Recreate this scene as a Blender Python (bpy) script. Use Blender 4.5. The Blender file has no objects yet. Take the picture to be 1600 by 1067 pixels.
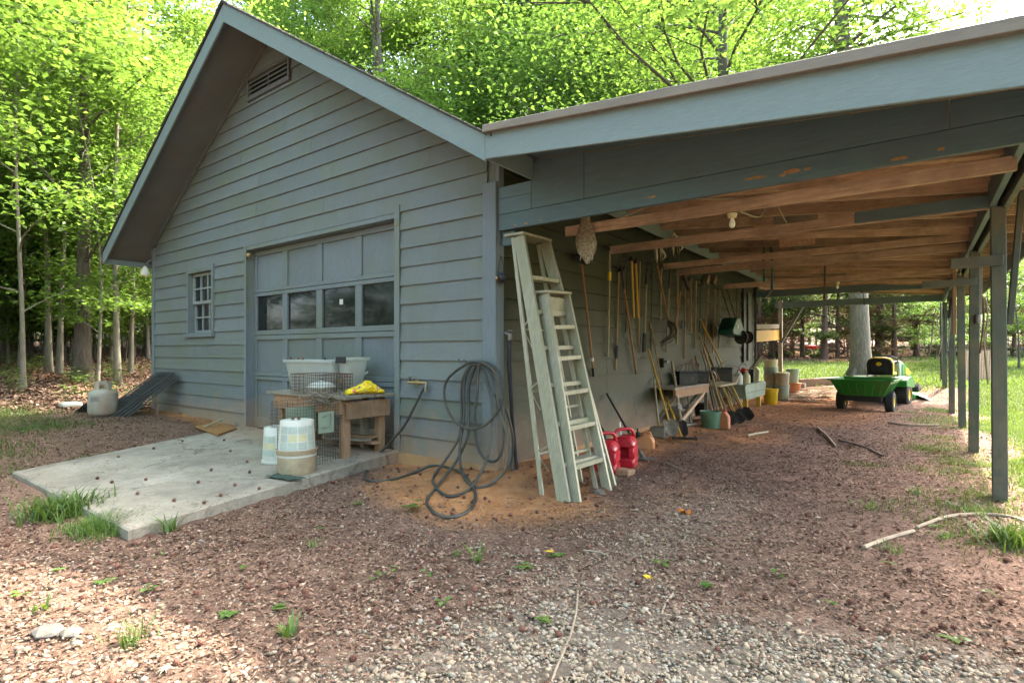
import bpy, math, random
import numpy as np
from mathutils import Vector, Matrix
rad = math.radians
random.seed(11); rng = np.random.default_rng(11)
S = bpy.context.scene
COL = S.collection

# ------------------------------------------------------------------ camera, sky, sun, exposure
CAM = (2.9881, -3.7595, 1.1142)
HEAD = math.atan(635/853.)                      # heading west of the +Y axis
cd = bpy.data.cameras.new('camera'); co = bpy.data.objects.new('camera', cd); COL.objects.link(co)
co.location = CAM; co.rotation_euler = (rad(90), 0, HEAD)
cd.sensor_width = 36; cd.lens = 36*853/1600.; cd.shift_y = 16.5/1600.; cd.clip_start = .05; cd.clip_end = 600
S.camera = co
SUN_AZ = (0.30, 1.0)                            # horizontal direction towards the sun (x, y)
SUN_EL = 51
W = bpy.data.worlds.new('World'); S.world = W; W.use_nodes = True
wn = W.node_tree.nodes; wn.clear()
sky = wn.new('ShaderNodeTexSky'); sky.sky_type = 'NISHITA'; sky.sun_disc = False
sky.sun_elevation = rad(SUN_EL); sky.sun_rotation = math.atan2(SUN_AZ[0], SUN_AZ[1])
sky.dust_density = 5.5; sky.air_density = 1.0; sky.ozone_density = 1.0
bg = wn.new('ShaderNodeBackground'); bg.inputs[1].default_value = .15
wo = wn.new('ShaderNodeOutputWorld')
W.node_tree.links.new(sky.outputs[0], bg.inputs[0]); W.node_tree.links.new(bg.outputs[0], wo.inputs[0])
sl = bpy.data.lights.new('sun', 'SUN'); sl.energy = 2.0; sl.angle = rad(.6); sl.color = (1, .94, .82)
so = bpy.data.objects.new('sun', sl); COL.objects.link(so)
n = math.hypot(*SUN_AZ)
sdir = Vector((SUN_AZ[0]/n*math.cos(rad(SUN_EL)), SUN_AZ[1]/n*math.cos(rad(SUN_EL)), math.sin(rad(SUN_EL))))
so.rotation_euler = sdir.to_track_quat('Z', 'Y').to_euler()
S.view_settings.view_transform = 'Standard'; S.view_settings.look = 'None'
S.view_settings.exposure = 3.85; S.view_settings.gamma = 1.0
S.render.engine = 'CYCLES'
try:
    S.cycles.max_bounces = 7; S.cycles.diffuse_bounces = 4; S.cycles.transmission_bounces = 5; S.cycles.transparent_max_bounces = 6
except Exception: pass

# ------------------------------------------------------------------ surveying helpers: sight lines met with real planes
_F = (-math.sin(HEAD), math.cos(HEAD)); _R = (math.cos(HEAD), math.sin(HEAD))
def _ray(x, y):
    u = (x-800)/853.; return (_F[0]+u*_R[0], _F[1]+u*_R[1], (550-y)/853.)
def onZ(x, y, z=0.):
    r = _ray(x, y); t = (z-CAM[2])/r[2]; return Vector((CAM[0]+t*r[0], CAM[1]+t*r[1], z))
def onY(x, y, Y=0.):
    r = _ray(x, y); t = (Y-CAM[1])/r[1]; return Vector((CAM[0]+t*r[0], Y, CAM[2]+t*r[2]))
def onX(x, y, X=0.):
    r = _ray(x, y); t = (X-CAM[0])/r[0]; return Vector((X, CAM[1]+t*r[1], CAM[2]+t*r[2]))
def at(x, d, z=None):
    r = _ray(x, 550); px, py = CAM[0]+d*r[0], CAM[1]+d*r[1]
    return Vector((px, py, height(px, py) if z is None else z))

# ------------------------------------------------------------------ materials
def nt(name):
    m = bpy.data.materials.new(name); m.use_nodes = True; t = m.node_tree; t.nodes.clear()
    o = t.nodes.new('ShaderNodeOutputMaterial'); b = t.nodes.new('ShaderNodeBsdfPrincipled')
    t.links.new(b.outputs[0], o.inputs[0]); return m, t, b, o
def N(t, kind, **kw):
    x = t.nodes.new(kind)
    for k, v in kw.items():
        if k.startswith('i_'):
            x.inputs[int(k[2:])].default_value = v
        else: setattr(x, k, v)
    return x
def noise(t, vec, scale, detail=4, rough=.6, dist=0):
    x = t.nodes.new('ShaderNodeTexNoise'); x.inputs['Scale'].default_value = scale; x.inputs['Detail'].default_value = detail
    x.inputs['Roughness'].default_value = rough; x.inputs['Distortion'].default_value = dist
    if vec is not None: t.links.new(vec, x.inputs['Vector'])
    return x.outputs['Fac']
def ramp(t, fac, stops):
    x = t.nodes.new('ShaderNodeValToRGB'); e = x.color_ramp.elements
    e[0].position, e[0].color = stops[0][0], (*stops[0][1], 1)
    e[1].position, e[1].color = stops[-1][0], (*stops[-1][1], 1)
    for p, c in stops[1:-1]:
        q = e.new(p); q.color = (*c, 1)
    t.links.new(fac, x.inputs[0]); return x.outputs[0]
def mix(t, fac, a, b, mode='MIX'):
    x = t.nodes.new('ShaderNodeMix'); x.data_type = 'RGBA'; x.blend_type = mode
    for s, v in ((0, fac), (6, a), (7, b)):
        if hasattr(v, 'links'): t.links.new(v, x.inputs[s])
        elif isinstance(v, (int, float)): x.inputs[s].default_value = v
        else: x.inputs[s].default_value = (*v, 1)
    return x.outputs[2]
def math_(t, op, a, b=None, clamp=False):
    x = t.nodes.new('ShaderNodeMath'); x.operation = op; x.use_clamp = clamp
    for s, v in ((0, a), (1, b)):
        if v is None: continue
        if hasattr(v, 'links'): t.links.new(v, x.inputs[s])
        else: x.inputs[s].default_value = v
    return x.outputs[0]
def coord(t, scale=(1, 1, 1), rnd=True, world=False):
    if world:
        g = t.nodes.new('ShaderNodeNewGeometry'); v = g.outputs['Position']
    else:
        c = t.nodes.new('ShaderNodeTexCoord'); v = c.outputs['Object']
    if rnd:
        oi = t.nodes.new('ShaderNodeObjectInfo'); a = t.nodes.new('ShaderNodeVectorMath'); a.operation = 'ADD'
        m_ = t.nodes.new('ShaderNodeMath'); m_.operation = 'MULTIPLY'; m_.inputs[1].default_value = 37.
        t.links.new(oi.outputs['Random'], m_.inputs[0]); t.links.new(v, a.inputs[0]); t.links.new(m_.outputs[0], a.inputs[1]); v = a.outputs[0]
    mp = t.nodes.new('ShaderNodeMapping'); mp.inputs['Scale'].default_value = scale; t.links.new(v, mp.inputs['Vector'])
    return mp.outputs[0]
def bump(t, b, h, strength=.4, dist=.01):
    x = t.nodes.new('ShaderNodeBump'); x.inputs['Strength'].default_value = strength; x.inputs['Distance'].default_value = dist
    t.links.new(h, x.inputs['Height']); t.links.new(x.outputs[0], b.inputs['Normal'])
def surf(name, c1, c2=None, scale=8, rough=.6, grain=(1, 1, 1), bmp=.3, bdist=.004, dirt=None, dirt_amt=.45, metal=0, spec=.3, vary=.12, rust=None):
    """general weathered surface: two tone mottling, directional grain, dirt patches, per-object tone"""
    m, t, b, o = nt(name)
    c2 = c2 or tuple(x*.72 for x in c1)
    v = coord(t, grain); f = noise(t, v, scale, 6, .65, .3)
    col = ramp(t, f, [(.3, c2), (.7, c1)])
    if dirt:
        f2 = noise(t, coord(t), 2.2, 5, .7)
        col = mix(t, ramp(t, f2, [(1-dirt_amt-.12, (0, 0, 0)), (1-dirt_amt+.2, (1, 1, 1))]), col, dirt)
    if rust:
        f3 = noise(t, coord(t), 14, 4, .7)
        col = mix(t, ramp(t, f3, [(.6, (0, 0, 0)), (.68, (1, 1, 1))]), col, rust)
    if vary:
        oi = t.nodes.new('ShaderNodeObjectInfo')
        k = math_(t, 'ADD', math_(t, 'MULTIPLY', oi.outputs['Random'], vary*2), 1-vary)
        x = t.nodes.new('ShaderNodeVectorMath'); x.operation = 'SCALE'; t.links.new(col, x.inputs[0]); t.links.new(k, x.inputs['Scale']); col = x.outputs[0]
    t.links.new(col, b.inputs['Base Color'])
    b.inputs['Roughness'].default_value = rough; b.inputs['Metallic'].default_value = metal
    b.inputs['Specular IOR Level'].default_value = spec
    if bmp: bump(t, b, f, bmp, bdist)
    return m
def painted_siding(name, grain, c=(.165, .178, .165), mud=True, algae=True, k_=1.):
    m, t, b, o = nt(name)
    v = coord(t, grain); f = noise(t, v, 9, 7, .7, 1.2); w = noise(t, coord(t), 1.1, 4, .6)
    col = ramp(t, f, [(.25, tuple(x*.88 for x in c)), (.75, tuple(x*1.12 for x in c))])
    if algae: col = mix(t, ramp(t, w, [(.42, (0, 0, 0)), (.68, (.8, .8, .8))]), col, tuple(q*k_ for q in (.135, .15, .105)))
    if algae:
        st = noise(t, coord(t, (2.2, 2.2, .5), rnd=False, world=True), 2.5, 6, .75, .5); col = mix(t, ramp(t, st, [(.50, (0, 0, 0)), (.74, (.35, .35, .35))]), col, tuple(q*k_ for q in (.105, .105, .085)))
    # pale scuffs along the grain
    s = noise(t, v, 22, 3, .8, .5)
    col = mix(t, ramp(t, s, [(.62, (0, 0, 0)), (.75, (.5, .5, .5))]), col, tuple(q*k_ for q in (.30, .33, .31)))
    if mud:    # rain-splashed red clay near the ground
        g = t.nodes.new('ShaderNodeNewGeometry'); sp = t.nodes.new('ShaderNodeSeparateXYZ'); t.links.new(g.outputs['Position'], sp.inputs[0])
        hz = math_(t, 'ADD', sp.outputs[2], math_(t, 'MULTIPLY', noise(t, coord(t, rnd=False, world=True), 3, 5, .7), .9))
        k = ramp(t, hz, [(.52, (.8, .8, .8)), (.76, (.38, .38, .38)), (1.05, (0, 0, 0))])
        col = mix(t, k, col, tuple(q*(k_+1)/2 for q in (.29, .185, .11)))
    sp2 = noise(t, coord(t), 60, 2, .5)
    col = mix(t, ramp(t, sp2, [(.72, (0, 0, 0)), (.78, (.5, .5, .5))]), col, (.07, .065, .05))
    oi = t.nodes.new('ShaderNodeObjectInfo')
    k = math_(t, 'ADD', math_(t, 'MULTIPLY', oi.outputs['Random'], .14), .93)
    x = t.nodes.new('ShaderNodeVectorMath'); x.operation = 'SCALE'; t.links.new(col, x.inputs[0]); t.links.new(k, x.inputs['Scale'])
    t.links.new(x.outputs[0], b.inputs['Base Color']); b.inputs['Roughness'].default_value = .62; b.inputs['Specular IOR Level'].default_value = .25
    bump(t, b, f, .35, .006)
    return m
MT = {}
MT['siding'] = painted_siding('painted siding', (.9, .9, 9), c=(.146, .162, .160))
MT['siding_side'] = painted_siding('shade toned side siding', (.9, .9, 9), c=(.052, .053, .029), k_=.34)  # same paint as the front; carport shade and olive bounce put into the colour
MT['trim'] = painted_siding('painted trim', (5, 5, .8), c=(.148, .172, .182))
MT['fascia'] = painted_siding('painted fascia', (1.0, 1, 9), c=(.165, .205, .20), mud=False, algae=False)
MT['door'] = painted_siding('painted door', (3, 3, 1.5), c=(.145, .165, .172))
MT['soffit'] = surf('soffit paint', (.125, .13, .125), (.095, .1, .095), 2, .7, dirt=(.13, .105, .09), dirt_amt=.4, bmp=.1)
MT['header'] = surf('header paint', (.095, .14, .145), (.07, .105, .11), 6, .55, grain=(.8, 1, 8), bmp=.2, dirt=(.085, .105, .115), dirt_amt=.4)
MT['post'] = surf('painted post', (.10, .115, .095), (.07, .082, .068), 7, .65, grain=(8, 8, .8), dirt=(.19, .15, .10), dirt_amt=.40)
MT['lumber'] = surf('bare lumber', (.46, .325, .215), (.27, .175, .115), 7, .8, grain=(.7, 8, 8), dirt=(.15, .10, .065), dirt_amt=.44, vary=.34)
MT['osb'] = surf('roof sheathing', (.54, .36, .22), (.30, .19, .115), 30, .8, grain=(1, 1, 1), vary=.12, bmp=.3)
MT['oldwood'] = surf('grey old wood', (.30, .26, .20), (.17, .14, .10), 8, .85, grain=(1, 8, 8), dirt=(.12, .10, .07), dirt_amt=.4)
MT['tanwood'] = surf('tan table wood', (.36, .215, .12), (.22, .125, .07), 8, .8, grain=(8, 8, 1), dirt=(.16, .12, .08), dirt_amt=.35)
MT['handle'] = surf('ash handle', (.36, .24, .10), (.24, .15, .065), 9, .6, grain=(6, 6, 1))
MT['handle_pale'] = surf('pale worn handle', (.33, .28, .17), (.22, .18, .11), 9, .7, grain=(6, 6, 1))
MT['handle_orange'] = surf('orange brown handle', (.33, .17, .06), (.22, .10, .035), 9, .6, grain=(6, 6, 1))
MT['handle_yellow'] = surf('yellow handle', (.55, .33, .04), (.40, .22, .03), 9, .5, grain=(6, 6, 1))
MT['steel_dark'] = surf('dark tool steel', (.07, .06, .05), (.03, .028, .025), 14, .6, metal=.5, rust=(.14, .06, .025))
MT['steel'] = surf('worn steel', (.28, .27, .25), (.16, .15, .13), 14, .45, metal=.6, rust=(.16, .08, .04))
MT['rusty'] = surf('rusty wire', (.16, .085, .05), (.08, .045, .03), 20, .8, metal=.3)
MT['wire'] = surf('dull cage wire', (.10, .085, .065), (.05, .04, .035), 20, .7, metal=.5)
MT['ladder'] = surf('weathered ladder aluminium', (.38, .35, .255), (.26, .235, .165), 10, .5, grain=(5, 5, .7), metal=.15, dirt=(.24, .24, .14), dirt_amt=.45, vary=.06)
MT['black'] = surf('black plastic', (.025, .025, .027), (.015, .015, .016), 10, .5)
MT['rubber'] = surf('tyre rubber', (.035, .034, .03), (.022, .021, .019), 12, .85, dirt=(.12, .09, .055), dirt_amt=.35)
MT['hose'] = surf('black garden hose', (.055, .055, .048), (.035, .034, .03), 15, .5, dirt=(.13, .11, .075), dirt_amt=.45)
MT['white'] = surf('dirty white plastic', (.58, .57, .50), (.46, .45, .38), 6, .5, dirt=(.45, .40, .28), dirt_amt=.3)
MT['white_label'] = surf('printed green label', (.44, .48, .41), (.34, .39, .33), 60, .6, vary=.05)
MT['label_yellow'] = surf('faded yellow label', (.58, .53, .30), (.5, .46, .26), 10, .6, vary=.05)
MT['beige'] = surf('grimy beige bucket', (.46, .38, .25), (.30, .23, .14), 7, .6, dirt=(.20, .13, .08), dirt_amt=.45)
MT['clear'] = None
MT['sash'] = surf('weathered sash paint', (.26, .28, .27), (.20, .21, .20), 8, .6)
MT['red'] = surf('red fuel can', (.46, .012, .025), (.34, .01, .02), 5, .35, spec=.5, dirt=(.30, .05, .04), dirt_amt=.3)
MT['orange_can'] = surf('faded orange can', (.62, .27, .11), (.46, .19, .08), 5, .5, dirt=(.4, .26, .14), dirt_amt=.35)
MT['yellow'] = surf('yellow plastic', (.72, .45, .02), (.60, .36, .015), 5, .45, dirt=(.42, .28, .05), dirt_amt=.3)
MT['greenpail'] = surf('faded green pail', (.12, .21, .13), (.09, .16, .10), 5, .5, dirt=(.14, .18, .11), dirt_amt=.3)
MT['greengrey'] = surf('grey green pail', (.30, .36, .26), (.2, .25, .17), 5, .6, dirt=(.2, .19, .12), dirt_amt=.4)
MT['terracotta'] = surf('terracotta', (.48, .19, .085), (.36, .14, .065), 6, .8)
MT['jd_green'] = surf('mower green', (.012, .19, .02), (.009, .14, .015), 3, .35, spec=.5, dirt=(.07, .13, .04), dirt_amt=.42, vary=0)
MT['jd_yellow'] = surf('mower yellow', (.75, .52, .01), (.65, .44, .01), 3, .4, vary=0)
MT['darkgreen'] = surf('dark green hopper', (.01, .075, .05), (.008, .05, .035), 4, .45)
MT['concrete'] = None
MT['found'] = surf('clay stained footing', (.40, .22, .11), (.27, .15, .08), 5, .9, dirt=(.42, .25, .11), dirt_amt=.5, bmp=.5, bdist=.01)
MT['shingle'] = surf('asphalt shingles', (.13, .115, .10), (.07, .06, .055), 40, .9, bmp=.6, vary=.25)
MT['tanmetal'] = surf('tan drip edge', (.22, .18, .14), (.16, .13, .10), 5, .55, grain=(.5, 3, 3))
MT['bark'] = surf('grey brown bark', (.13, .105, .08), (.06, .048, .036), 6, .95, grain=(3, 3, .6), bmp=1, bdist=.03, dirt=(.13, .15, .08), dirt_amt=.35)
MT['bark_pale'] = surf('pale bark', (.21, .185, .145), (.12, .10, .075), 6, .95, grain=(3, 3, .8), bmp=.8, bdist=.02, dirt=(.13, .145, .09), dirt_amt=.4)
MT['bark_big'] = surf('grey oak bark', (.17, .145, .10), (.06, .05, .036), 9, .95, grain=(4, 4, .5), bmp=1, bdist=.03, dirt=(.095, .10, .07), dirt_amt=.4)
MT['bark_red'] = surf('reddish bark', (.15, .09, .065), (.075, .046, .035), 6, .95, grain=(3, 3, .6), bmp=1, bdist=.02)
MT['stone'] = surf('grey stone', (.17, .15, .125), (.11, .095, .08), 9, .9, bmp=.6, bdist=.01)
MT['stick'] = surf('bare stick', (.36, .29, .20), (.22, .17, .12), 12, .9)
MT['deadleaf'] = surf('curled dry leaf', (.55, .17, .03), (.40, .12, .02), 10, .8)
MT['tank'] = surf('propane tank enamel', (.40, .375, .31), (.29, .27, .21), 4, .5, dirt=(.30, .17, .10), dirt_amt=.48)
MT['mesh_grey'] = surf('grey mesh panels', (.105, .105, .098), (.055, .055, .05), 18, .6, metal=.3)
MT['bulb'] = surf('frosted bulb', (.75, .72, .60), (.7, .66, .55), 3, .25, bmp=0, vary=0)
MT['brass'] = surf('brass', (.42, .28, .12), (.30, .2, .08), 8, .4, metal=.7)
MT['flicker'] = surf('mottled pelt', (.34, .27, .17), (.07, .055, .04), 42, .9, grain=(1, 1, 2), bmp=.6)
MT['antler'] = surf('bleached antler', (.48, .42, .30), (.32, .26, .18), 9, .7)
MT['battery'] = surf('black battery case', (.02, .022, .024), (.012, .012, .014), 6, .4)
MT['red_far'] = surf('red paint', (.60, .03, .03), (.5, .02, .02), 3, .4)
MT['clothgreen'] = surf('dark green cloth', (.05, .075, .055), (.03, .045, .035), 20, .95)
MT['weedstem'] = surf('weed green', (.07, .17, .03), (.05, .12, .02), 6, .7)
def translucent_tub():
    m, t, b, o = nt('milky storage tub')
    f = noise(t, coord(t), 5, 5, .7)
    col = ramp(t, f, [(.35, (.50, .53, .50)), (.7, (.66, .66, .58))]); t.links.new(col, b.inputs['Base Color'])
    b.inputs['Roughness'].default_value = .35; b.inputs['Transmission Weight'].default_value = .0
    tr = t.nodes.new('ShaderNodeBsdfTranslucent'); tr.inputs[0].default_value = (.7, .7, .64, 1)
    tp = t.nodes.new('ShaderNodeBsdfTransparent'); tp.inputs[0].default_value = (.9, .92, .9, 1)
    m1 = t.nodes.new('ShaderNodeMixShader'); m1.inputs[0].default_value = .35; t.links.new(b.outputs[0], m1.inputs[1]); t.links.new(tr.outputs[0], m1.inputs[2])
    m2 = t.nodes.new('ShaderNodeMixShader'); m2.inputs[0].default_value = .22; t.links.new(m1.outputs[0], m2.inputs[1]); t.links.new(tp.outputs[0], m2.inputs[2])
    t.links.new(m2.outputs[0], o.inputs[0]); return m
MT['clear'] = translucent_tub()
def window_glass():
    m, t, b, o = nt('window glass')
    f = noise(t, coord(t), 3, 5, .7)
    t.links.new(ramp(t, f, [(.4, (.012, .014, .013)), (.75, (.04, .045, .04))]), b.inputs['Base Color'])
    b.inputs['Roughness'].default_value = .05; b.inputs['Specular IOR Level'].default_value = .5; b.inputs['IOR'].default_value = 1.32
    return m
MT['glass'] = window_glass()
def concrete():
    m, t, b, o = nt('old concrete')
    v = coord(t, rnd=False, world=True)
    a = noise(t, v, 1.3, 6, .7); c = noise(t, v, 45, 5, .8); d = noise(t, v, 4.5, 5, .7, 1)
    col = ramp(t, a, [(.32, (.15, .125, .09)), (.5, (.29, .25, .185)), (.68, (.40, .35, .27))])
    col = mix(t, ramp(t, d, [(.5, (0, 0, 0)), (.72, (.65, .65, .65))]), col, (.14, .13, .10))
    col = mix(t, ramp(t, c, [(.35, (.5, .5, .5)), (.6, (0, 0, 0))]), col, (.16, .15, .13))
    g = t.nodes.new('ShaderNodeNewGeometry'); sp = t.nodes.new('ShaderNodeSeparateXYZ'); t.links.new(g.outputs['Position'], sp.inputs[0])
    k = math_(t, 'ADD', sp.outputs[1], math_(t, 'MULTIPLY', a, 1.2))
    col = mix(t, ramp(t, math_(t, 'ADD', k, .2), [(.1, (0, 0, 0)), (.9, (.8, .8, .8))]), col, (.38, .21, .11))
    vc = t.nodes.new('ShaderNodeTexVoronoi'); vc.feature = 'DISTANCE_TO_EDGE'; vc.inputs['Scale'].default_value = .62
    vd = t.nodes.new('ShaderNodeVectorMath'); vd.operation = 'ADD'; nz_ = t.nodes.new('ShaderNodeTexNoise'); nz_.inputs['Scale'].default_value = 3.5; nz_.inputs['Detail'].default_value = 6
    t.links.new(v, nz_.inputs['Vector']); sc_ = t.nodes.new('ShaderNodeVectorMath'); sc_.operation = 'SCALE'; sc_.inputs['Scale'].default_value = .45; t.links.new(nz_.outputs['Color'], sc_.inputs[0])
    t.links.new(v, vd.inputs[0]); t.links.new(sc_.outputs[0], vd.inputs[1]); t.links.new(vd.outputs[0], vc.inputs['Vector'])
    col = mix(t, ramp(t, vc.outputs['Distance'], [(.0, (.8, .8, .8)), (.006, (0, 0, 0))]), col, (.05, .04, .03))
    st = noise(t, v, 2.6, 7, .8, 1.5); col = mix(t, ramp(t, st, [(.54, (0, 0, 0)), (.66, (.7, .7, .7))]), col, (.11, .09, .06))
    t.links.new(col, b.inputs['Base Color']); b.inputs['Roughness'].default_value = .88
    bump(t, b, c, .5, .006); return m
MT['concrete'] = concrete()
def leafmat(name, c_a, c_b, trans, tw=.45, rough=.5):
    m, t, b, o = nt(name)
    at_ = t.nodes.new('ShaderNodeAttribute'); at_.attribute_name = 'var'
    col = ramp(t, at_.outputs['Fac'], [(0, c_a), (1, c_b)])
    oi = t.nodes.new('ShaderNodeObjectInfo'); k = math_(t, 'ADD', math_(t, 'MULTIPLY', oi.outputs['Random'], .3), .85)
    x = t.nodes.new('ShaderNodeVectorMath'); x.operation = 'SCALE'; t.links.new(col, x.inputs[0]); t.links.new(k, x.inputs['Scale']); col = x.outputs[0]
    t.links.new(col, b.inputs['Base Color']); b.inputs['Roughness'].default_value = rough; b.inputs['Specular IOR Level'].default_value = .35
    tr = t.nodes.new('ShaderNodeBsdfTranslucent')
    t.links.new(mix(t, .55, col, trans), tr.inputs[0])
    ms = t.nodes.new('ShaderNodeMixShader'); ms.inputs[0].default_value = tw
    t.links.new(b.outputs[0], ms.inputs[1]); t.links.new(tr.outputs[0], ms.inputs[2]); t.links.new(ms.outputs[0], o.inputs[0]); return m
MT['leaf'] = leafmat('broad leaves', (.04, .095, .018), (.13, .21, .035), (.28, .46, .06), .5)
MT['leaf_far'] = leafmat('distant leaves', (.05, .11, .025), (.14, .22, .05), (.32, .49, .09), .5)
MT['leaf_pine'] = leafmat('pine foliage', (.05, .085, .03), (.13, .15, .05), (.25, .32, .06), .4)
MT['leaf_dry'] = leafmat('dry brown foliage', (.16, .075, .04), (.26, .14, .07), (.3, .15, .06), .25)
MT['grass'] = leafmat('grass blades', (.025, .065, .012), (.11, .145, .022), (.18, .27, .03), .38)
MT['weed'] = leafmat('weed leaves', (.05, .11, .02), (.13, .20, .04), (.24, .36, .05), .3)
def attrmat(name, stops, rough=.9, spec=.2, bscale=0):
    m, t, b, o = nt(name)
    a = t.nodes.new('ShaderNodeAttribute'); a.attribute_name = 'var'
    t.links.new(ramp(t, a.outputs['Fac'], stops), b.inputs['Base Color']); b.inputs['Roughness'].default_value = rough
    b.inputs['Specular IOR Level'].default_value = spec
    return m
MT['chips'] = attrmat('bark mulch chips', [(0, (.065, .036, .024)), (.35, (.16, .095, .064)), (.7, (.28, .175, .122)), (.9, (.38, .265, .19)), (1, (.50, .39, .29))])
MT['litter'] = attrmat('fallen leaves', [(0, (.07, .04, .028)), (.5, (.17, .10, .07)), (1, (.32, .22, .16))])
MT['gravel'] = attrmat('gravel stones', [(0, (.14, .105, .072)), (.3, (.25, .19, .13)), (.6, (.36, .27, .18)), (.88, (.25, .225, .18)), (1, (.38, .31, .235))], .8)
MT['ball'] = attrmat('sweetgum seed balls', [(0, (.10, .042, .030)), (1, (.24, .115, .08))])
def groundmat():
    m, t, b, o = nt('ground')
    v = coord(t, rnd=False, world=True)
    z = t.nodes.new('ShaderNodeAttribute'); z.attribute_name = 'zone'; sp = t.nodes.new('ShaderNodeSeparateColor'); t.links.new(z.outputs['Color'], sp.inputs[0])
    a = noise(t, v, 2.2, 6, .75); f = noise(t, v, 42, 6, .75, .6); g = noise(t, v, 130, 4, .7)
    mulch = ramp(t, f, [(.28, (.08, .046, .032)), (.45, (.17, .10, .068)), (.6, (.25, .155, .11)), (.75, (.35, .24, .175))])
    clay = ramp(t, noise(t, v, 7, 7, .75), [(.3, (.32, .13, .05)), (.55, (.47, .215, .09)), (.75, (.52, .29, .15))])
    vo = t.nodes.new('ShaderNodeTexVoronoi'); vo.inputs['Scale'].default_value = 48; t.links.new(v, vo.inputs['Vector'])
    gv = mix(t, .75, ramp(t, vo.outputs['Distance'], [(.2, (.24, .20, .15)), (.6, (.07, .05, .038))]), ramp(t, f, [(.3, (.11, .08, .06)), (.7, (.27, .22, .165))]))
    grass = ramp(t, g, [(.3, (.03, .045, .016)), (.6, (.07, .085, .028)), (.8, (.15, .12, .06))])
    def wgt(ch, lo=.35, hi=.65):
        return ramp(t, math_(t, 'ADD', sp.outputs[ch], math_(t, 'MULTIPLY', math_(t, 'SUBTRACT', math_(t, 'ADD', math_(t, 'MULTIPLY', a, .6), math_(t, 'MULTIPLY', f, .4)), .5), .9)), [(lo, (0, 0, 0)), (hi, (1, 1, 1))])
    col = mix(t, wgt(1), mulch, clay); col = mix(t, wgt(2), col, gv); col = mix(t, wgt(0), col, grass)
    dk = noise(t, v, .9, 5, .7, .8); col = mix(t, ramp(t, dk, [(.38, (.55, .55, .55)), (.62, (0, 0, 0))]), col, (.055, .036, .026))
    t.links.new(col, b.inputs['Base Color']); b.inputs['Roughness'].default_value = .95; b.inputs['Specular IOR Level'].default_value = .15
    bump(t, b, math_(t, 'ADD', f, math_(t, 'MULTIPLY', vo.outputs['Distance'], .3)), .7, .02); return m
MT['ground'] = groundmat()

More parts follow.
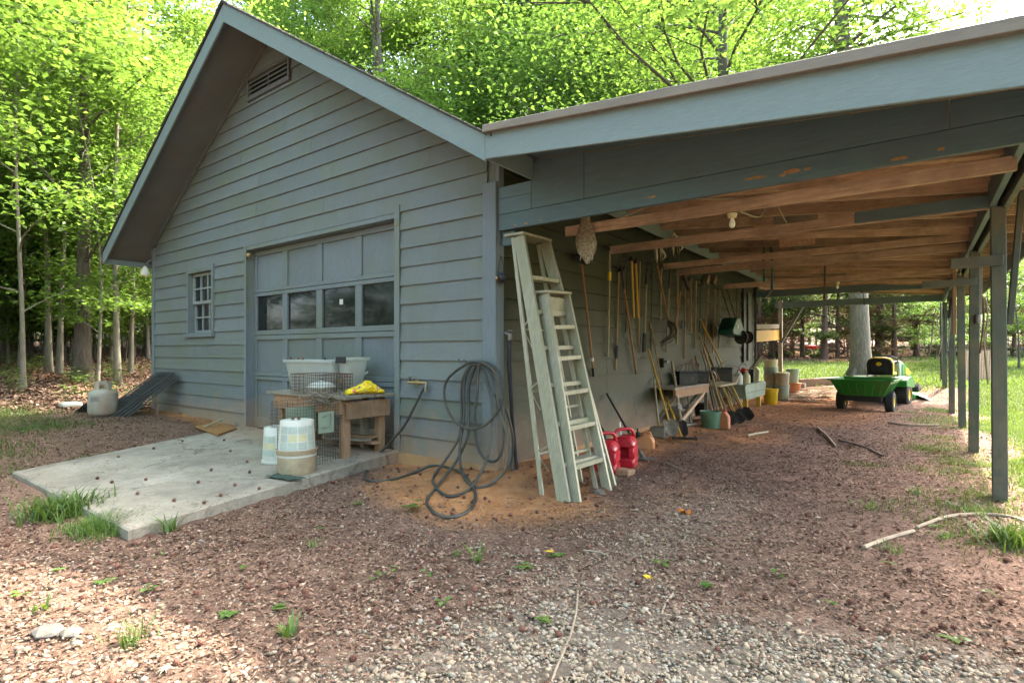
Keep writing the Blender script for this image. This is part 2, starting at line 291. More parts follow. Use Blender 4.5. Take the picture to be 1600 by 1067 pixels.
# ------------------------------------------------------------------ mesh builder
class M:
    def __init__(s): s.v = []; s.f = []
    def add(s, vs, fs):
        k = len(s.v); s.v += [tuple(p) for p in vs]; s.f += [tuple(i+k for i in f) for f in fs]; return s
    def box(s, x0, x1, y0, y1, z0, z1):
        return s.add([(x0, y0, z0), (x1, y0, z0), (x1, y1, z0), (x0, y1, z0), (x0, y0, z1), (x1, y0, z1), (x1, y1, z1), (x0, y1, z1)],
                     [(0, 3, 2, 1), (4, 5, 6, 7), (0, 1, 5, 4), (1, 2, 6, 5), (2, 3, 7, 6), (3, 0, 4, 7)])
    def bar(s, p, q, w, h, up=(0, 0, 1), taper=1.):
        p, q, up = Vector(p), Vector(q), Vector(up); d = (q-p).normalized()
        a = d.cross(up)
        if a.length < 1e-4: a = d.cross(Vector((1, 0, 0)))
        a.normalize(); b = a.cross(d).normalized()
        vs = []
        for c, k in ((p, 1.), (q, taper)):
            for i, j in ((-1, -1), (1, -1), (1, 1), (-1, 1)): vs.append(c+a*(w/2*i*k)+b*(h/2*j*k))
        return s.add(vs, [(0, 1, 2, 3), (7, 6, 5, 4), (0, 4, 5, 1), (1, 5, 6, 2), (2, 6, 7, 3), (3, 7, 4, 0)])
    def tube(s, pts, r, n=8, closed=False, caps=True):
        pts = [Vector(p) for p in pts]; m = len(pts); rs = r if isinstance(r, (list, tuple)) else [r]*m
        up = None; rings = []
        for i, p in enumerate(pts):
            if closed: d = pts[(i+1) % m]-pts[i-1]
            else: d = pts[min(i+1, m-1)]-pts[max(i-1, 0)]
            if d.length < 1e-9: d = Vector((0, 0, 1))
            d.normalize()
            if up is None: up = Vector((0, 0, 1)) if abs(d.z) < .9 else Vector((1, 0, 0))
            a = d.cross(up)
            if a.length < 1e-5: a = d.cross(Vector((0, 1, 0)))
            a.normalize(); b = a.cross(d).normalized(); up = b
            rings.append([p+(a*math.cos(2*math.pi*k/n)+b*math.sin(2*math.pi*k/n))*rs[i] for k in range(n)])
        vs = [x for rg in rings for x in rg]; fs = []
        for i in range(m if closed else m-1):
            j = (i+1) % m
            for k in range(n):
                l = (k+1) % n; fs.append((i*n+k, i*n+l, j*n+l, j*n+k))
        if caps and not closed: fs += [tuple(range(n))[::-1], tuple((m-1)*n+k for k in range(n))]
        return s.add(vs, fs)
    def lathe(s, prof, c=(0, 0, 0), n=20, ax='z', caps=True, wob=0):
        c = Vector(c); vs = []
        for i, (r, h) in enumerate(prof):
            for k in range(n):
                a = 2*math.pi*k/n; q = (r*math.cos(a), r*math.sin(a), h)
                if ax == 'x': q = (q[2], q[0], q[1])
                if ax == 'y': q = (q[0], q[2], q[1])
                vs.append(c+Vector(q))
        fs = []
        for i in range(len(prof)-1):
            for k in range(n):
                l = (k+1) % n; fs.append((i*n+k, i*n+l, (i+1)*n+l, (i+1)*n+k))
        if caps: fs += [tuple(range(n))[::-1], tuple((len(prof)-1)*n+k for k in range(n))]
        return s.add(vs, fs)
    def prism(s, poly, e):
        n = len(poly); e = Vector(e); vs = [Vector(p) for p in poly]+[Vector(p)+e for p in poly]
        return s.add(vs, [tuple(range(n))[::-1], tuple(range(n, 2*n))]+[(i, (i+1) % n, n+(i+1) % n, n+i) for i in range(n)])
    def xf(s, mat):
        s.v = [tuple(mat @ Vector(p)) for p in s.v]; return s
    def build(s, name, mat, parent=None, local=False, smooth=False, bev=0, kind=None, label=None):
        me = bpy.data.meshes.new(name)
        off = parent_origin(parent) if (parent is not None and not local) else Vector((0, 0, 0))
        me.from_pydata([(p[0]-off.x, p[1]-off.y, p[2]-off.z) for p in s.v], [], s.f)
        import_normals(me)
        if smooth:
            me.polygons.foreach_set('use_smooth', [True]*len(me.polygons))
            try: me.set_sharp_from_angle(angle=rad(42))
            except Exception: pass
        mm = MT[mat] if isinstance(mat, str) else mat
        me.materials.append(mm)
        o = bpy.data.objects.new(name, me); COL.objects.link(o)
        if parent is not None: o.parent = parent
        if bev:
            b = o.modifiers.new('edge', 'BEVEL'); b.width = bev; b.segments = 1; b.limit_method = 'ANGLE'
        if kind: o['kind'] = kind
        if label: o['label'] = label
        return o
def import_normals(me):
    import bmesh
    if len(me.polygons) > 20000: return
    bm = bmesh.new(); bm.from_mesh(me); bmesh.ops.recalc_face_normals(bm, faces=bm.faces); bm.to_mesh(me); bm.free()
def parent_origin(o):
    v = Vector((0, 0, 0))
    while o is not None:
        v += o.location; o = o.parent
    return v
def thing(name, label, cat, loc=(0, 0, 0), rz=0, group=None):
    o = bpy.data.objects.new(name, None); COL.objects.link(o); o.location = loc; o.rotation_euler = (0, 0, rz)
    o.empty_display_size = .2; o['label'] = label; o['category'] = cat
    if group: o['group'] = group
    return o
def tag(o, label, cat, group=None):
    o['label'] = label; o['category'] = cat
    if group: o['group'] = group
    return o
def copy_thing(r, loc, rz=None, scale=None, label=None, group=None):
    c = r.copy(); COL.objects.link(c); c.location = loc
    if rz is not None: c.rotation_euler = (0, 0, rz)
    if scale is not None: c.scale = scale if isinstance(scale, (tuple, list)) else (scale,)*3
    if label: c['label'] = label
    if group: c['group'] = group
    for ch in list(r.children):
        d = ch.copy(); COL.objects.link(d); d.parent = c
        for g in list(ch.children):
            e = g.copy(); COL.objects.link(e); e.parent = d
    return c
def solo(m, name, mat, label, cat, group=None, smooth=False, bev=0, base=None):
    """a thing that is one mesh, with its origin at its base"""
    xs = np.array(m.v); c = (xs.min(0)+xs.max(0))/2; loc = Vector((c[0], c[1], xs[:, 2].min())) if base is None else Vector(base)
    m.v = [tuple(Vector(p)-loc) for p in m.v]
    o = m.build(name, mat, smooth=smooth, bev=bev); o.location = loc
    return tag(o, label, cat, group)
def smooth_path(pts, k=6, closed=False):
    pts = [Vector(p) for p in pts]; n = len(pts); out = []
    rngi = range(n) if closed else range(n-1)
    for i in rngi:
        p0 = pts[i-1] if (closed or i > 0) else pts[0]*2-pts[1]; p1 = pts[i]; p2 = pts[(i+1) % n]
        p3 = pts[(i+2) % n] if (closed or i+2 < n) else pts[-1]*2-pts[-2]
        for j in range(k):
            t = j/k
            out.append(.5*((2*p1)+(-p0+p2)*t+(2*p0-5*p1+4*p2-p3)*t*t+(-p0+3*p1-3*p2+p3)*t**3))
    if not closed: out.append(pts[-1])
    return out
def np_mesh(name, V, Fc, mat, var=None, parent=None, smooth=False, local=True):
    """fast mesh from arrays; Fc is (n,k)"""
    me = bpy.data.meshes.new(name); V = np.asarray(V, dtype=np.float32); Fc = np.asarray(Fc, dtype=np.int32)
    me.vertices.add(len(V)); me.vertices.foreach_set('co', V.ravel())
    k = Fc.shape[1]; me.loops.add(Fc.size); me.loops.foreach_set('vertex_index', Fc.ravel())
    me.polygons.add(len(Fc)); me.polygons.foreach_set('loop_start', np.arange(0, Fc.size, k, dtype=np.int32))
    try: me.polygons.foreach_set('loop_total', np.full(len(Fc), k, dtype=np.int32))
    except Exception: pass
    if smooth: me.polygons.foreach_set('use_smooth', np.ones(len(Fc), dtype=bool))
    me.update(calc_edges=True)
    if var is not None:
        a = me.attributes.new('var', 'FLOAT', 'POINT'); a.data.foreach_set('value', np.asarray(var, dtype=np.float32))
    me.materials.append(MT[mat]); return me
def link(name, me, parent=None, kind=None):
    o = bpy.data.objects.new(name, me); COL.objects.link(o)
    if parent: o.parent = parent
    if kind: o['kind'] = kind
    return o

# ------------------------------------------------------------------ ground
def ss(x, a, b):
    t = np.clip((np.asarray(x, dtype=float)-a)/(b-a), 0, 1); return t*t*(3-2*t)
def height(x, y):
    x = np.asarray(x, dtype=float); y = np.asarray(y, dtype=float)
    h = .10*ss(-x, .3, 6.5)*ss(y, -2.6, -.4)+.06*ss(-x, 2.6, 7)
    t = np.maximum(0, -x-7.8); h = h+np.where(t < 8, .075*t, .6+.03*(t-8))*ss(t, 0, 2.5)
    h = h+.42*ss(y, 9.3, 12.8)+.024*np.maximum(0, y-12.5)*ss(y, 12, 15)
    # clay mounded against the corner and along the wall
    h = h+.07*np.exp(-((x+.05)**2+(y+.05)**2)/.35)
    h = h+.05*np.exp(-(np.maximum(0, x)/.5)**2)*ss(y, -.2, .6)*(x > -.5)*(y < 9.5)
    far = ss(np.hypot(x-3, y+3.7), 5, 20)
    h = h+.012*np.sin(1.9*x+.7*np.sin(1.3*y))*np.sin(2.3*y+.5)+.07*far*np.sin(.37*x+1.1)*np.sin(.31*y)
    h = h+.006*np.sin(7.3*x+2*y)*np.sin(6.1*y-x)
    return h if h.ndim else float(h)
def zone(x, y):
    w = .35*np.sin(1.7*y+.6*np.sin(3.1*y))
    grass = ss(x, 3.5+w*.5, 4.1+w*.5)*ss(y, -2.5, .5)
    grass = np.maximum(grass, .8*ss(y, 10.8, 12.6)*(1-ss(y, 21, 24)*ss(4.5-x, 0, 3)))
    grass = np.maximum(grass, .62*ss(-x, 5.4, 6.6)*(1-ss(-x, 8.8, 10.5))*ss(-y, .8, 1.5))
    grass = np.maximum(grass, .47*ss(-x, 2.6, 3.8)*ss(-y, 1.4, 2.6))
    clay = np.exp(-((x-.15)**2/1.3+(y+.35)**2/.75))*1.15
    clay = np.maximum(clay, 1.0*np.exp(-((x-.1)/.8)**2)*ss(y, -.4, .2)*(x > -.2))
    clay = np.maximum(clay, .9*np.exp(-((x-1.3)**2/2.4+(y-7.9)**2/11)))
    clay = np.maximum(clay, .7*np.exp(-((y+.1)/.35)**2)*(x < .1)*(y < .3))
    clay = np.maximum(clay, .42*np.exp(-((x-1.5)**2/.5+(y-.4)**2/2.2))); clay = np.maximum(clay, .6*np.exp(-((x-1.1)**2/.9+(y-4.0)**2/6)))
    clay = np.maximum(clay, .5*ss(y, 24.5, 27)*(1-ss(y, 45, 50))*ss(x, -14, -10))
    gr = .30*ss(-y, 2.2, 3.0)*ss(x, -1.8, -.2)+1.0*ss(-y+.35*(x-2.2), 1.0, 1.9)*ss(x, .9, 2.0)
    gr = np.maximum(gr, .46*np.exp(-((x-1.75)**2/.30))*ss(1.6-y, 0, 1.2)*ss(y, -3.0, -2.2)); gr = np.minimum(gr, 1)
    return np.stack([grass, clay, gr, np.ones_like(gr)], -1)
def axis(lo, hi, a, b, fine, grow):
    m_ = list(np.arange(a, b+1e-6, fine)); x = b; s_ = fine
    while x < hi: s_ *= grow; x += s_; m_.append(x)
    x = a; s_ = fine
    while x > lo: s_ *= grow; x -= s_; m_.insert(0, x)
    return np.array(m_)
XS = axis(-230, 230, -9, 6, .06, 1.09); YS = axis(-60, 260, -3.6, 12, .06, 1.09)
gx, gy = np.meshgrid(XS, YS); gz = height(gx, gy)
gz = gz+.006*rng.standard_normal(gz.shape)*(np.hypot(gx-3, gy+3) < 14)
V = np.stack([gx.ravel(), gy.ravel(), gz.ravel()], 1); nx_, ny_ = len(XS), len(YS)
i_ = np.arange(nx_*ny_).reshape(ny_, nx_)
Fq = np.stack([i_[:-1, :-1].ravel(), i_[:-1, 1:].ravel(), i_[1:, 1:].ravel(), i_[1:, :-1].ravel()], 1)
me = np_mesh('ground', V, Fq, 'ground', smooth=True)
za = me.color_attributes.new('zone', 'FLOAT_COLOR', 'POINT'); za.data.foreach_set('color', zone(gx.ravel(), gy.ravel()).astype(np.float32).ravel())
link('ground', me, kind='structure')

# concrete apron in front of the door
SLAB = [(-3.47, -2.52), (-.81, -2.51), (-1.2, -.03), (-4.32, -.03)]
def slab_z(y): return .052+.078*(y+2.52)/2.52
per = []
for (xa, ya), (xb, yb) in zip(SLAB, SLAB[1:]+SLAB[:1]):
    nseg = 44
    for k in range(nseg):
        j = 0 if k == 0 else 1; chip = random.random() < .10
        per.append((xa+(xb-xa)*k/nseg+j*(random.gauss(0, .003)-(.012 if chip else 0)), ya+(yb-ya)*k/nseg+j*(random.gauss(0, .003)+(.012 if chip else 0)), -.006 if chip else 0))
m = M(); n_ = len(per); cx_, cy_ = -2.3, -1.3
ins = [(x+(cx_-x)*.008, y+(cy_-y)*.010) for x, y, c in per]
vs = [(x, y, slab_z(y)-.16) for x, y, c in per]+[(x, y, slab_z(y)-.010+c) for x, y, c in per]+[(x, y, slab_z(y)) for x, y in ins]
m.add(vs, [(i, (i+1) % n_, n_+(i+1) % n_, n_+i) for i in range(n_)]+[(n_+i, n_+(i+1) % n_, 2*n_+(i+1) % n_, 2*n_+i) for i in range(n_)]+[tuple(2*n_+i for i in range(n_))])
m.build('concrete_apron', 'concrete', kind='structure')
# ------------------------------------------------------------------ garage
GL = -7.26; GD = 9.4; RX = -3.6; SLP = .625
G = thing('garage', 'blue-grey lap-sided gable garage with a panelled overhead door', 'garage', (RX, 0, 0))
def under(x): return 5.13-SLP*abs(x-RX)
DOOR = (-4.25, -1.22, 2.50); WIN = (-5.97, -5.115, 1.365, 2.35)
m = M()
m.box(GL, WIN[0]+.03, 0, .12, -.25, 2.6); m.box(WIN[0]+.03, WIN[1]-.03, 0, .12, -.25, WIN[2]+.03); m.box(WIN[0]+.03, WIN[1]-.03, 0, .12, WIN[3]-.03, 2.6)
m.box(WIN[1]-.03, DOOR[0], 0, .12, -.25, 2.6); m.box(DOOR[1], 0, 0, .12, -.25, 2.6); m.box(DOOR[0], DOOR[1], 0, .12, DOOR[2], 2.6)
m.prism([(GL, 0, 2.6), (0, 0, 2.6), (0, 0, under(0)), (RX, 0, 5.13), (GL, 0, under(GL))], (0, .12, 0))
m.box(-.12, 0, .12, GD, -.25, under(0)); m.box(GL, GL+.12, .12, GD, -.25, under(GL)); m.box(GL, 0, GD-.12, GD, -.25, 2.6)
m.prism([(GL, GD-.12, 2.6), (0, GD-.12, 2.6), (0, GD-.12, under(0)), (RX, GD-.12, 5.13), (GL, GD-.12, under(GL))], (0, .12, 0))
m.build('wall_core', 'trim', G)
m = M(); m.box(GL-.02, -.06, -.05, 0, -.3, .11); m.box(-.06, .035, -.05, GD+.02, -.3, .115); m.build('footing', 'found', G)
EXP = .186; Z0 = .104
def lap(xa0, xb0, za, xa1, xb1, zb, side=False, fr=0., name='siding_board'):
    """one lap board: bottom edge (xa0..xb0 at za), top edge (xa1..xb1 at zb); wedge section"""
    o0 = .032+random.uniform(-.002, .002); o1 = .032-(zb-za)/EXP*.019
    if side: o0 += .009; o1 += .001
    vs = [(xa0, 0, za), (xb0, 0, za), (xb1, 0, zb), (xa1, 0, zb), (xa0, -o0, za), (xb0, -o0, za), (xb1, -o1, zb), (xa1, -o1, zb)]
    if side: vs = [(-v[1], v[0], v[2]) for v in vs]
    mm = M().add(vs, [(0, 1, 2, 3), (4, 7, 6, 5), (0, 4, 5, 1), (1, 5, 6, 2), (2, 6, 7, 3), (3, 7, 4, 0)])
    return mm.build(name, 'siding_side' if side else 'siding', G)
k = 0
while True:
    za = Z0+k*EXP; zb = za+EXP
    if za > 5.0: break
    def lim(z): d = (5.13-z)/SLP; return max(GL+.06, RX-d), min(-.07, RX+d)
    a0, b0 = lim(za); a1, b1 = lim(min(zb, 5.1))
    cuts = []
    pieces = [(a0, b0, za, a1, b1, zb)]
    def cut(pieces, X0, X1, ZA, ZB):
        out = []
        for p in pieces:
            pa0, pb0, pza, pa1, pb1, pzb = p
            if ZB <= pza+.012 or ZA >= pzb-.012 or X1 <= pa0 or X0 >= pb0: out.append(p); continue
            out.append((pa0, X0, pza, pa1, X0, pzb)); out.append((X1, pb0, pza, X1, pb1, pzb))
            if ZA > pza+.012: out.append((X0, X1, pza, X0, X1, ZA))
            if ZB < pzb-.012: out.append((X0, X1, ZB, X0, X1, pzb))
        return out
    pieces = cut(pieces, DOOR[0]-.0, DOOR[1]+.0, -.5, DOOR[2]+.02); pieces = cut(pieces, WIN[0], WIN[1], WIN[2], WIN[3])
    pieces = cut(pieces, -4.17, -3.15, 4.42, 4.74)
    for p in pieces:
        if p[1]-p[0] > 3.9 and abs((p[1]-p[0])-(p[4]-p[3])) < .9:
            s_ = p[0]+(p[1]-p[0])*random.choice([.34, .45, .58, .66]); lap(p[0], s_-.0015, p[2], p[3], s_-.0015, p[5]); lap(s_+.0015, p[1], p[2], s_+.0015, p[4], p[5])
        elif p[1]-p[0] > .03: lap(*p)
    k += 1
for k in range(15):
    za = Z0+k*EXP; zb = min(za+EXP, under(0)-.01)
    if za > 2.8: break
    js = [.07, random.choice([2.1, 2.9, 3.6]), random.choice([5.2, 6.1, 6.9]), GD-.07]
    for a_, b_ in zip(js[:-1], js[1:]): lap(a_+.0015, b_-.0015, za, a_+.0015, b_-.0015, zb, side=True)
m = M(); m.box(-.105, .046, -.046, -.001, .035, 2.60); m.build('corner_board', 'trim', G, bev=.003)
m = M(); m.box(.002, .046, .0005, .075, .035, 2.86); m.build('corner_board', 'trim', G, bev=.003)
m = M(); m.box(.002, .046, GD-.07, GD+.03, .035, 2.86); m.build('corner_board', 'trim', G, bev=.003)
m = M(); m.box(GL-.03, GL+.065, -.04, -.001, .08, 2.84); m.build('corner_board', 'trim', G, bev=.003)
# left rake moulding against the wall and the soffit
m = M(); m.bar((GL, -.045, under(GL)-.02), (RX, -.045, 5.11), .03, .035); m.build('rake_moulding', 'soffit', G)
m = M(); m.bar((0.0, -.045, under(0)-.02), (RX, -.045, 5.11), .03, .035); m.build('rake_moulding', 'soffit', G)
for s_, xe in ((-1, RX-4.0), (1, RX+4.0)):
    m = M(); m.prism([(RX, -.598, 5.131), (xe, -.598, 5.131-2.5), (xe, -.598, 5.146-2.5), (RX, -.598, 5.146)], (0, .598+GD+.3, 0)); m.build('soffit', 'soffit', G)
    m = M(); m.prism([(RX, -.598, 5.148), (xe, -.598, 5.148-2.5), (xe, -.598, 5.215-2.5), (RX, -.598, 5.215)], (0, .598+GD+.3, 0)); m.build('roof_deck', 'lumber', G)
    m = M(); m.prism([(RX, -.622, 5.011), (xe, -.622, 2.533), (xe, -.622, 2.735), (RX, -.622, 5.226)], (0, .022, 0)); m.build('rake_board', 'fascia', G, bev=.003)
    m = M(); m.prism([(RX, -.636, 5.226), (xe+s_*.02, -.636, 2.722), (xe+s_*.02, -.636, 2.741), (RX, -.636, 5.245)], (0, .05, 0)); m.build('drip_edge', 'steel_dark', G)
    # eave board along the side
    x0, x1 = (xe-.0, xe+.022) if s_ > 0 else (xe-.022, xe)
    m = M(); m.box(x0, x1, -.622, GD+.3, 2.545, 2.735); m.build('eave_board', 'fascia', G, bev=.003)
    # shingle courses, ridge to eave
    nC = 32; L = 4.04
    for c in range(nC):
        d0 = L*(c)/nC; d1 = min(L*(c+1)/nC+.03, L+.03)
        xa, xb = RX+s_*d0, RX+s_*d1; za_, zb_ = 5.24-SLP*d0, 5.24-SLP*d1
        y0 = -.64-random.uniform(0, .012)
        m = M(); m.prism([(xa, y0, za_+.002), (xb, y0, zb_+.004), (xb, y0, zb_+.016), (xa, y0, za_+.006)], (0, GD+.95, 0)); m.build('shingle_course', 'shingle', G)
m = M(); m.prism([(RX-.14, -.65, 5.165), (RX, -.65, 5.252), (RX+.14, -.65, 5.165), (RX+.14, -.65, 5.180), (RX, -.65, 5.268), (RX-.14, -.65, 5.180)], (0, GD+.97, 0)); m.build('ridge_cap', 'shingle', G)

# overhead door: 4 sections of 4 bays, second from the top glazed
x0, x1, zt = DOOR
m = M(); m.box(x0, x0+.035, -.03, .14, .08, zt); m.box(x1-.035, x1, -.03, .14, .08, zt); m.box(x0, x1, -.03, .14, zt-.03, zt+.02)
m.box(x0-.002, x0+.05, -.045, -.028, .08, zt+.02); m.box(x1-.045, x1+.03, -.045, -.028, .08, zt+.09); m.build('door_jamb', 'trim', G, bev=.002)
rows = [(.245, .745), (.845, 1.275), (1.40, 1.855), (1.955, 2.40)]
bx0, bx1 = x0+.04, x1-.04; bw = (bx1-bx0)/4
m = M(); Y0, Y1 = .078, .13
edges = [.10, .795, 1.335, 1.905, 2.465]
for r in range(4):
    e0, e1 = edges[r]+.003, edges[r+1]-.003; a_, b_ = rows[r]
    m.box(bx0, bx1, Y0, Y1, e0, a_); m.box(bx0, bx1, Y0, Y1, b_, e1)
    for c in range(5):
        cx = bx0+c*bw; xa, xb = max(bx0, cx-.055), min(bx1, cx+.055); m.box(xa, xb, Y0+.001, Y1, a_, b_)
GDoor = m.build('garage_door', 'door', G, bev=.004)
for r in range(4):
    a_, b_ = rows[r]
    for c in range(4):
        xa, xb = bx0+c*bw+.055, bx0+(c+1)*bw-.055
        if c == 0: xa = bx0+.055
        mm = M()
        if r == 2: mm.box(xa, xb, .105, .112, a_, b_); mm.build('pane', 'glass', GDoor)
        else: mm.box(xa, xb, .103, .118, a_, b_); mm.build('panel', 'door', GDoor)
m = M(); m.box(-2.36, -2.30, .098, .104, 1.66, 1.72); m.build('sticker', 'white', GDoor)
m = M(); m.box(x0, x1, .14, .9, .1, 2.5); m.build('dark_interior', 'black', G)
for xx in (x0+.06, x1-.03):
    m = M(); m.lathe([(.0, 0), (.03, .01), (.035, .035), (.0, .055)], (xx, -.02, zt-.1), 10, 'x'); m.build('pulley', 'brass', G, smooth=True)

# double hung window
x0, x1, z0, z1 = WIN
m = M(); m.box(x0, x0+.06, -.05, .06, z0, z1); m.box(x1-.06, x1, -.05, .06, z0, z1+.03); m.box(x0+.06, x1-.06, -.048, .06, z1-.055, z1); m.box(x0-.03, x1+.01, -.07, .06, z0-.03, z0+.03)
WN = m.build('window', 'trim', G, bev=.002)
zc = (z0+z1)/2
for (a_, b_, yy) in ((z0+.035, zc+.01, .045), (zc-.02, z1-.06, .02)):
    m = M(); xa, xb = x0+.065, x1-.065; t_ = .04
    m.box(xa, xa+t_, yy, yy+.03, a_, b_); m.box(xb-t_, xb, yy, yy+.03, a_, b_); m.box(xa+t_, xb-t_, yy, yy+.03, a_, a_+t_); m.box(xa+t_, xb-t_, yy, yy+.03, b_-t_, b_)
    w_ = (xb-xa-2*t_)/3; h_ = (b_-a_-2*t_)/2
    for c in (1, 2): m.box(xa+t_+c*w_-.011, xa+t_+c*w_+.011, yy+.002, yy+.024, a_+t_, b_-t_)
    m.box(xa+t_, xb-t_, yy+.003, yy+.025, a_+t_+h_-.011, a_+t_+h_+.011)
    m.build('sash', 'sash', WN)
    for c in range(3):
        for r in range(2):
            mm = M(); mm.box(xa+t_+c*w_, xa+t_+(c+1)*w_, yy+.026, yy+.03, a_+t_+r*h_, a_+t_+(r+1)*h_); mm.build('pane', 'glass', WN)
m = M(); m.box(x0+.03, x1-.03, .14, .5, z0, z1); m.build('dark_interior', 'black', G)

# louvred gable vent
m = M(); vx0, vx1, vz0, vz1 = -4.16, -3.16, 4.43, 4.73
m.box(vx0, vx1, -.055, -.0, vz0, vz0+.035); m.box(vx0, vx1, -.055, 0, vz1-.03, vz1); m.box(vx0, vx0+.035, -.054, 0, vz0+.035, vz1-.03); m.box(vx1-.035, vx1, -.054, 0, vz0+.035, vz1-.03); m.box(-3.68, -3.65, -.03, 0, vz0+.035, vz1-.03)
VT = m.build('gable_vent', 'soffit', G)
m = M(); m.box(vx0+.035, vx1-.035, -.006, -.002, vz0+.035, vz1-.03); m.build('vent_screen', 'black', VT)
for c in range(4):
    z_ = vz0+.055+c*.058; m = M(); m.prism([(vx0+.035, -.05, z_), (vx0+.035, -.044, z_-.012), (vx0+.035, -.012, z_+.03), (vx0+.035, -.018, z_+.04)], (vx1-vx0-.07, 0, 0)); m.build('slat', 'soffit', VT)
# flood lamp under the left eave
p = Vector((-7.33, -.12, 2.45)); m = M(); m.lathe([(.012, .10), (.03, .07), (.055, .03), (.07, -.02), (.06, -.06), (.0, -.08)], p, 16); m.build('flood_lamp', 'bulb', G, smooth=True)
m = M(); m.tube([p+Vector((0, 0, .09)), p+Vector((.03, .03, .16)), (-7.29, -.03, 2.66)], .018, 8); m.build('lamp_bracket', 'soffit', G)

# ------------------------------------------------------------------ lean-to carport
C = thing('carport', 'open lean-to carport on painted posts with bare rafters against the garage side', 'carport', (3.47, 1.8, 0))
def cz(x): return 2.735-.092*(x-.42)       # underside of the sheathing
XO = 3.95; YE = 12.0
posts = [(3.475, 1.80, .088), (3.485, 4.10, .088), (3.48, 6.50, .088), (3.47, 8.85, .088), (3.46, 11.75, .088)]
for i, (x, y, w) in enumerate(posts):
    m = M(); h0 = height(x, y)-.15; lean = [.012, -.01, .02, .0, .0][i]
    m.prism([(x-w/2+lean, y-w/2, h0), (x+w/2+lean, y-w/2, h0), (x+w/2+lean, y+w/2, h0), (x-w/2+lean, y+w/2, h0)], (-lean, 0, 2.22-h0)); m.build('post', 'post', C, bev=.004)
m = M(); w = .09; m.box(.12-w/2, .12+w/2, 11.75-w/2, 11.75+w/2, .1, 2.45); m.build('post', 'oldwood', C, bev=.004)
m = M(); m.bar((.14, 11.74, 1.36), (.62, 11.74, 2.24), .05, .10, (0, 1, 0)); m.build('brace', 'post', C)
# outer plate
for a_, b_ in ((.03, 4.1), (4.103, 8.85), (8.853, 11.95)):
    m = M(); m.box(3.42, 3.458, a_, b_, 2.22, 2.405); m.build('plate', 'header', C, bev=.003)
    m = M(); m.box(3.50, 3.538, a_, b_, 2.20, 2.385); m.build('plate', 'post', C, bev=.003)
# rafters
yy = .33; r = 0
while yy < 11.7:
    xr = 3.9
    m = M(); x0 = .424 if yy < 9.6 else -.2
    dz = random.uniform(-.006, .006)
    m.prism([(x0, yy, cz(x0)-.105+dz), (xr, yy, cz(xr)-.105+dz), (xr, yy, cz(xr)-.002), (x0, yy, cz(x0)-.002)], (0, .038, 0)); m.build('rafter', 'lumber', C)
    if r % 3 != 1:
        m = M(); g0 = 1.7+random.uniform(-.3, .3); zc_ = cz(g0+.2)-.06; m.box(g0, g0+.42, yy-.014, yy-.001, zc_-.05, zc_+.055); m.build('gusset', 'oldwood' if r % 2 else 'osb', C)
    yy += .50+random.uniform(-.03, .03); r += 1
# sheathing panels
for (xa, xb) in ((.424, 1.66), (1.664, 2.88), (2.884, XO)):
    y = .0
    while y < YE-.1:
        y2 = min(y+1.22, YE); x00 = xa if not (xa < .5 and y > 9.7) else -.25
        m = M(); m.prism([(x00, y+.002, cz(x00)), (xb, y+.002, cz(xb)), (xb, y+.002, cz(xb)+.012), (x00, y+.002, cz(x00)+.012)], (0, y2-y-.004, 0)); m.build('sheathing_panel', 'osb', C); y = y2
m = M(); m.prism([(.42, -.60, cz(.42)+.014), (XO, -.60, cz(XO)+.014), (XO, -.60, cz(XO)+.03), (.42, -.60, cz(.42)+.03)], (0, YE+.62, 0)); m.build('roof_cover', 'shingle', C)
m = M(); m.prism([(.41, -.665, cz(.42)+.032), (XO, -.665, cz(XO)+.032), (XO, -.665, cz(XO)+.052), (.41, -.665, cz(.42)+.052)], (0, .12, 0))
m.prism([(.41, -.668, cz(.42)-.004), (XO, -.668, cz(XO)-.012), (XO, -.668, cz(XO)+.034), (.41, -.668, cz(.42)+.034)], (0, .040, 0)); m.build('drip_edge', 'tanmetal', C, bev=.003)
m = M(); m.prism([(.412, -.626, 2.548), (XO, -.626, 2.17), (XO, -.626, cz(XO)+.028), (.412, -.626, cz(.412)+.028)], (0, .024, 0)); m.build('fascia_board', 'fascia', C, bev=.003)
m = M(); m.prism([(.424, -.60, cz(.42)-.02), (XO, -.60, cz(XO)-.02), (XO, -.60, cz(XO)-.006), (.424, -.60, cz(.42)-.006)], (0, .575, 0)); m.build('soffit', 'header', C)
m = M(); m.box(XO-.0, XO+.022, -.62, YE, 2.20, cz(XO)+.02); m.build('side_fascia', 'fascia', C)
# header across the front, two boards high with butt joints
def hb(xa, xb, za, zb, mat='header', y0=-.02, y1=.018):
    m = M()
    if zb is None: m.prism([(xa, y0, za), (xb, y0, za), (xb, y0, cz(xb)-.022), (xa, y0, cz(xa)-.022)], (0, y1-y0, 0))
    else: m.box(xa, xb, y0, y1, za, zb)
    return m.build('header_board', mat, C, bev=.002)
hb(.055, 3.9, 2.168, 2.303); hb(.055, .40, 2.307, 2.44); hb(.404, .90, 2.307, None); hb(.903, 3.12, 2.307, None); hb(3.123, 3.9, 2.307, None)
m = M(); m.box(.055, .40, -.018, .016, 2.443, 2.54); m.build('header_board', 'header', C)
m = M(); m.box(.07, .20, .02, .055, 2.04, 2.16); m.build('end_block', 'header', C)
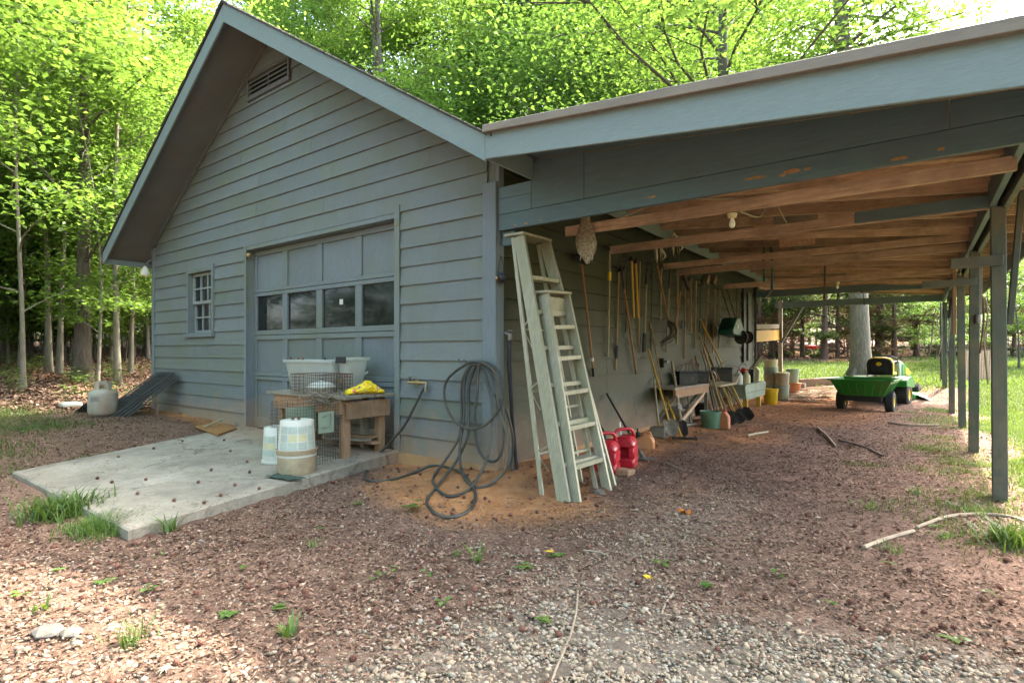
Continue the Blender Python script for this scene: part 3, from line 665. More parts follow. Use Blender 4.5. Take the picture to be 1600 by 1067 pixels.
# bare spots where the paint peeled off
for (px, py, w_, h_) in ((805, 352, .03, .008), (822, 349, .05, .007), (845, 344, .03, .006), (1018, 308, .07, .010), (1180, 278, .16, .012), (1236, 268, .11, .018), (1262, 264, .05, .009), (1405, 248, .09, .010), (1470, 233, .04, .010), (1222, 274, .05, .010)):
    p = onY(px, py, -.0215); m = M()
    pts = [(p.x+w_/2*math.cos(a)*random.uniform(.7, 1.1), -.0215, p.z+h_*math.sin(a)*random.uniform(.6, 1.1)) for a in np.linspace(0, 2*math.pi, 13)[:-1]]
    m.prism(pts, (0, .001, 0)); m.build('bare_patch', 'handle_orange', C)
# ties across the bay
ties = [(.445, .45, 3.44, 2.15, 2.235, 'lumber'), (1.80, .22, 3.43, 2.215, 2.30, 'lumber'), (3.80, .05, 3.42, 2.30, 2.38, 'lumber'), (4.16, .12, 3.43, 2.245, 2.335, 'lumber'), (6.50, .14, 3.44, 2.26, 2.345, 'lumber')]
for (y, xa, xb, za, zb, mt) in ties:
    m = M(); m.box(xa, xb, y, y+.038, za, zb); m.build('tie_beam', mt, C, bev=.002)
m = M(); m.box(2.55, 3.47, 1.745, 1.757, 2.215, 2.31); m.build('tie_sleeve', 'header', C)
m = M(); m.box(.03, 3.46, 9.32, 9.36, 2.33, 2.475); m.build('tie_beam', 'header', C)
m = M(); m.box(.0, 3.46, 11.72, 11.76, 2.25, 2.40); m.build('tie_beam', 'header', C)
# short painted blocks on the posts and boards hanging beside them
for (xa, xb, y, za, zb) in ((3.19, 3.50, 1.715, 1.765, 1.845), (3.02, 3.50, 4.02, 1.845, 1.92)):
    m = M(); m.box(xa, xb, y, y+.038, za, zb); m.build('cross_block', 'post', C, bev=.003)
for (a_, b_, mt) in (((3.625, 1.93, 2.36), (3.555, 1.93, 1.325), 'post'), ((3.545, 4.28, 2.3), (3.535, 4.28, 1.47), 'oldwood'), ((3.37, 5.6, 2.25), (3.375, 5.6, 1.35), 'tanwood')):
    m = M(); m.bar(a_, b_, .038, .085, (0, 1, 0)); m.build('hanging_board', mt, C, bev=.003)
m = M(); m.bar((3.40, 5.6, 2.24), (3.48, 6.46, 2.24), .04, .04); m.build('hanger', 'lumber', C)
# rail boards from the garage end to the last inner post
for (za, zb, mt) in ((1.34, 1.60, 'handle_yellow'), (1.63, 1.74, 'oldwood')):
    m = M(); m.prism([(.03, GD+.035, za), (.03, GD+.035, zb), (.075, 11.7, zb+.09), (.075, 11.7, za+.09)], (.03, 0, 0)); m.build('rail_board', mt, C)
# bulbs, sockets and wire under the rafters
def bulb(p, r=.023):
    m = M(); m.lathe([(.0, -r*3.6), (r*.7, -r*3.3), (r, -r*2.4), (r*.85, -r*1.5), (r*.45, -r*.6), (r*.42, 0)], p, 14); m.build('light_bulb', 'bulb', C, smooth=True)
    m = M(); m.lathe([(.018, -.010), (.032, 0), (.036, .024), (.022, .03)], p, 14); m.build('lamp_socket', 'label_yellow', C, smooth=True)
bulb((1.88, .465, 2.115)); bulb((.32, 9.34, 2.29)); bulb((1.93, 6.52, 2.225))
for pts in ([(1.93, .47, 2.15), (1.98, .9, 2.19), (2.0, 1.2, 2.40), (2.0, 1.85, 2.32)], [(.9, .47, 2.22), (1.4, .40, 2.30), (1.9, .44, 2.24)], [(1.55, 6.5, 2.4), (1.75, 6.5, 2.30), (1.93, 6.5, 2.25)], [(.3, 9.3, 2.33), (.7, 8.2, 2.45), (1.1, 6.6, 2.33)]):
    m = M(); m.tube(smooth_path(pts, 5), .007, 6); m.build('wire', 'handle_pale', C, smooth=True)
# vertical pole and far bits at the last post
m = M(); m.tube([(3.43, 12.9, .2), (3.42, 12.9, 2.3)], .02, 8); solo(m, 'pole', 'steel_dark', 'thin dark metal pole standing past the last carport post', 'pole', base=(3.43, 12.9, .2))

# conduit on the far corner of the side wall
m = M(); m.tube([(.075, 9.25, .15), (.075, 9.25, 2.6)], .022, 8); m.build('conduit', 'steel_dark', G, smooth=True)
# ------------------------------------------------------------------ vegetation
def leaf_quads(P, size, seed=0, flat=.55, aspect=.55, droop=.15):
    r = np.random.default_rng(seed); n = len(P); a = r.uniform(0, 2*np.pi, n); s = size*r.uniform(.6, 1.25, n)
    d = np.stack([np.cos(a), np.sin(a), r.normal(-droop, flat*.6, n)], 1); d /= np.linalg.norm(d, axis=1, keepdims=True)
    up = np.stack([r.normal(0, flat, n), r.normal(0, flat, n), np.ones(n)], 1)
    w = np.cross(d, up); w /= np.linalg.norm(w, axis=1, keepdims=True)+1e-9
    nn = np.cross(w, d)
    s = s[:, None]
    v0 = P-d*s*.5; v1 = P+w*s*aspect*.5+nn*s*.10; v2 = P+d*s*.5-nn*s*.05; v3 = P-w*s*aspect*.5+nn*s*.10
    V = np.stack([v0, v1, v2, v3], 1).reshape(-1, 3); F = np.arange(4*n).reshape(n, 4)
    return V, F
STAR = []
for k in range(11):
    a = math.pi*(-.5)+2*math.pi*k/11
lobes = [(-.95, .30), (-.55, .95), (0, 1.25), (.55, .95), (.95, .30)]
star2 = [(0, -.15)]
prev = None
for i, (x_, y_) in enumerate(lobes[::-1]):
    star2.append((x_*.55, y_*.55)) if False else None
    star2.append((x_, y_))
    if i < 4:
        nx2 = (x_+lobes[::-1][i+1][0])/2; ny2 = (y_+lobes[::-1][i+1][1])/2; star2.append((nx2*.45, ny2*.45))
def star_leaves(P, size, seed=0, flat=.4):
    r = np.random.default_rng(seed); V = []; F = []; var = []
    for p in P:
        a = r.uniform(0, 2*np.pi); s = size*r.uniform(.7, 1.2)/2
        up = Vector((r.normal(0, flat), r.normal(0, flat), 1)).normalized(); d = Vector((math.cos(a), math.sin(a), r.normal(-.3, .3)))
        w = d.cross(up).normalized(); d = up.cross(w)
        k = len(V); g = r.uniform(0, 1)
        for (x_, y_) in star2: V.append(Vector(p)+w*(x_*s)+d*(y_*s)-up*(.12*s*(x_*x_+y_*y_))); var.append(g)
        F += [(k, k+i, k+i+1) for i in range(1, len(star2)-1)]
    return V, F, var
def tree_proto(seed, H, r0, cb, cr, nleaf, lsize, lmat='leaf', bmat='bark', nlimb=18, shape='oval', dead=0, lean=(.3, .2), wander=.25, flatt=.35, sub=4):
    """returns (trunk mesh, crown mesh): tapered trunk with limbs, leaves massed along the twigs"""
    R = random.Random(seed); r = np.random.default_rng(seed); m = M()
    pts = []; lx = R.uniform(-1, 1)*lean[0]; ly = R.uniform(-1, 1)*lean[1]
    for i in range(9):
        t = i/8; pts.append(Vector((lx*t*H*.1+wander*math.sin(3*t+seed)*t, ly*t*H*.1+wander*math.cos(2.3*t+seed)*t, H*.97*t)))
    path = smooth_path(pts, 3); L = len(path)
    rs = [r0*(1-.86*(i/(L-1)))*(1+.55*math.exp(-i/1.1)) for i in range(L)]
    m.tube([path[0]-Vector((0, 0, .4))]+path, [rs[0]*1.15]+rs, 9)
    C_ = []; W_ = []
    for j in range(nlimb+dead):
        isd = j >= nlimb
        t = (cb/H)*R.uniform(.25, .95) if isd else (cb+(H*.96-cb)*((j+.5)/nlimb)**.9)/H
        p = path[min(L-1, int(t*(L-1)))].copy(); a = R.uniform(0, 6.283); hh = (t*H-cb)/(H-cb) if not isd else 0
        if shape == 'oval': ext = cr*math.sqrt(max(.12, 1-(2*abs(hh-.42))**2*.8))
        elif shape == 'cone': ext = cr*(1.05-hh)
        else: ext = cr*(.75+.35*math.sin(math.pi*min(1, hh+.25)))
        ext *= R.uniform(.7, 1.15)
        if isd: ext = cr*R.uniform(.3, .6)
        rise = (.55 if shape != 'cone' else .05)*(1 if not isd else .1)
        q = [p]; d = Vector((math.cos(a), math.sin(a), rise)); nseg = 5
        for s_ in range(nseg):
            d = (d+Vector((R.gauss(0, .16), R.gauss(0, .16), R.gauss(-.02, .10)))).normalized(); q.append(q[-1]+d*(ext/nseg))
        rb = max(.012, r0*.32*(1-t*.7)); m.tube(q, [rb*(1-.8*i/nseg) for i in range(nseg+1)], 5, caps=False)
        if isd and R.random() < .8: continue
        for b in range(sub):
            st = q[R.choice([2, 3, 4, 5])] if b else q[-2]; aa = a+R.uniform(-1.3, 1.3); e = ext*R.uniform(.25, .5); dd = Vector((math.cos(aa), math.sin(aa), R.uniform(-.15, .45)))
            q2 = [st, st+dd*e*.5+Vector((0, 0, R.uniform(-.05, .1))), st+dd*e]; m.tube(q2, [rb*.4, rb*.25, rb*.1], 4, caps=False)
            for s_ in range(4): C_.append(st.lerp(q2[-1], s_/3.)); W_.append(ext*.13+.12)
        for s_ in q[2:]: C_.append(s_); W_.append(ext*.11+.12)
    C_ = np.array([tuple(c) for c in C_]); W_ = np.array(W_)
    idx = r.integers(0, len(C_), nleaf); g = r.normal(0, 1, (nleaf, 3)); g[:, 2] *= flatt
    P = C_[idx]+g*W_[idx][:, None]
    V, F = leaf_quads(P, lsize, seed)
    cl = r.uniform(0, 1, len(C_))[idx]; var = np.repeat(np.clip(.45*cl+.55*r.uniform(0, 1, nleaf), 0, 1), 4)
    cm = np_mesh('crown', V, F, lmat, var)
    me = bpy.data.meshes.new('trunk'); me.from_pydata(m.v, [], m.f); me.polygons.foreach_set('use_smooth', [True]*len(me.polygons)); me.materials.append(MT[bmat])
    return me, cm
def place_tree(name, pr, loc, rz, sc, label, cat='tree', group=None):
    t = thing(name, label, cat, loc, rz, group); t.scale = sc if isinstance(sc, tuple) else (sc,)*3
    link('trunk', pr[0], t); link('crown', pr[1], t); return t
tall = [tree_proto(101, 16, .145, 2.4, 3.3, 30000, .13, nlimb=24), tree_proto(102, 17, .11, 2.2, 3.0, 28000, .125, bmat='bark_pale', nlimb=24), tree_proto(103, 15, .125, 1.5, 3.4, 30000, .13, nlimb=26), tree_proto(104, 18, .16, 3.4, 3.6, 30000, .13, bmat='bark', nlimb=24)]
sap = [tree_proto(111, 6.5, .030, 1.0, 1.6, 6500, .095, bmat='bark_pale', nlimb=16, flatt=.14, wander=.35), tree_proto(112, 5.0, .025, .6, 1.5, 6000, .095, nlimb=15, flatt=.14, wander=.3), tree_proto(113, 3.0, .018, .2, 1.2, 4200, .085, nlimb=14, flatt=.2)]
pine = [tree_proto(121, 12, .12, 3.0, 2.3, 12000, .16, 'leaf_pine', 'bark_red', nlimb=30, shape='cone', dead=16, wander=.1), tree_proto(122, 11, .10, 2.3, 2.1, 11000, .16, 'leaf_pine', 'bark_red', nlimb=28, shape='cone', dead=22, wander=.15)]
shade = [tree_proto(131, 13, .30, 5.0, 5.2, 17500, .125, nlimb=30, shape='dome', sub=5), tree_proto(132, 14, .32, 6.0, 5.6, 19500, .125, nlimb=30, shape='dome', sub=5)]
shade.append(tree_proto(133, 14, .20, 5.0, 5.2, 30000, .13, nlimb=40, shape='dome', sub=6))
drybush = tree_proto(141, 3.6, .04, .3, 1.7, 3800, .13, 'leaf_dry', 'bark_red', nlimb=24, sub=4)

# trees one can single out
T_ = [
 ('tree', tall[0], 128, 12.1, 1.0, 'thickest brown trunk nearest the garage on the left, flared at its foot', 0.4),
 ('tree', tall[1], 76, 13.2, .62, 'slim pale straight trunk left of the thick brown trunk', 1.2),
 ('slender_tree', sap[0], 36, 10.6, 1.45, 'crooked thin pale young tree at the far left edge of the woods', 2.2),
 ('slender_tree', sap[0], 152, 11.4, 1.1, 'thin sapling trunk between the thick brown trunk and the garage eave', 4.0),
 ('tree', tall[3], 18, 17, .95, 'dark trunk standing behind the crooked pale young tree', 5.0),
 ('slender_tree', sap[1], 100, 15.5, 1.6, 'slender tree growing just behind the thick brown trunk', .9),
 ('tree', tall[2], 205, 19, .8, 'mid sized woodland tree seen under the left garage eave', 2.9),
]
for nm, pr, px, d, sc, lab, rz in T_:
    place_tree(nm, pr, at(px, d)-Vector((0, 0, .03)), rz, sc, lab)
shade.append(tree_proto(133, 14, .20, 5.0, 5.2, 30000, .13, nlimb=40, shape='dome', sub=6))
drybush = tree_proto(141, 3.6, .04, .3, 1.7, 3800, .13, 'leaf_dry', 'bark_red', nlimb=24, sub=4)
R = random.Random(5)
ORD = 'first second third fourth fifth sixth seventh eighth ninth tenth eleventh twelfth thirteenth fourteenth fifteenth sixteenth seventeenth eighteenth nineteenth twentieth'.split()
TENS = ['', '', 'twenty', 'thirty', 'forty', 'fifty', 'sixty', 'seventy', 'eighty', 'ninety']
def ordinal(k):
    return ORD[k] if k < 20 else TENS[(k+1)//10]+('-'+ORD[(k+1) % 10-1] if (k+1) % 10 else '')+('' if (k+1) % 10 else 'th').replace('th', 'ieth') if False else (ORD[k] if k < 20 else (TENS[(k+1)//10][:-1]+'ieth' if (k+1) % 10 == 0 else TENS[(k+1)//10]+'-'+ORD[(k+1) % 10-1]))
def pxof(p):
    dx, dy = p[0]-CAM[0], p[1]-CAM[1]; return (dx*_R[0]+dy*_R[1])/max(.1, dx*_F[0]+dy*_F[1])
def number(objs, fmt):
    for k, o in enumerate(sorted(objs, key=lambda o: pxof(o.location))): o['label'] = fmt % ordinal(k)
def far_trees(n, px0, px1, d0, d1, protos, sc0, sc1, label, group, name='tree', ok=None):
    c = 0; tries = 0; made = []
    while c < n and tries < n*30:
        tries += 1; px = px0+(px1-px0)*(c+R.random())/n; d = math.sqrt(R.uniform(d0*d0, d1*d1)); p = at(px, d)
        if ok and not ok(p): continue
        made.append(place_tree(name, R.choice(protos), p, R.uniform(0, 6.28), R.uniform(sc0, sc1), label, group=group)); c += 1
    number(made, label+', %s from the left')
far_trees(16, -60, 240, 11.5, 20, [tree_proto(114, 13, .055, 1.6, 2.0, 13000, .095, bmat='bark_pale', nlimb=26, wander=.5)], .75, 1.1, 'slim pole-like young tree in the left woods', 'slim young trees in the left woods', 'young_tree', ok=lambda p: p.x < -9.5)
far_trees(20, -420, 330, 16, 34, tall, .8, 1.1, 'tall leafy woodland tree in the woods left of the garage', 'trees in the woods left of the garage', ok=lambda p: p.x < -11 and (p.y < 2 or p.x < -20))
far_trees(30, -500, 400, 34, 62, tall, 1.0, 1.3, 'tall leafy tree deep in the woods left of the garage', 'far trees in the woods left of the garage', ok=lambda p: p.x < -13)
far_trees(80, -300, 250, 11, 30, sap, .8, 1.7, 'low understory sapling with bright leaves in the woods', 'understory saplings in the woods', 'sapling', ok=lambda p: p.x < -10.5)
far_trees(14, 340, 860, 23, 29, tall, 1.2, 1.45, 'leafy tree standing close behind the garage', 'trees close behind the garage', ok=lambda p: p.y > 12 and p.x < -1 and not (-19 < p.x < -8 and p.y < 18))
far_trees(34, 300, 1150, 28, 42, tall, 1.35, 1.7, 'tall leafy tree rising behind the garage roof', 'trees rising behind the garage roof', ok=lambda p: p.y > 15 and p.x < 1)
far_trees(48, 300, 1330, 42, 75, tall, 1.05, 1.45, 'distant leafy tree rising beyond the roofs', 'distant trees beyond the roofs', ok=lambda p: p.y > 24)
far_trees(14, 860, 1230, 28, 38, tall, 1.15, 1.5, 'leafy tree rising over the carport roof', 'trees rising over the carport roof', ok=lambda p: p.y > 17)
far_trees(6, 1330, 1640, 33, 40, tall, .85, 1.0, 'leafy tree above the right end of the carport roof', 'trees above the right end of the carport roof')
far_trees(40, -500, 400, 40, 70, [sap[2]], 2.4, 3.4, 'dense thicket deep in the left woods', 'thickets deep in the left woods', 'thicket', ok=lambda p: p.x < -20)
far_trees(34, 1080, 1780, 48, 75, [sap[2], drybush], 2.0, 3.2, 'dense thicket far beyond the clearing', 'thickets far beyond the clearing', 'thicket')
far_trees(16, 1150, 1760, 38, 60, tall, .8, 1.1, 'distant leafy tree beyond the lawn on the right', 'distant trees beyond the lawn', ok=lambda p: p.y > 30)
# conifers with dead lower limbs behind the carport
PN = [(1186, 27.5, 'reddish trunk seen between the garage end and the last inner post'), (1254, 28.5, 'first conifer right of the last inner post, before the clearing'), (1288, 25.5, 'conifer with a forked leaning base left of the big grey trunk'), (1309, 27, 'conifer just left of the big grey trunk'), (1371, 28, 'slim conifer just right of the big grey trunk'), (1398, 26.5, 'thick conifer trunk right of the parked mower hood'), (1432, 27.5, 'conifer behind the hanging looped hose'), (1468, 29, 'conifer lined up behind the last carport posts'), (1530, 27, 'conifer between the middle carport posts'), (1585, 26, 'conifer at the right edge beyond the lawn'), (1650, 27, 'conifer beyond the right edge of the lawn'), (1220, 31, 'conifer standing behind the last inner post')]
for i, (px, d, lab) in enumerate(PN):
    place_tree('conifer', pine[i % 2], at(px, d), R.uniform(0, 6), R.uniform(.85, 1.1), lab)
made = []
for i, (px, d) in enumerate(((1200, 33), (1238, 36), (1340, 38), (1420, 35), (1500, 36), (1560, 33), (1610, 34), (1160, 37), (1210, 27), (1268, 29), (1325, 30), (1362, 26.5), (1410, 30), (1450, 27), (1495, 28), (1550, 29.5), (1600, 27.5), (1240, 31), (1385, 32))):
    made.append(place_tree('dry_shrub', drybush if i % 3 else sap[2], at(px, d), R.uniform(0, 6), R.uniform(.55, 1.1), 'bushy brown and green shrub at the edge of the clearing', 'shrub', 'shrubs at the edge of the clearing'))
number(made, 'bushy brown or green shrub at the edge of the clearing, %s from the left')
made = []
for px, d in ((1320, 45), (1450, 44), (1250, 47), (1390, 50), (1545, 46), (1180, 48)):
    made.append(place_tree('sapling', sap[2], at(px, d), R.uniform(0, 6), R.uniform(1.5, 2.2), 'leafy undergrowth bush across the clearing', 'bush', 'bushes across the clearing'))
number(made, 'leafy undergrowth bush across the clearing, %s from the left')
for px, d, sc, lab in ((1500, 21, .9, 'leafy young tree seen between the second and third posts'), (1537, 19, 1.05, 'leafy young tree seen between the first and second posts'), (1592, 17, 1.1, 'leafy young tree just right of the first post, beyond the lawn'), (1635, 19, 1.2, 'leafy young tree at the right edge of the lawn'), (1462, 23, .8, 'leafy young tree behind the hanging yellowish hose')):
    place_tree('young_tree', sap[1], at(px, d), px, sc, lab)
# the big grey trunk on the lawn behind the carport
R2 = random.Random(3); base = at(1346, 15.4); m = M(); q = []; L = 14
for i in range(L+1):
    t = i/L; q.append(base+Vector((-.5*t*t-.25*t, .1*t, -.2+13.5*t)))
rr = [.235*(1-.30*i/L)*(1+.50*math.exp(-i/.55)) for i in range(L+1)]
bt = thing('oak_tree', 'big straight grey trunk on the lawn behind the mower, leafy high crown', 'tree', base)
m.tube(q, rr, 16)
for k in range(6):
    a = k*1.05; m.tube([base+Vector((math.cos(a)*.15, math.sin(a)*.15, .40)), base+Vector((math.cos(a)*.34, math.sin(a)*.34, .06)), base+Vector((math.cos(a)*.55, math.sin(a)*.55, -.12))], [.09, .075, .04], 7)
cpts = []
for k in range(22):
    p = q[9+k % 5].copy(); a = R2.uniform(0, 6.28); e = R2.uniform(1.8, 4.6); d = Vector((math.cos(a), math.sin(a), R2.uniform(.0, .5))); br = [p]
    for s_ in range(5):
        d = (d+Vector((R2.gauss(0, .15), R2.gauss(0, .15), R2.gauss(0, .1)))).normalized(); br.append(br[-1]+d*e/5)
    m.tube(br, [.06*(1-.8*i/5) for i in range(6)], 5, caps=False); cpts += [tuple(x) for x in br[2:]]*2
m.build('trunk', 'bark_big', bt, smooth=True)
cpts = np.array(cpts); P = cpts[rng.integers(0, len(cpts), 15000)]+rng.normal(0, 1, (15000, 3))*np.array([.55, .55, .25])-np.array(tuple(base))
V, F = leaf_quads(P, .15, 9); link('crown', np_mesh('crown', V, F, 'leaf', np.repeat(rng.uniform(0, 1, 15000), 4)), bt)
# shade trees: their crowns arch over the yard from outside the picture
SH = [((-1.9, 13.3), 1.3, 0.9, 2, 'tall spreading tree close behind the garage, right of the ridge'), ((4.95, -.7), 1.15, 0.3, 1, 'large spreading tree on the lawn right of the carport'), ((7.8, 7.0), .0, 1.1, 1, ''), ((-4.0, -6.2), 1.15, 4.0, 0, 'large spreading tree behind the viewer to the left')]
for (x, y), sc, rz, pi_, lab in SH:
    if sc > 0: place_tree('shade_tree', shade[pi_], (x, y, height(x, y)), rz, sc, lab)
made = []
for i in range(34):
    a = rad(-185+250*i/33.) ; d = [13, 19, 27][i % 3]*R.uniform(.9, 1.15); x, y = CAM[0]+d*math.cos(a), CAM[1]+d*math.sin(a)
    if y > -5 and x > 0: continue
    pr = (tall+sap+tall+[tall[2]])[R.randrange(12)]
    made.append(place_tree('tree', pr, (x, y, height(x, y)), i*1.3, R.uniform(.9, 1.15) if pr in tall else R.uniform(1.3, 1.8), 'leafy tree in the wood behind the viewer', group='trees in the wood behind the viewer'))
number(made, 'leafy tree in the wood behind the viewer, %s along')
made = []
for i in range(46):
    a = rad(-200+225*i/45.); d = 23*R.uniform(.85, 1.3); x, y = CAM[0]+d*math.cos(a), CAM[1]+d*math.sin(a)
    made.append(place_tree('thicket', sap[2], (x, y, height(x, y)), i*1.7, R.uniform(2.0, 3.0), 'dense thicket in the wood behind the viewer', 'thicket', 'thickets behind the viewer'))
number(made, 'dense thicket in the wood behind the viewer, %s along')
# sweetgum limb reaching in over the carport roof, from a tree standing on the lawn at the right
sg = thing('sweetgum_tree', 'sweetgum whose star-leaved branch hangs in over the carport roof at the top', 'tree', (7.6, 1.2, height(7.6, 1.2)))
m = M(); b0 = Vector((7.6, 1.2, height(7.6, 1.2))); m.tube([b0-Vector((0, 0, .3)), b0+Vector((0, 0, 2)), b0+Vector((-.15, 0, 5)), b0+Vector((0, .2, 10))], [.24, .19, .16, .06], 10); m.build('trunk', 'bark', sg, smooth=True)
tip = at(1085, 4.6, 4.05); limb = smooth_path([b0+Vector((-.12, 0, 4.6)), Vector((5.9, 1.4, 5.9)), Vector((3.8, 1.5, 5.9)), Vector((2.2, 1.4, 5.2)), tip+Vector((.5, .4, .65)), tip], 4)
m = M(); m.tube(limb, [.07-.064*i/(len(limb)-1) for i in range(len(limb))], 6)
LP = []
for px, py, d in ((1000, -35, 4.9), (1030, -10, 4.7), (1060, 0, 4.5), (1075, 12, 4.6), (1095, 5, 4.5), (1120, -5, 4.6), (1140, 8, 4.7), (1150, -20, 4.8), (1045, -30, 4.6), (1100, -25, 4.6), (1275, -22, 4.8), (1290, -18, 4.9)):
    z = 1.114+(550-py)/853*d; c = at(px, d, z); LP.append(c)
    m.tube([limb[-6], limb[-3].lerp(c, .6)+Vector((0, 0, .08)), c], [.010, .006, .003], 4)
m.build('branch', 'bark', sg, smooth=True)
PP = []
for c in LP:
    for k in range(11): PP.append(c+Vector((R2.gauss(0, .13), R2.gauss(0, .13), R2.gauss(.02, .06))))
for i in range(120): t = R2.randint(6, len(limb)-4); PP.append(limb[t]+Vector((R2.gauss(0, .3), R2.gauss(0, .3), R2.gauss(.1, .18))))
V, F, va = star_leaves([p-b0 for p in PP], .15, 4); link('leaves', np_mesh('leaves', np.array([tuple(v) for v in V]), np.array(F), 'leaf', va), sg)
# crown of that sweetgum, high above
P = []
for k in range(60):
    a = R2.uniform(0, 6.28); rr_ = R2.uniform(.3, 3.2); P.append((rr_*math.cos(a)-.8, rr_*math.sin(a), R2.uniform(6.2, 11)))
P = np.array(P)[rng.integers(0, 60, 9000)]+rng.normal(0, .45, (9000, 3)); V, F = leaf_quads(P, .16, 19); link('crown', np_mesh('crown', V, F, 'leaf', np.repeat(rng.uniform(0, 1, 9000), 4)), sg)
# a bare arching branch lying on the roof valley
m = M(); b = onY(768, 190, .6); b.z = 2.95
pts = [Vector((.2, 2.6, 2.80)), Vector((.1, 2.5, 3.35)), Vector((.45, 2.6, 3.55)), Vector((.9, 2.8, 3.35)), Vector((1.25, 3.0, 2.78))]
m.tube(smooth_path(pts, 5), .014, 6); m.tube(smooth_path([pts[1], Vector((-.05, 2.4, 3.2)), Vector((-.1, 2.4, 2.75))], 4), .01, 5); m.tube(smooth_path([pts[2], Vector((.38, 2.5, 3.2)), Vector((.5, 2.5, 2.76))], 4), .01, 5); m.tube(smooth_path([pts[2], Vector((.2, 2.55, 3.3)), Vector((.25, 2.6, 3.0)), Vector((.1, 2.6, 2.8))], 4), .008, 5)
solo(m, 'dead_branch', 'stick', 'bare arching dead branch lying on the roof in the valley between the two roofs', 'branch', smooth=True)

# ------------------------------------------------------------------ ground litter, gravel, grass
def inside(x, y):       # footprint of the garage and the apron
    a = (x < .0) & (x > GL) & (y > -.02) & (y < GD); xl = -3.32+(y+2.56)*(-1.0/2.53); xr = -.72+(y+2.56)*(-.48/2.53)
    return a | ((y > -2.56) & (y < 0) & (x > xl) & (x < xr))
def wedge(n, d0, d1, px0, px1, power=1.):
    u = (rng.uniform(px0, px1, n)-800)/853.; d = (d0**power+(d1**power-d0**power)*rng.uniform(0, 1, n))**(1/power)
    return CAM[0]+d*(_F[0]+u*_R[0]), CAM[1]+d*(_F[1]+u*_R[1]), d
def flat_bits(n, x, y, length, width, lift, seed, tilt=.25):
    r = np.random.default_rng(seed); z = height(x, y)+r.uniform(.0, lift, n); a = r.uniform(0, 2*np.pi, n)
    l = length*r.uniform(.5, 1.5, n); w = width*r.uniform(.5, 1.5, n)
    d = np.stack([np.cos(a), np.sin(a), r.normal(0, tilt, n)], 1); s = np.stack([-np.sin(a), np.cos(a), r.normal(0, tilt*1.3, n)], 1)
    P = np.stack([x, y, z], 1); l = l[:, None]; w = w[:, None]
    v = np.stack([P-d*l/2-s*w*.35, P-s*w/2+d*l*.1, P+d*l/2+s*w*.2, P+s*w/2-d*l*.15], 1)
    v[:, 1, 2] += w[:, 0]*.25; v[:, 3, 2] += w[:, 0]*.25
    return v.reshape(-1, 3), np.arange(4*n).reshape(n, 4)
x, y, d = wedge(330000, 1.5, 13, -60, 1660, 1.15)
Zn = zone(x, y); keep = ~inside(x, y) & (rng.uniform(0, 1, len(x)) > np.maximum(np.maximum(Zn[:, 0]*1.15, Zn[:, 1]*.92), Zn[:, 2]*.90)) & (x > -9.5)
keep &= (np.sin(1.3*x+2*np.sin(.9*y))*np.sin(1.1*y+1.7)+rng.normal(0, .5, len(x)) > -.75)
x, y = x[keep], y[keep]; n = len(x); V, F = flat_bits(n, x, y, .024, .0085, .012, 1, .3)
link('bark_mulch', np_mesh('bark_mulch', V, F, 'chips', np.repeat(rng.beta(1.6, 2.4, n), 4)), kind='stuff')['label'] = 'reddish brown bark mulch and shredded leaf litter'
bpy.data.objects['bark_mulch']['category'] = 'mulch'
x, y, d = wedge(110000, 9, 40, -80, 420, 1.0); keep = (x < -6.2) & ~inside(x, y) & (rng.uniform(0, 1, len(x)) > zone(x, y)[:, 0]); x, y = x[keep], y[keep]; n = len(x)
V, F = flat_bits(n, x, y, .055, .038, .02, 2, .35); o = link('leaf_litter', np_mesh('leaf_litter', V, F, 'litter', np.repeat(rng.uniform(0, 1, n), 4)), kind='stuff'); o['label'] = 'dry fallen leaves on the forest floor'; o['category'] = 'leaf litter'
x, y, d = wedge(9000, 16, 34, 1170, 1640, 1.1); V, F = flat_bits(len(x), x, y, .10, .05, .03, 3, .3); k_ = zone(x, y)[:, 0] < .3
F = F[k_]; o = link('leaf_litter', np_mesh('leaf_litter', V, F, 'litter', np.repeat(rng.uniform(0, .8, len(x)), 4)), kind='stuff'); o['label'] = 'brown needles and leaves under the conifers'; o['category'] = 'leaf litter'
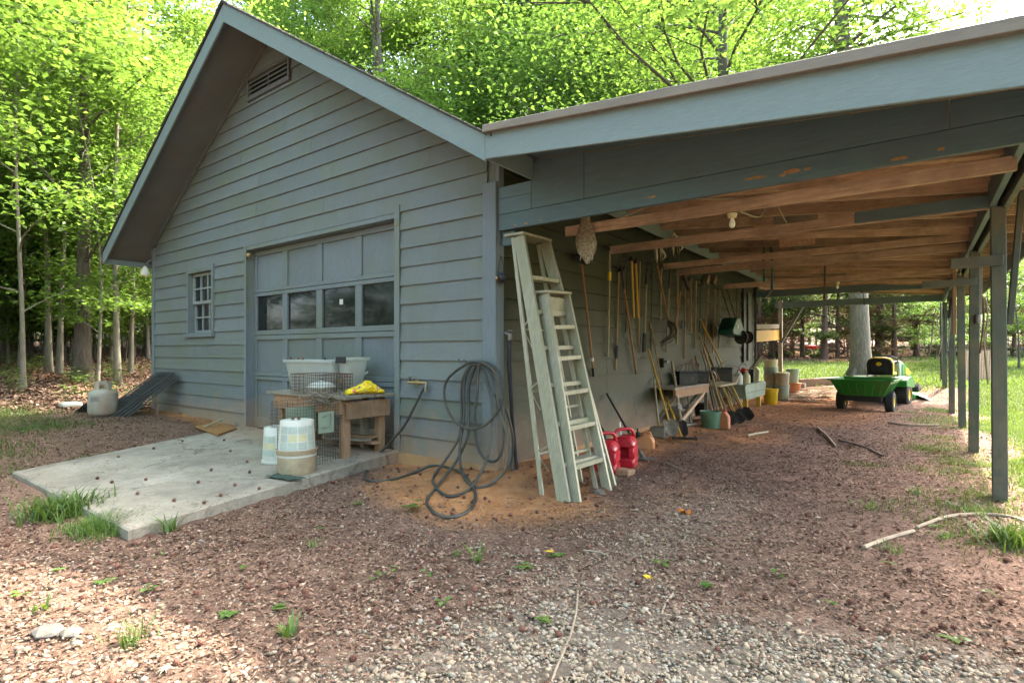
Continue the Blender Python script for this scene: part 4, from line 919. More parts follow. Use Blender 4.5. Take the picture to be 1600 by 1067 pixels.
# gravel
t_ = (1+5**.5)/2
ICO = np.array([(-1, t_, 0), (1, t_, 0), (-1, -t_, 0), (1, -t_, 0), (0, -1, t_), (0, 1, t_), (0, -1, -t_), (0, 1, -t_), (t_, 0, -1), (t_, 0, 1), (-t_, 0, -1), (-t_, 0, 1)])/math.sqrt(1+t_*t_)
ICF = np.array([(0, 11, 5), (0, 5, 1), (0, 1, 7), (0, 7, 10), (0, 10, 11), (1, 5, 9), (5, 11, 4), (11, 10, 2), (10, 7, 6), (7, 1, 8), (3, 9, 4), (3, 4, 2), (3, 2, 6), (3, 6, 8), (3, 8, 9), (4, 9, 5), (2, 4, 11), (6, 2, 10), (8, 6, 7), (9, 8, 1)])
def stones(x, y, size, seed, sink=.35, rad_=None):
    r = np.random.default_rng(seed); n = len(x); s = (size*r.lognormal(0, .38, n))[:, None, None]
    B = ICO[None]*(1+r.normal(0, .14, (n, 12, 1))); B = B*np.stack([r.uniform(.8, 1.3, n), r.uniform(.65, 1.0, n), r.uniform(.45, .75, n)], 1)[:, None, :]
    a = r.uniform(0, 6.28, n); c, s_ = np.cos(a)[:, None], np.sin(a)[:, None]
    X = B[:, :, 0]*c-B[:, :, 1]*s_; Y = B[:, :, 0]*s_+B[:, :, 1]*c; B = np.stack([X, Y, B[:, :, 2]], 2)*s
    B[:, :, 0] += x[:, None]; B[:, :, 1] += y[:, None]; B[:, :, 2] += (height(x, y)+s[:, 0, 0]*(.5-sink))[:, None]
    V = B.reshape(-1, 3); F = (ICF[None]+12*np.arange(n)[:, None, None]).reshape(-1, 3); return V, F
x, y, d = wedge(150000, 1.55, 5.2, -80, 1680, 1.3); Zn = zone(x, y)
keep = (rng.uniform(0, 1, len(x)) < Zn[:, 2]**1.3*.95+.03*(y < -1.3)) & ~inside(x, y) & (Zn[:, 0] < .5); x, y = x[keep], y[keep]
V, F = stones(x, y, np.where(y > -1.2, .0050, .0060), 5, .2); o = link('gravel', np_mesh('gravel', V, F, 'gravel', np.repeat(np.where(y > -1.2, rng.uniform(.3, .68, len(x)), rng.uniform(0, 1, len(x))), 12), smooth=True), kind='stuff'); o['label'] = 'pale gravel scattered over the drive'; o['category'] = 'gravel'
# grass
def grass(x, y, h, seed, wd=.004, lean=.8):
    r = np.random.default_rng(seed); n = len(x); z = height(x, y); a = r.uniform(0, 6.28, n); hh = h*r.uniform(.5, 1.4, n); ln = hh*r.uniform(.15, lean, n)
    dx, dy = np.cos(a), np.sin(a); w = wd*r.uniform(.7, 1.5, n); P = np.stack([x, y, z-.005], 1); sd = np.stack([-dy*w, dx*w, 0*w], 1)
    lean1 = np.stack([dx*ln*.35, dy*ln*.35, hh*.62], 1); lean2 = np.stack([dx*ln, dy*ln, hh*.95], 1)
    v = np.stack([P-sd, P+sd, P+sd*.8+lean1, P+lean2, P-sd*.8+lean1], 1); b = np.arange(n)*5
    F = np.concatenate([np.stack([b, b+1, b+2, b+4], 1), np.stack([b+4, b+2, b+3, b+3], 1)])
    return v.reshape(-1, 3), np.concatenate([np.stack([b, b+1, b+2], 1), np.stack([b, b+2, b+4], 1), np.stack([b+4, b+2, b+3], 1)])
X_ = []; Y_ = []; H_ = []
x, y, d = wedge(190000, 3.2, 13, 1180, 1640, 1.5); k_ = (rng.uniform(0, 1, len(x)) < zone(x, y)[:, 0]**1.5) & (x > 3.0); X_.append(x[k_]); Y_.append(y[k_]); 
V1, F1 = grass(x[k_], y[k_], .042, 6, .003)
x, y, d = wedge(70000, 12, 30, 1180, 1640, 1.3); k_ = rng.uniform(0, 1, len(x)) < zone(x, y)[:, 0]; V2, F2 = grass(x[k_], y[k_], .075, 7, .008)
x, y, d = wedge(60000, 4, 13, -60, 330, 1.3); nz = np.sin(2.3*x+np.sin(1.7*y))*np.sin(1.9*y+.6); k_ = (rng.uniform(0, 1, len(x)) < zone(x, y)[:, 0]*(.3+.7*(nz > .05))) & (x < -2.6) & ~inside(x, y); V3, F3 = grass(x[k_], y[k_], .045, 8, .004)
# clumps straggling into the mulch along the posts
cx = 3.55-np.abs(rng.normal(0, .35, 60)); cy = rng.uniform(.2, 9.5, 60); i_ = rng.integers(0, 60, 9000); x = cx[i_]+rng.normal(0, .12, 9000); y = cy[i_]+rng.normal(0, .12, 9000)
V4, F4 = grass(x, y, .04, 9, .0022, 1.2)
for V, F, lab in ((V1, F1, 'short green lawn grass right of the posts'), (V2, F2, 'sunlit lawn grass behind the carport'), (V3, F3, 'sparse patchy grass left of the apron'), (V4, F4, 'grass straggling into the mulch along the posts')):
    o = link('grass', np_mesh('grass', V, F, 'grass', np.repeat(rng.uniform(0, 1, len(V)//5), 5)), kind='stuff'); o['label'] = lab; o['category'] = 'grass'
# sweetgum seed balls
def ball_arrays(r=.014, seed=0):
    q = np.random.default_rng(seed); n = 34; k = np.arange(n)+.5; ph = np.arccos(1-2*k/n); th_ = np.pi*(1+5**.5)*k
    D_ = np.stack([np.cos(th_)*np.sin(ph), np.sin(th_)*np.sin(ph), np.cos(ph)], 1); V = []; F = []
    V += [tuple(v*r*.78) for v in ICO]; F += [tuple(f) for f in ICF]
    for d_ in D_:
        a = np.cross(d_, [.3, .5, .81]); a /= np.linalg.norm(a); b_ = np.cross(d_, a); k0 = len(V); w_ = r*.17
        V += [tuple(d_*r*.7+a*w_), tuple(d_*r*.7-a*w_*.5+b_*w_*.86), tuple(d_*r*.7-a*w_*.5-b_*w_*.86), tuple(d_*r*q.uniform(1.1, 1.35))]
        F += [(k0, k0+1, k0+3), (k0+1, k0+2, k0+3), (k0+2, k0, k0+3)]
    return np.array(V), np.array(F)
BV, BF = ball_arrays(); bm_ = [np_mesh('sweetgum_ball', BV, BF, 'ball', np.full(len(BV), g)) for g in (.15, .5, .9)]
x, y, d = wedge(1150, 1.7, 9.5, -40, 1600, 1.4); Zn = zone(x, y); k_ = ~inside(x, y) & (rng.uniform(0, 1, len(x)) > np.maximum(Zn[:, 0], Zn[:, 2]*.72)) & ~((x > .6) & (y > .5) & (rng.uniform(0, 1, len(x)) < .75)); x, y, d = x[k_], y[k_], d[k_]
o_ = np.argsort(d); near, rest = o_[:150], o_[150:]
for k in near:
    o = link('sweetgum_ball', bm_[k % 3]); o.location = (x[k], y[k], height(x[k], y[k])+.012); o.rotation_euler = (k, k*2., k*3.); s_ = random.uniform(.8, 1.15); o.scale = (s_,)*3
    tag(o, 'spiky brown sweetgum seed ball lying in the mulch near the viewer', 'seed ball', 'sweetgum seed balls in the mulch')
nb = len(rest); sc_ = rng.uniform(.75, 1.15, nb)[:, None, None]; ang = rng.uniform(0, 6.28, nb); ca, sa = np.cos(ang)[:, None], np.sin(ang)[:, None]
B = BV[None]*sc_; Bx = B[:, :, 0]*ca-B[:, :, 1]*sa+x[rest][:, None]; By = B[:, :, 0]*sa+B[:, :, 1]*ca+y[rest][:, None]; Bz = B[:, :, 2]+(height(x[rest], y[rest])+.010)[:, None]
V = np.stack([Bx, By, Bz], 2).reshape(-1, 3); F = (BF[None]+len(BV)*np.arange(nb)[:, None, None]).reshape(-1, 3)
o = link('sweetgum_balls', np_mesh('sweetgum_balls', V, F, 'ball', np.repeat(rng.uniform(0, 1, nb), len(BV))), kind='stuff'); o['label'] = 'brown spiky seed balls strewn through the mulch'; o['category'] = 'seed balls'
for i, (px, py) in enumerate(((152, 742), (272, 776), (228, 745), (255, 811), (254, 817), (270, 822), (251, 839), (319, 780), (367, 755), (175, 748), (345, 770), (405, 761), (390, 737), (330, 733), (185, 711), (240, 700), (285, 690), (360, 706), (420, 770), (310, 750), (215, 765), (440, 741), (300, 820), (386, 722), (350, 690))):
    p = onZ(px, py, .10)
    if not inside(np.array([p.x]), np.array([p.y]))[0]: continue
    o = link('sweetgum_ball', bm_[i % 3]); o.location = (p.x, p.y, slab_z(p.y)+.013); o.rotation_euler = (i, i*2, 0); tag(o, 'spiky brown sweetgum seed ball lying on the concrete apron', 'seed ball', 'sweetgum seed balls on the apron')
# crumbs on the apron
nC_ = 5200; x = rng.uniform(-4.2, -.8, nC_); y = -2.5*rng.uniform(0, 1, nC_)**1.2; edge = np.minimum(np.abs(y+2.52), np.minimum(-y*.8, np.abs(x+.72+(y+2.56)*.17))); k_ = inside(x, y) & (y < -.04) & (rng.uniform(0, 1, nC_) < .06+.9*np.exp(-edge/.12)+.55*(np.sin(3.1*x+1)*np.sin(4.3*y+.4) > .55)); x, y = x[k_], y[k_]
V, F = flat_bits(len(x), x, y, .020, .008, .001, 12, .05); V[:, 2] = slab_z(V[:, 1])+.004+np.abs(rng.normal(0, .002, len(V))); o = link('leaf_crumbs', np_mesh('leaf_crumbs', V, F, 'chips', np.repeat(rng.uniform(0, 1, len(x)), 4)), kind='stuff'); o['label'] = 'leaf crumbs scattered on the concrete apron'; o['category'] = 'leaf litter'
# weeds and tufts, each a plant of its own
def tuft(p, h, n, spread, label, wd=.004, group=None, seed=0):
    r = np.random.default_rng(seed); x = p.x+r.normal(0, spread, n); y = p.y+r.normal(0, spread, n); V, F = grass(x, y, h, seed, wd, 1.5)
    o = link('grass_tuft', np_mesh('grass_tuft', V-np.array([p.x, p.y, height(p.x, p.y)]), F, 'weed', np.repeat(r.uniform(0, 1, n), 5))); o.location = (p.x, p.y, height(p.x, p.y)); tag(o, label, 'grass tuft', group)
tuft(onZ(95, 800, .02), .13, 420, .10, 'big bright grass tuft at the left front corner of the apron', .005, seed=21)
tuft(onZ(160, 822, .02), .08, 900, .10, 'low dense grass cushion under the front edge of the apron', .0022, seed=22)
tuft(onZ(265, 826, .01), .10, 22, .015, 'small splayed grass clump at the apron edge, left of the leafy weed', .006, seed=23)
tuft(onZ(450, 1000, 0), .075, 14, .010, 'broad-bladed grass clump in the foreground mulch', .006, seed=24)
tuft(onZ(205, 1005, 0), .09, 60, .03, 'thin wispy grass clump in the left foreground gravel', .0018, seed=25)
tuft(onZ(745, 875, 0), .065, 12, .010, 'small grass clump in the mulch in front of the hose', .006, seed=26)
tuft(onZ(70, 952, 0), .06, 14, .02, 'small grass clump near the left edge of the foreground', .005, seed=27)
tuft(onZ(1580, 850, 0), .11, 240, .07, 'grass clump at the right edge beside the bent stick', .004, seed=28)
tuft(onZ(495, 855, 0), .05, 10, .02, 'small grass sprig in the middle of the mulch', .004, seed=29)
for k in range(22):
    u_ = R.random(); p = Vector((-4.3+R.uniform(-.5, 1.2), -2.9+R.uniform(-.5, .45), 0)) if k < 14 else Vector((3.1+R.uniform(-.5, .4), R.uniform(-.2, 1.6), 0))
    tuft(p, R.uniform(.03, .07), R.randint(20, 90), R.uniform(.02, .05), 'small ragged grass clump', .0022, 'small ragged grass clumps', 60+k)
def weed(p, r_, n, size, label, group=None, seed=0, h=.02):
    R_ = random.Random(seed); P = []
    for k in range(n):
        a = k*2.4+R_.random(); e = r_*math.sqrt((k+.5)/n); P.append(Vector((e*math.cos(a), e*math.sin(a), h*R_.uniform(.5, 1.3))))
    V = []; F = []
    for q in P:
        a = math.atan2(q.y, q.x); d = Vector((math.cos(a), math.sin(a), R_.uniform(-.1, .25))); w = Vector((-d.y, d.x, R_.uniform(-.2, .2))); s_ = size*R_.uniform(.7, 1.2); k0 = len(V)
        V += [q-d*s_*.45, q-d*s_*.1+w*s_*.36, q+d*s_*.3+w*s_*.22, q+d*s_*.6-Vector((0, 0, s_*.1)), q+d*s_*.3-w*s_*.22, q-d*s_*.1-w*s_*.36]; F.append(tuple(range(k0, k0+6)))
        st = len(V); V += [Vector((0, 0, -.01)), Vector((.002, .001, -.01)), q-d*s_*.4]; F.append((st, st+1, st+2))
    me = bpy.data.meshes.new('weed'); me.from_pydata([tuple(v) for v in V], [], F); a_ = me.attributes.new('var', 'FLOAT', 'POINT'); a_.data.foreach_set('value', [R_.random() for _ in V]); me.materials.append(MT['weed'])
    o = link('weed', me); o.location = (p.x, p.y, height(p.x, p.y)+.004); tag(o, label, 'weed', group)
weed(onZ(348, 655, .12), .10, 22, .05, 'leafy weed at the wall between the window and the door', seed=1, h=.10)
weed(onZ(372, 664, .12), .05, 12, .035, 'low weed hugging the door jamb', seed=2, h=.05)
weed(onZ(322, 792, .02), .06, 14, .035, 'leafy weed at the front edge of the apron', seed=3, h=.05)
weed(onZ(648, 800, 0), .06, 5, .085, 'wide-leaved seedling in front of the hose coils', seed=4, h=.05)
for i, (px, py) in enumerate(((378, 893), (230, 928), (165, 912), (848, 975), (620, 893), (590, 905), (436, 960), (355, 967), (668, 900), (712, 868), (870, 868), (820, 890), (1300, 952), (1545, 934), (1035, 885), (1460, 826), (1390, 888), (1212, 905), (1105, 920), (560, 790), (250, 870), (90, 895), (30, 935), (1492, 1010), (500, 830), (690, 950))):
    weed(onZ(px, py, 0), .022+.01*(i % 3), 3+i % 4, .030+.004*(i % 4), 'small green seedling poking through the mulch', 'seedlings in the mulch', seed=40+i, h=.02)
# lush undergrowth plants at the woods' edge
for i in range(26):
    px = R.uniform(-20, 235); d = R.uniform(9.5, 15); p = at(px, d)
    if p.x > -7.9: continue
    weed(p, .22, 40, .10, 'leafy low plant on the forest floor at the woods edge', 'low plants at the woods edge', seed=80+i, h=.28)
# ------------------------------------------------------------------ things in front of the door
def wiregrid(m, o, u, v, nu, nv, w=.0022):
    o, u, v = Vector(o), Vector(u), Vector(v); nrm = u.cross(v).normalized()
    for i in range(nu+1): p = o+u*(i/nu); m.bar(p, p+v, w, w, nrm)
    for j in range(nv+1): p = o+v*(j/nv); m.bar(p, p+u, w, w, nrm)
tx0, tx1, ty0, ty1, tz = -2.58, -1.33, -.60, -.05, .70
T = thing('work_table', 'rough wooden work table standing on the apron before the overhead door', 'table', (-1.95, -.32, .12))
for (x, y, t_) in ((tx1-.05, ty0+.05, 'leg'), (tx1-.05, ty1-.08, 'leg'), (tx0+.12, ty0+.07, 'leg'), (tx0+.12, ty1-.08, 'leg')):
    m = M(); m.box(x-.038, x+.038, y-.038, y+.038, slab_z(y)-.004, tz-.03); m.build('leg', 'tanwood', T, bev=.004)
m = M(); m.box(tx1-.30, tx1-.245, ty1-.13, ty1-.05, slab_z(-.1), tz-.05); m.build('leg', 'oldwood', T)
m = M(); m.box(tx1+.0, tx1+.036, ty0+.02, ty1-.02, tz-.22, tz-.055); m.build('apron_board', 'tanwood', T, bev=.003)
m = M(); m.box(tx0+.1, tx1-.0, ty0-.034, ty0+.002, tz-.17, tz-.03); m.build('apron_board', 'tanwood', T, bev=.003)
m = M(); m.box(tx0+.1, tx1-.05, ty1-.07, ty1-.03, .24, .33); m.build('stretcher', 'oldwood', T)
for i, (a_, b_) in enumerate(((ty0-.06, ty0+.13), (ty0+.135, ty0+.33), (ty0+.335, ty1+.0))):
    m = M(); sx = [.10, .04, .08][i]; m.box(tx0-.02*i, tx1+sx, a_, b_, tz-.028, tz+.004*(i % 2)); m.build('top_board', 'oldwood', T, bev=.003)
for i in range(5):
    m = M(); a = R.uniform(-.3, .3); c = Vector((R.uniform(-1.75, -1.45), R.uniform(-.35, -.12), .16+.022*i)); m.bar(c-Vector((.3*math.cos(a), .3*math.sin(a), 0)), c+Vector((.3*math.cos(a), .3*math.sin(a), .02)), .10, .02)
    solo(m, 'scrap_board', 'oldwood' if i % 2 else 'tanwood', 'scrap board lying in the loose pile under the work table', 'board', 'scrap boards under the table')
# wire cage on the ground and wire basket on the table
m = M(); cx0, cx1, cy0, cy1, cz0, cz1 = -1.78, -1.35, -1.06, -.62, slab_z(-.8), .66
CG = thing('wire_cage', 'tall rusty wire mesh cage standing in front of the work table', 'cage', (-1.8, -.83, cz0))
wiregrid(m, (cx0, cy0, cz0), (cx1-cx0, 0, 0), (0, 0, cz1-cz0), 16, 20); wiregrid(m, (cx1, cy0, cz0), (0, cy1-cy0, 0), (0, 0, cz1-cz0), 16, 20); wiregrid(m, (cx0, cy1, cz0), (cx1-cx0, 0, 0), (0, 0, cz1-cz0), 12, 10); wiregrid(m, (cx0, cy0, cz0), (0, cy1-cy0, 0), (0, 0, cz1-cz0), 8, 14)
m.build('mesh', 'wire', CG)
m = M(); m.box(cx1+.004, cx1+.012, -.86, -.70, .38, .57); m.build('door_plate', 'greengrey', CG); m = M(); m.tube(smooth_path([(cx1+.02, -.83, .53), (cx1+.03, -.75, .55), (cx1+.03, -.76, .44), (cx1+.02, -.83, .43)], 4), .004, 5); m.build('latch', 'steel', CG)
m = M(); m.box(cx0+.1, cx0+.11, cy0+.08, cy1-.05, .36, .60); m.build('grey_sheet', 'greengrey', CG)
BK = thing('wire_basket', 'small rusty wire basket on the table in front of the tubs', 'basket', (-2.05, -.52, tz))
m = M(); bx0_, bx1_, by0, by1, bz0, bz1 = -1.98, -1.50, -.74, -.37, tz+.004, tz+.20
for o_, u_, v_, a_, b_ in (((bx0_, by0, bz0), (bx1_-bx0_, 0, 0), (0, 0, bz1-bz0), 15, 6), ((bx1_, by0, bz0), (0, by1-by0, 0), (0, 0, bz1-bz0), 12, 6), ((bx0_, by1, bz0), (bx1_-bx0_, 0, 0), (0, 0, bz1-bz0), 18, 6), ((bx0_, by0, bz0), (0, by1-by0, 0), (0, 0, bz1-bz0), 8, 6)): wiregrid(m, o_, u_, v_, a_, b_, .003)
m.build('mesh', 'rusty', BK); m = M(); m.tube([(bx0_, by0, bz1), (bx1_, by0, bz1), (bx1_, by1, bz1), (bx0_, by1, bz1)], .004, 6, closed=True); m.build('rim', 'rusty', BK)
m = M(); m.lathe([(.0, 0), (.10, .01), (.14, .06), (.10, .10), (.0, .12)], (-1.74, -.56, tz+.01), 12); m.xf(Matrix.Identity(4)); solo(m, 'plastic_bundle', 'white', 'crumpled pale plastic bundle inside the wire basket', 'bundle', smooth=True)
# heap of twigs and dry leaves spilling over the table edge
m = M()
for i in range(420):
    c = Vector((R.gauss(-1.52, .10), R.gauss(-.66, .09), tz+abs(R.gauss(0, .022))-.10*R.random()*(R.random() < .6))); a = R.uniform(0, 6.28); d = Vector((math.cos(a), math.sin(a), R.uniform(-.6, .4)))*R.uniform(.02, .05); m.bar(c-d, c+d, .005, .004)
solo(m, 'twig_heap', 'litter' if False else 'oldwood', 'heap of brittle twigs spilling over the front of the table', 'twig heap')['kind'] = 'stuff'
def rbox(m, x0, x1, y0, y1, z0, z1, r, tap=0., n=4):
    """rounded-corner tapered tub wall profile"""
    def ring(e, z):
        o = []
        for (sx, sy, a0) in ((1, 1, 0), (-1, 1, 90), (-1, -1, 180), (1, -1, 270)):
            for k in range(n+1):
                a = rad(a0+90*k/n); o.append(((x0+x1)/2+sx*((x1-x0)/2+e-r)+r*math.cos(a), (y0+y1)/2+sy*((y1-y0)/2+e-r)+r*math.sin(a), z))
        return o
    return ring
def tub(x0, x1, y0, y1, z0, z1, label, lat):
    t = thing('storage_tub', label, 'tub', ((x0+x1)/2, (y0+y1)/2, z0)); m = M(); rg = rbox(m, x0, x1, y0, y1, z0, z1, .05)
    prof = [(-.045, z0), (-.04, z0+.006), (-.0, z1-.03), (.02, z1-.028), (.022, z1), (.006, z1), (-.006, z1-.03), (-.046, z0+.012)]
    vs = []; k = len(rg(0, 0))
    for e, z in prof: vs += rg(e, z)
    fs = [(i*k+j, i*k+(j+1) % k, (i+1)*k+(j+1) % k, (i+1)*k+j) for i in range(len(prof)-1) for j in range(k)]
    fs += [tuple(range(k))[::-1], tuple((len(prof)-1)*k+j for j in range(k))]; m.add(vs, fs); m.build('tub_body', 'clear', t, smooth=True)
    if lat:
        m = M(); m.box(x1-.16, x1+.0, y0-.032, y0-.022, z1-.06, z1+.006); m.build('latch', 'black', t)
    return t
ta = onY(446, 600, -.34).x; tb = onY(520, 600, -.34).x
tub(ta, tb, -.36, -.08, tz+.006, tz+.33, 'milky storage tub on the left of the table, dry leaves on its rim', False)
tc = onY(494, 600, -.30).x+.03
tub(tb+.05, -1.62, -.34, -.07, tz+.006, tz+.36, 'milky storage tub with a black latch, on the right behind the basket', True)
for i in range(16):
    m = M(); c = Vector((R.uniform(tb+.1, -1.68), R.uniform(-.28, -.12), tz+.05+R.uniform(0, .14))); d = Vector((R.uniform(-.06, .06), R.uniform(-.05, .05), R.uniform(.0, .07))); m.tube([c, c+d, c+d*1.6+Vector((.01, 0, -.01))], [.014, .016, .006], 6)
    solo(m, 'toy_piece', ['red_far', 'orange_can', 'white', 'red_far', 'yellow'][i % 5], 'small coloured plastic piece inside the latched tub', 'plastic piece', 'coloured pieces in the latched tub', smooth=True)
for i, (x, y) in enumerate(((ta+.15, -.34), (ta+.3, -.20), (ta+.38, -.3), (tb-.1, -.33))):
    o = link('sweetgum_ball', bm_[i % 3]); o.location = (x, -.365, tz+.345); tag(o, 'brown seed ball resting on the rim of the left tub', 'seed ball', 'seed balls on the tub rim')
# crumpled yellow bag
def bagmat():
    m, t, b, o = nt('printed yellow bag'); v = coord(t, rnd=False); a = noise(t, v, 9, 3, .5, 1.5)
    col = ramp(t, a, [(.40, (.78, .55, .01)), (.56, (.80, .60, .02)), (.58, (.60, .05, .02)), (.64, (.70, .12, .02)), (.66, (.75, .72, .60))]); e = noise(t, v, 13, 2, .5, .6)
    col = mix(t, ramp(t, e, [(.63, (0, 0, 0)), (.65, (1, 1, 1))]), col, (.05, .09, .30))
    t.links.new(col, b.inputs['Base Color']); b.inputs['Roughness'].default_value = .28; return m
MT['bag'] = bagmat()
m = M(); nu, nv = 22, 12; vs = []; bc = Vector((-1.36, -.33, tz+.002)); ax = Vector((.25, .97, 0)).normalized(); bx_ = Vector((ax.y, -ax.x, 0))
for i in range(nu):
    u = i/(nu-1)*2-1; w_ = (1-abs(u)**3.2)**.5*.8+.22*abs(u)**3
    for j in range(nv):
        a = 2*math.pi*j/nv; h_ = .052*(1-.5*abs(u)**3)*(1+.25*math.sin(5*u+1)); z = max(0, h_*(1+math.sin(a)))*(1-.35*abs(u)**4); cr_ = 1+.10*math.sin(9*u+3*a)+R.uniform(-.06, .06)
        p = bc+ax*(u*.20)+bx_*(.10*w_*math.cos(a)*cr_)+Vector((0, 0, z*cr_)); vs.append(p)
m.add(vs, [(i*nv+j, i*nv+(j+1) % nv, (i+1)*nv+(j+1) % nv, (i+1)*nv+j) for i in range(nu-1) for j in range(nv)]+[tuple(range(nv)), tuple((nu-1)*nv+j for j in range(nv))[::-1]])
solo(m, 'plastic_bag', 'bag', 'crumpled shiny yellow plastic bag with red and blue print on the table end', 'bag', smooth=False)
# pails on the apron
def pail(c, r0, r1, h, mat, label, ribs=True, inv=False, group=None, lid=None, name='bucket', handle=False, closed=False, n=26):
    c = Vector(c); t = thing(name, label, 'bucket', c, 0, group); prof = [(r0*.97, 0), (r0, .006), (r0+(r1-r0)*.80, h*.80)]
    if ribs: prof += [(r1*1.035, h*.805), (r1*1.035, h*.825), (r1*.99, h*.83), (r1*.995, h*.875), (r1*1.04, h*.88), (r1*1.04, h*.90), (r1*1.0, h*.905), (r1*1.0, h*.955), (r1*1.05, h*.96), (r1*1.05, h)]
    else: prof += [(r1*.995, h*.93), (r1*1.05, h*.94), (r1*1.05, h)]
    if closed: prof += [(0.001, h)]
    else: prof += [(r1*.96, h), (r0*.93, .012), (0.001, .01)]
    if inv: prof = [(r, h-z) for r, z in prof]
    m = M(); m.lathe(prof, c, n, caps=False); m.build('bucket_body', mat, t, smooth=True)
    m = M(); zb = c.z+(h-.003 if inv else .001); m.lathe([(r0*.97, 0), (.001, 0)], (c.x, c.y, zb), n, caps=False); m.build('bucket_base', mat, t)
    if handle:
        a_ = R.uniform(0, 3); pts = [c+Vector((math.cos(a_)*r1*math.cos(b)*1.04, math.sin(a_)*r1*math.cos(b)*1.04, h*.9)) + Vector((-math.sin(a_)*math.sin(b)*r1*1.03, math.cos(a_)*math.sin(b)*r1*1.03, -.07*math.sin(b))) for b in np.linspace(0, math.pi, 12)]
        m = M(); m.tube(pts, .0025, 5); m.build('bail', 'steel', t)
    return t
def label_on(t, c, r_at, z0, z1, a0, a1, mat, name='label', off=.0015):
    m = M(); n = 8; vs = []
    for i in range(n+1):
        a = a0+(a1-a0)*i/n
        for z in (z0, z1): rr_ = r_at(z)+off; vs.append((c[0]+rr_*math.cos(a), c[1]+rr_*math.sin(a), c[2]+z))
    m.add(vs, [(2*i, 2*i+2, 2*i+3, 2*i+1) for i in range(n)]); m.build(name, mat, t)
b1 = at(464, 4.64, .1); b1.z = slab_z(b1.y)
pail(b1, .150, .162, .205, 'beige', 'grimy ribbed beige bucket under the labelled white one', True)
b2 = b1+Vector((0, 0, .145)); tb_ = pail(b2, .134, .152, .300, 'white', 'upturned white bucket with a faded green label, on top of the beige one', False, inv=True, closed=False)
rz_ = lambda z: .152-(.018)*z/.300
a0 = math.atan2(CAM[1]-b2.y, CAM[0]-b2.x)
for k in range(4):
    aa = a0-1.05+k*.56
    for j in range(3):
        if k in (1, 2) and j == 1: continue
        zz = .065+j*.066; label_on(tb_, b2, rz_, zz, zz+.060, aa, aa+.50, 'white_label', 'label_block')
    if k in (1, 2): label_on(tb_, b2, rz_, .133, .188, aa+.02, aa+.48, 'label_yellow', 'label_block')
for k in range(26):
    p = b2+Vector((R.gauss(0, .05), R.gauss(0, .05), .301)); 
    if k < 2: o = link('sweetgum_ball', bm_[k]); o.location = p+Vector((0, 0, .012)); tag(o, 'seed ball lying on top of the upturned white bucket', 'seed ball', 'seed balls on the bucket')
b3 = at(436, 5.08, .1); b3.z = slab_z(b3.y); tc_ = pail(b3, .130, .145, .325, 'white', 'white bucket with a torn green label, behind and left of the stacked pair', False, inv=True)
a0 = math.atan2(CAM[1]-b3.y, CAM[0]-b3.x); rz3 = lambda z: .145-.015*z/.325
for k in range(2):
    for j in range(3): label_on(tc_, b3, rz3, .07+j*.062, .07+j*.062+.055, a0-1.3+k*.55, a0-1.3+k*.55+.48, 'white_label' if j not in (1,) else 'label_yellow', 'label_block')
# dark rag on the apron edge
m = M(); c = onZ(446, 748, .09); vs = []; nu = 12
for i in range(nu):
    for j in range(5):
        u, v_ = i/(nu-1)-.5, j/4-.5; p = c+Vector((u*.34+v_*.02, v_*.11+u*.05, 0)); p.z = slab_z(p.y)+.006+.012*abs(math.sin(7*u+5*v_))+R.uniform(0, .008); vs.append(p)
m.add(vs, [(i*5+j, (i+1)*5+j, (i+1)*5+j+1, i*5+j+1) for i in range(nu-1) for j in range(4)]); solo(m, 'rag', 'clothgreen', 'dark green rag lying flat on the apron edge below the stacked buckets', 'rag')

# ------------------------------------------------------------------ hose, spigot, pipe at the corner
def K(x, y): return (620+x*.2625, 520+y*.2625)
HS = thing('garden_hose', 'long black garden hose coiled on a hook and looping onto the clay', 'hose', onZ(720, 760, 0))
def hang(pts, yb, scale=K, ytop=-.075, closed=False, dy=0.):
    pp = [scale(*p) for p in pts]; pb = max(p[1] for p in pp); out = []
    for px, py in pp:
        t = max(0, (py-575)/(max(pb, 576)-575)); Y = ytop+dy+(yb-ytop)*t*t; p = onY(px, py, Y); g = height(p.x, p.y)+.02
        if p.z < g: p = onZ(px, py, g); p.z = height(p.x, p.y)+.012
        out.append(p)
    return smooth_path(out, 6, closed)
m = M(); m.tube(hang([(415, 185), (300, 280), (285, 400), (340, 520), (430, 570), (530, 545), (610, 450), (632, 350), (610, 240), (550, 185), (480, 175)], -.16, closed=True, dy=-.02), .0125, 8, closed=True); m.build('coil', 'hose', HS, smooth=True)
m = M(); m.tube(hang([(440, 190), (385, 300), (385, 500), (370, 620), (300, 740), (222, 850), (222, 890), (270, 925), (340, 932), (430, 905), (500, 830), (550, 700), (570, 500), (560, 380), (520, 250), (470, 188)], -.38, closed=True), .0125, 8, closed=True); m.build('coil', 'hose', HS, smooth=True)
m = M(); m.tube(hang([(440, 200), (402, 300), (400, 500), (375, 680), (385, 820), (440, 885), (530, 898), (620, 850), (670, 760), (665, 640), (620, 480), (580, 300), (540, 205), (480, 190)], -.30, closed=True, dy=-.015), .0125, 8, closed=True); m.build('coil', 'hose', HS, smooth=True)
m = M(); m.tube(hang([(490, 190), (480, 350), (465, 480), (470, 620), (500, 720), (560, 765), (610, 740), (635, 640), (635, 450), (620, 330), (580, 230), (530, 190)], -.14, closed=True, dy=-.03), .0125, 8, closed=True); m.build('coil', 'hose', HS, smooth=True)
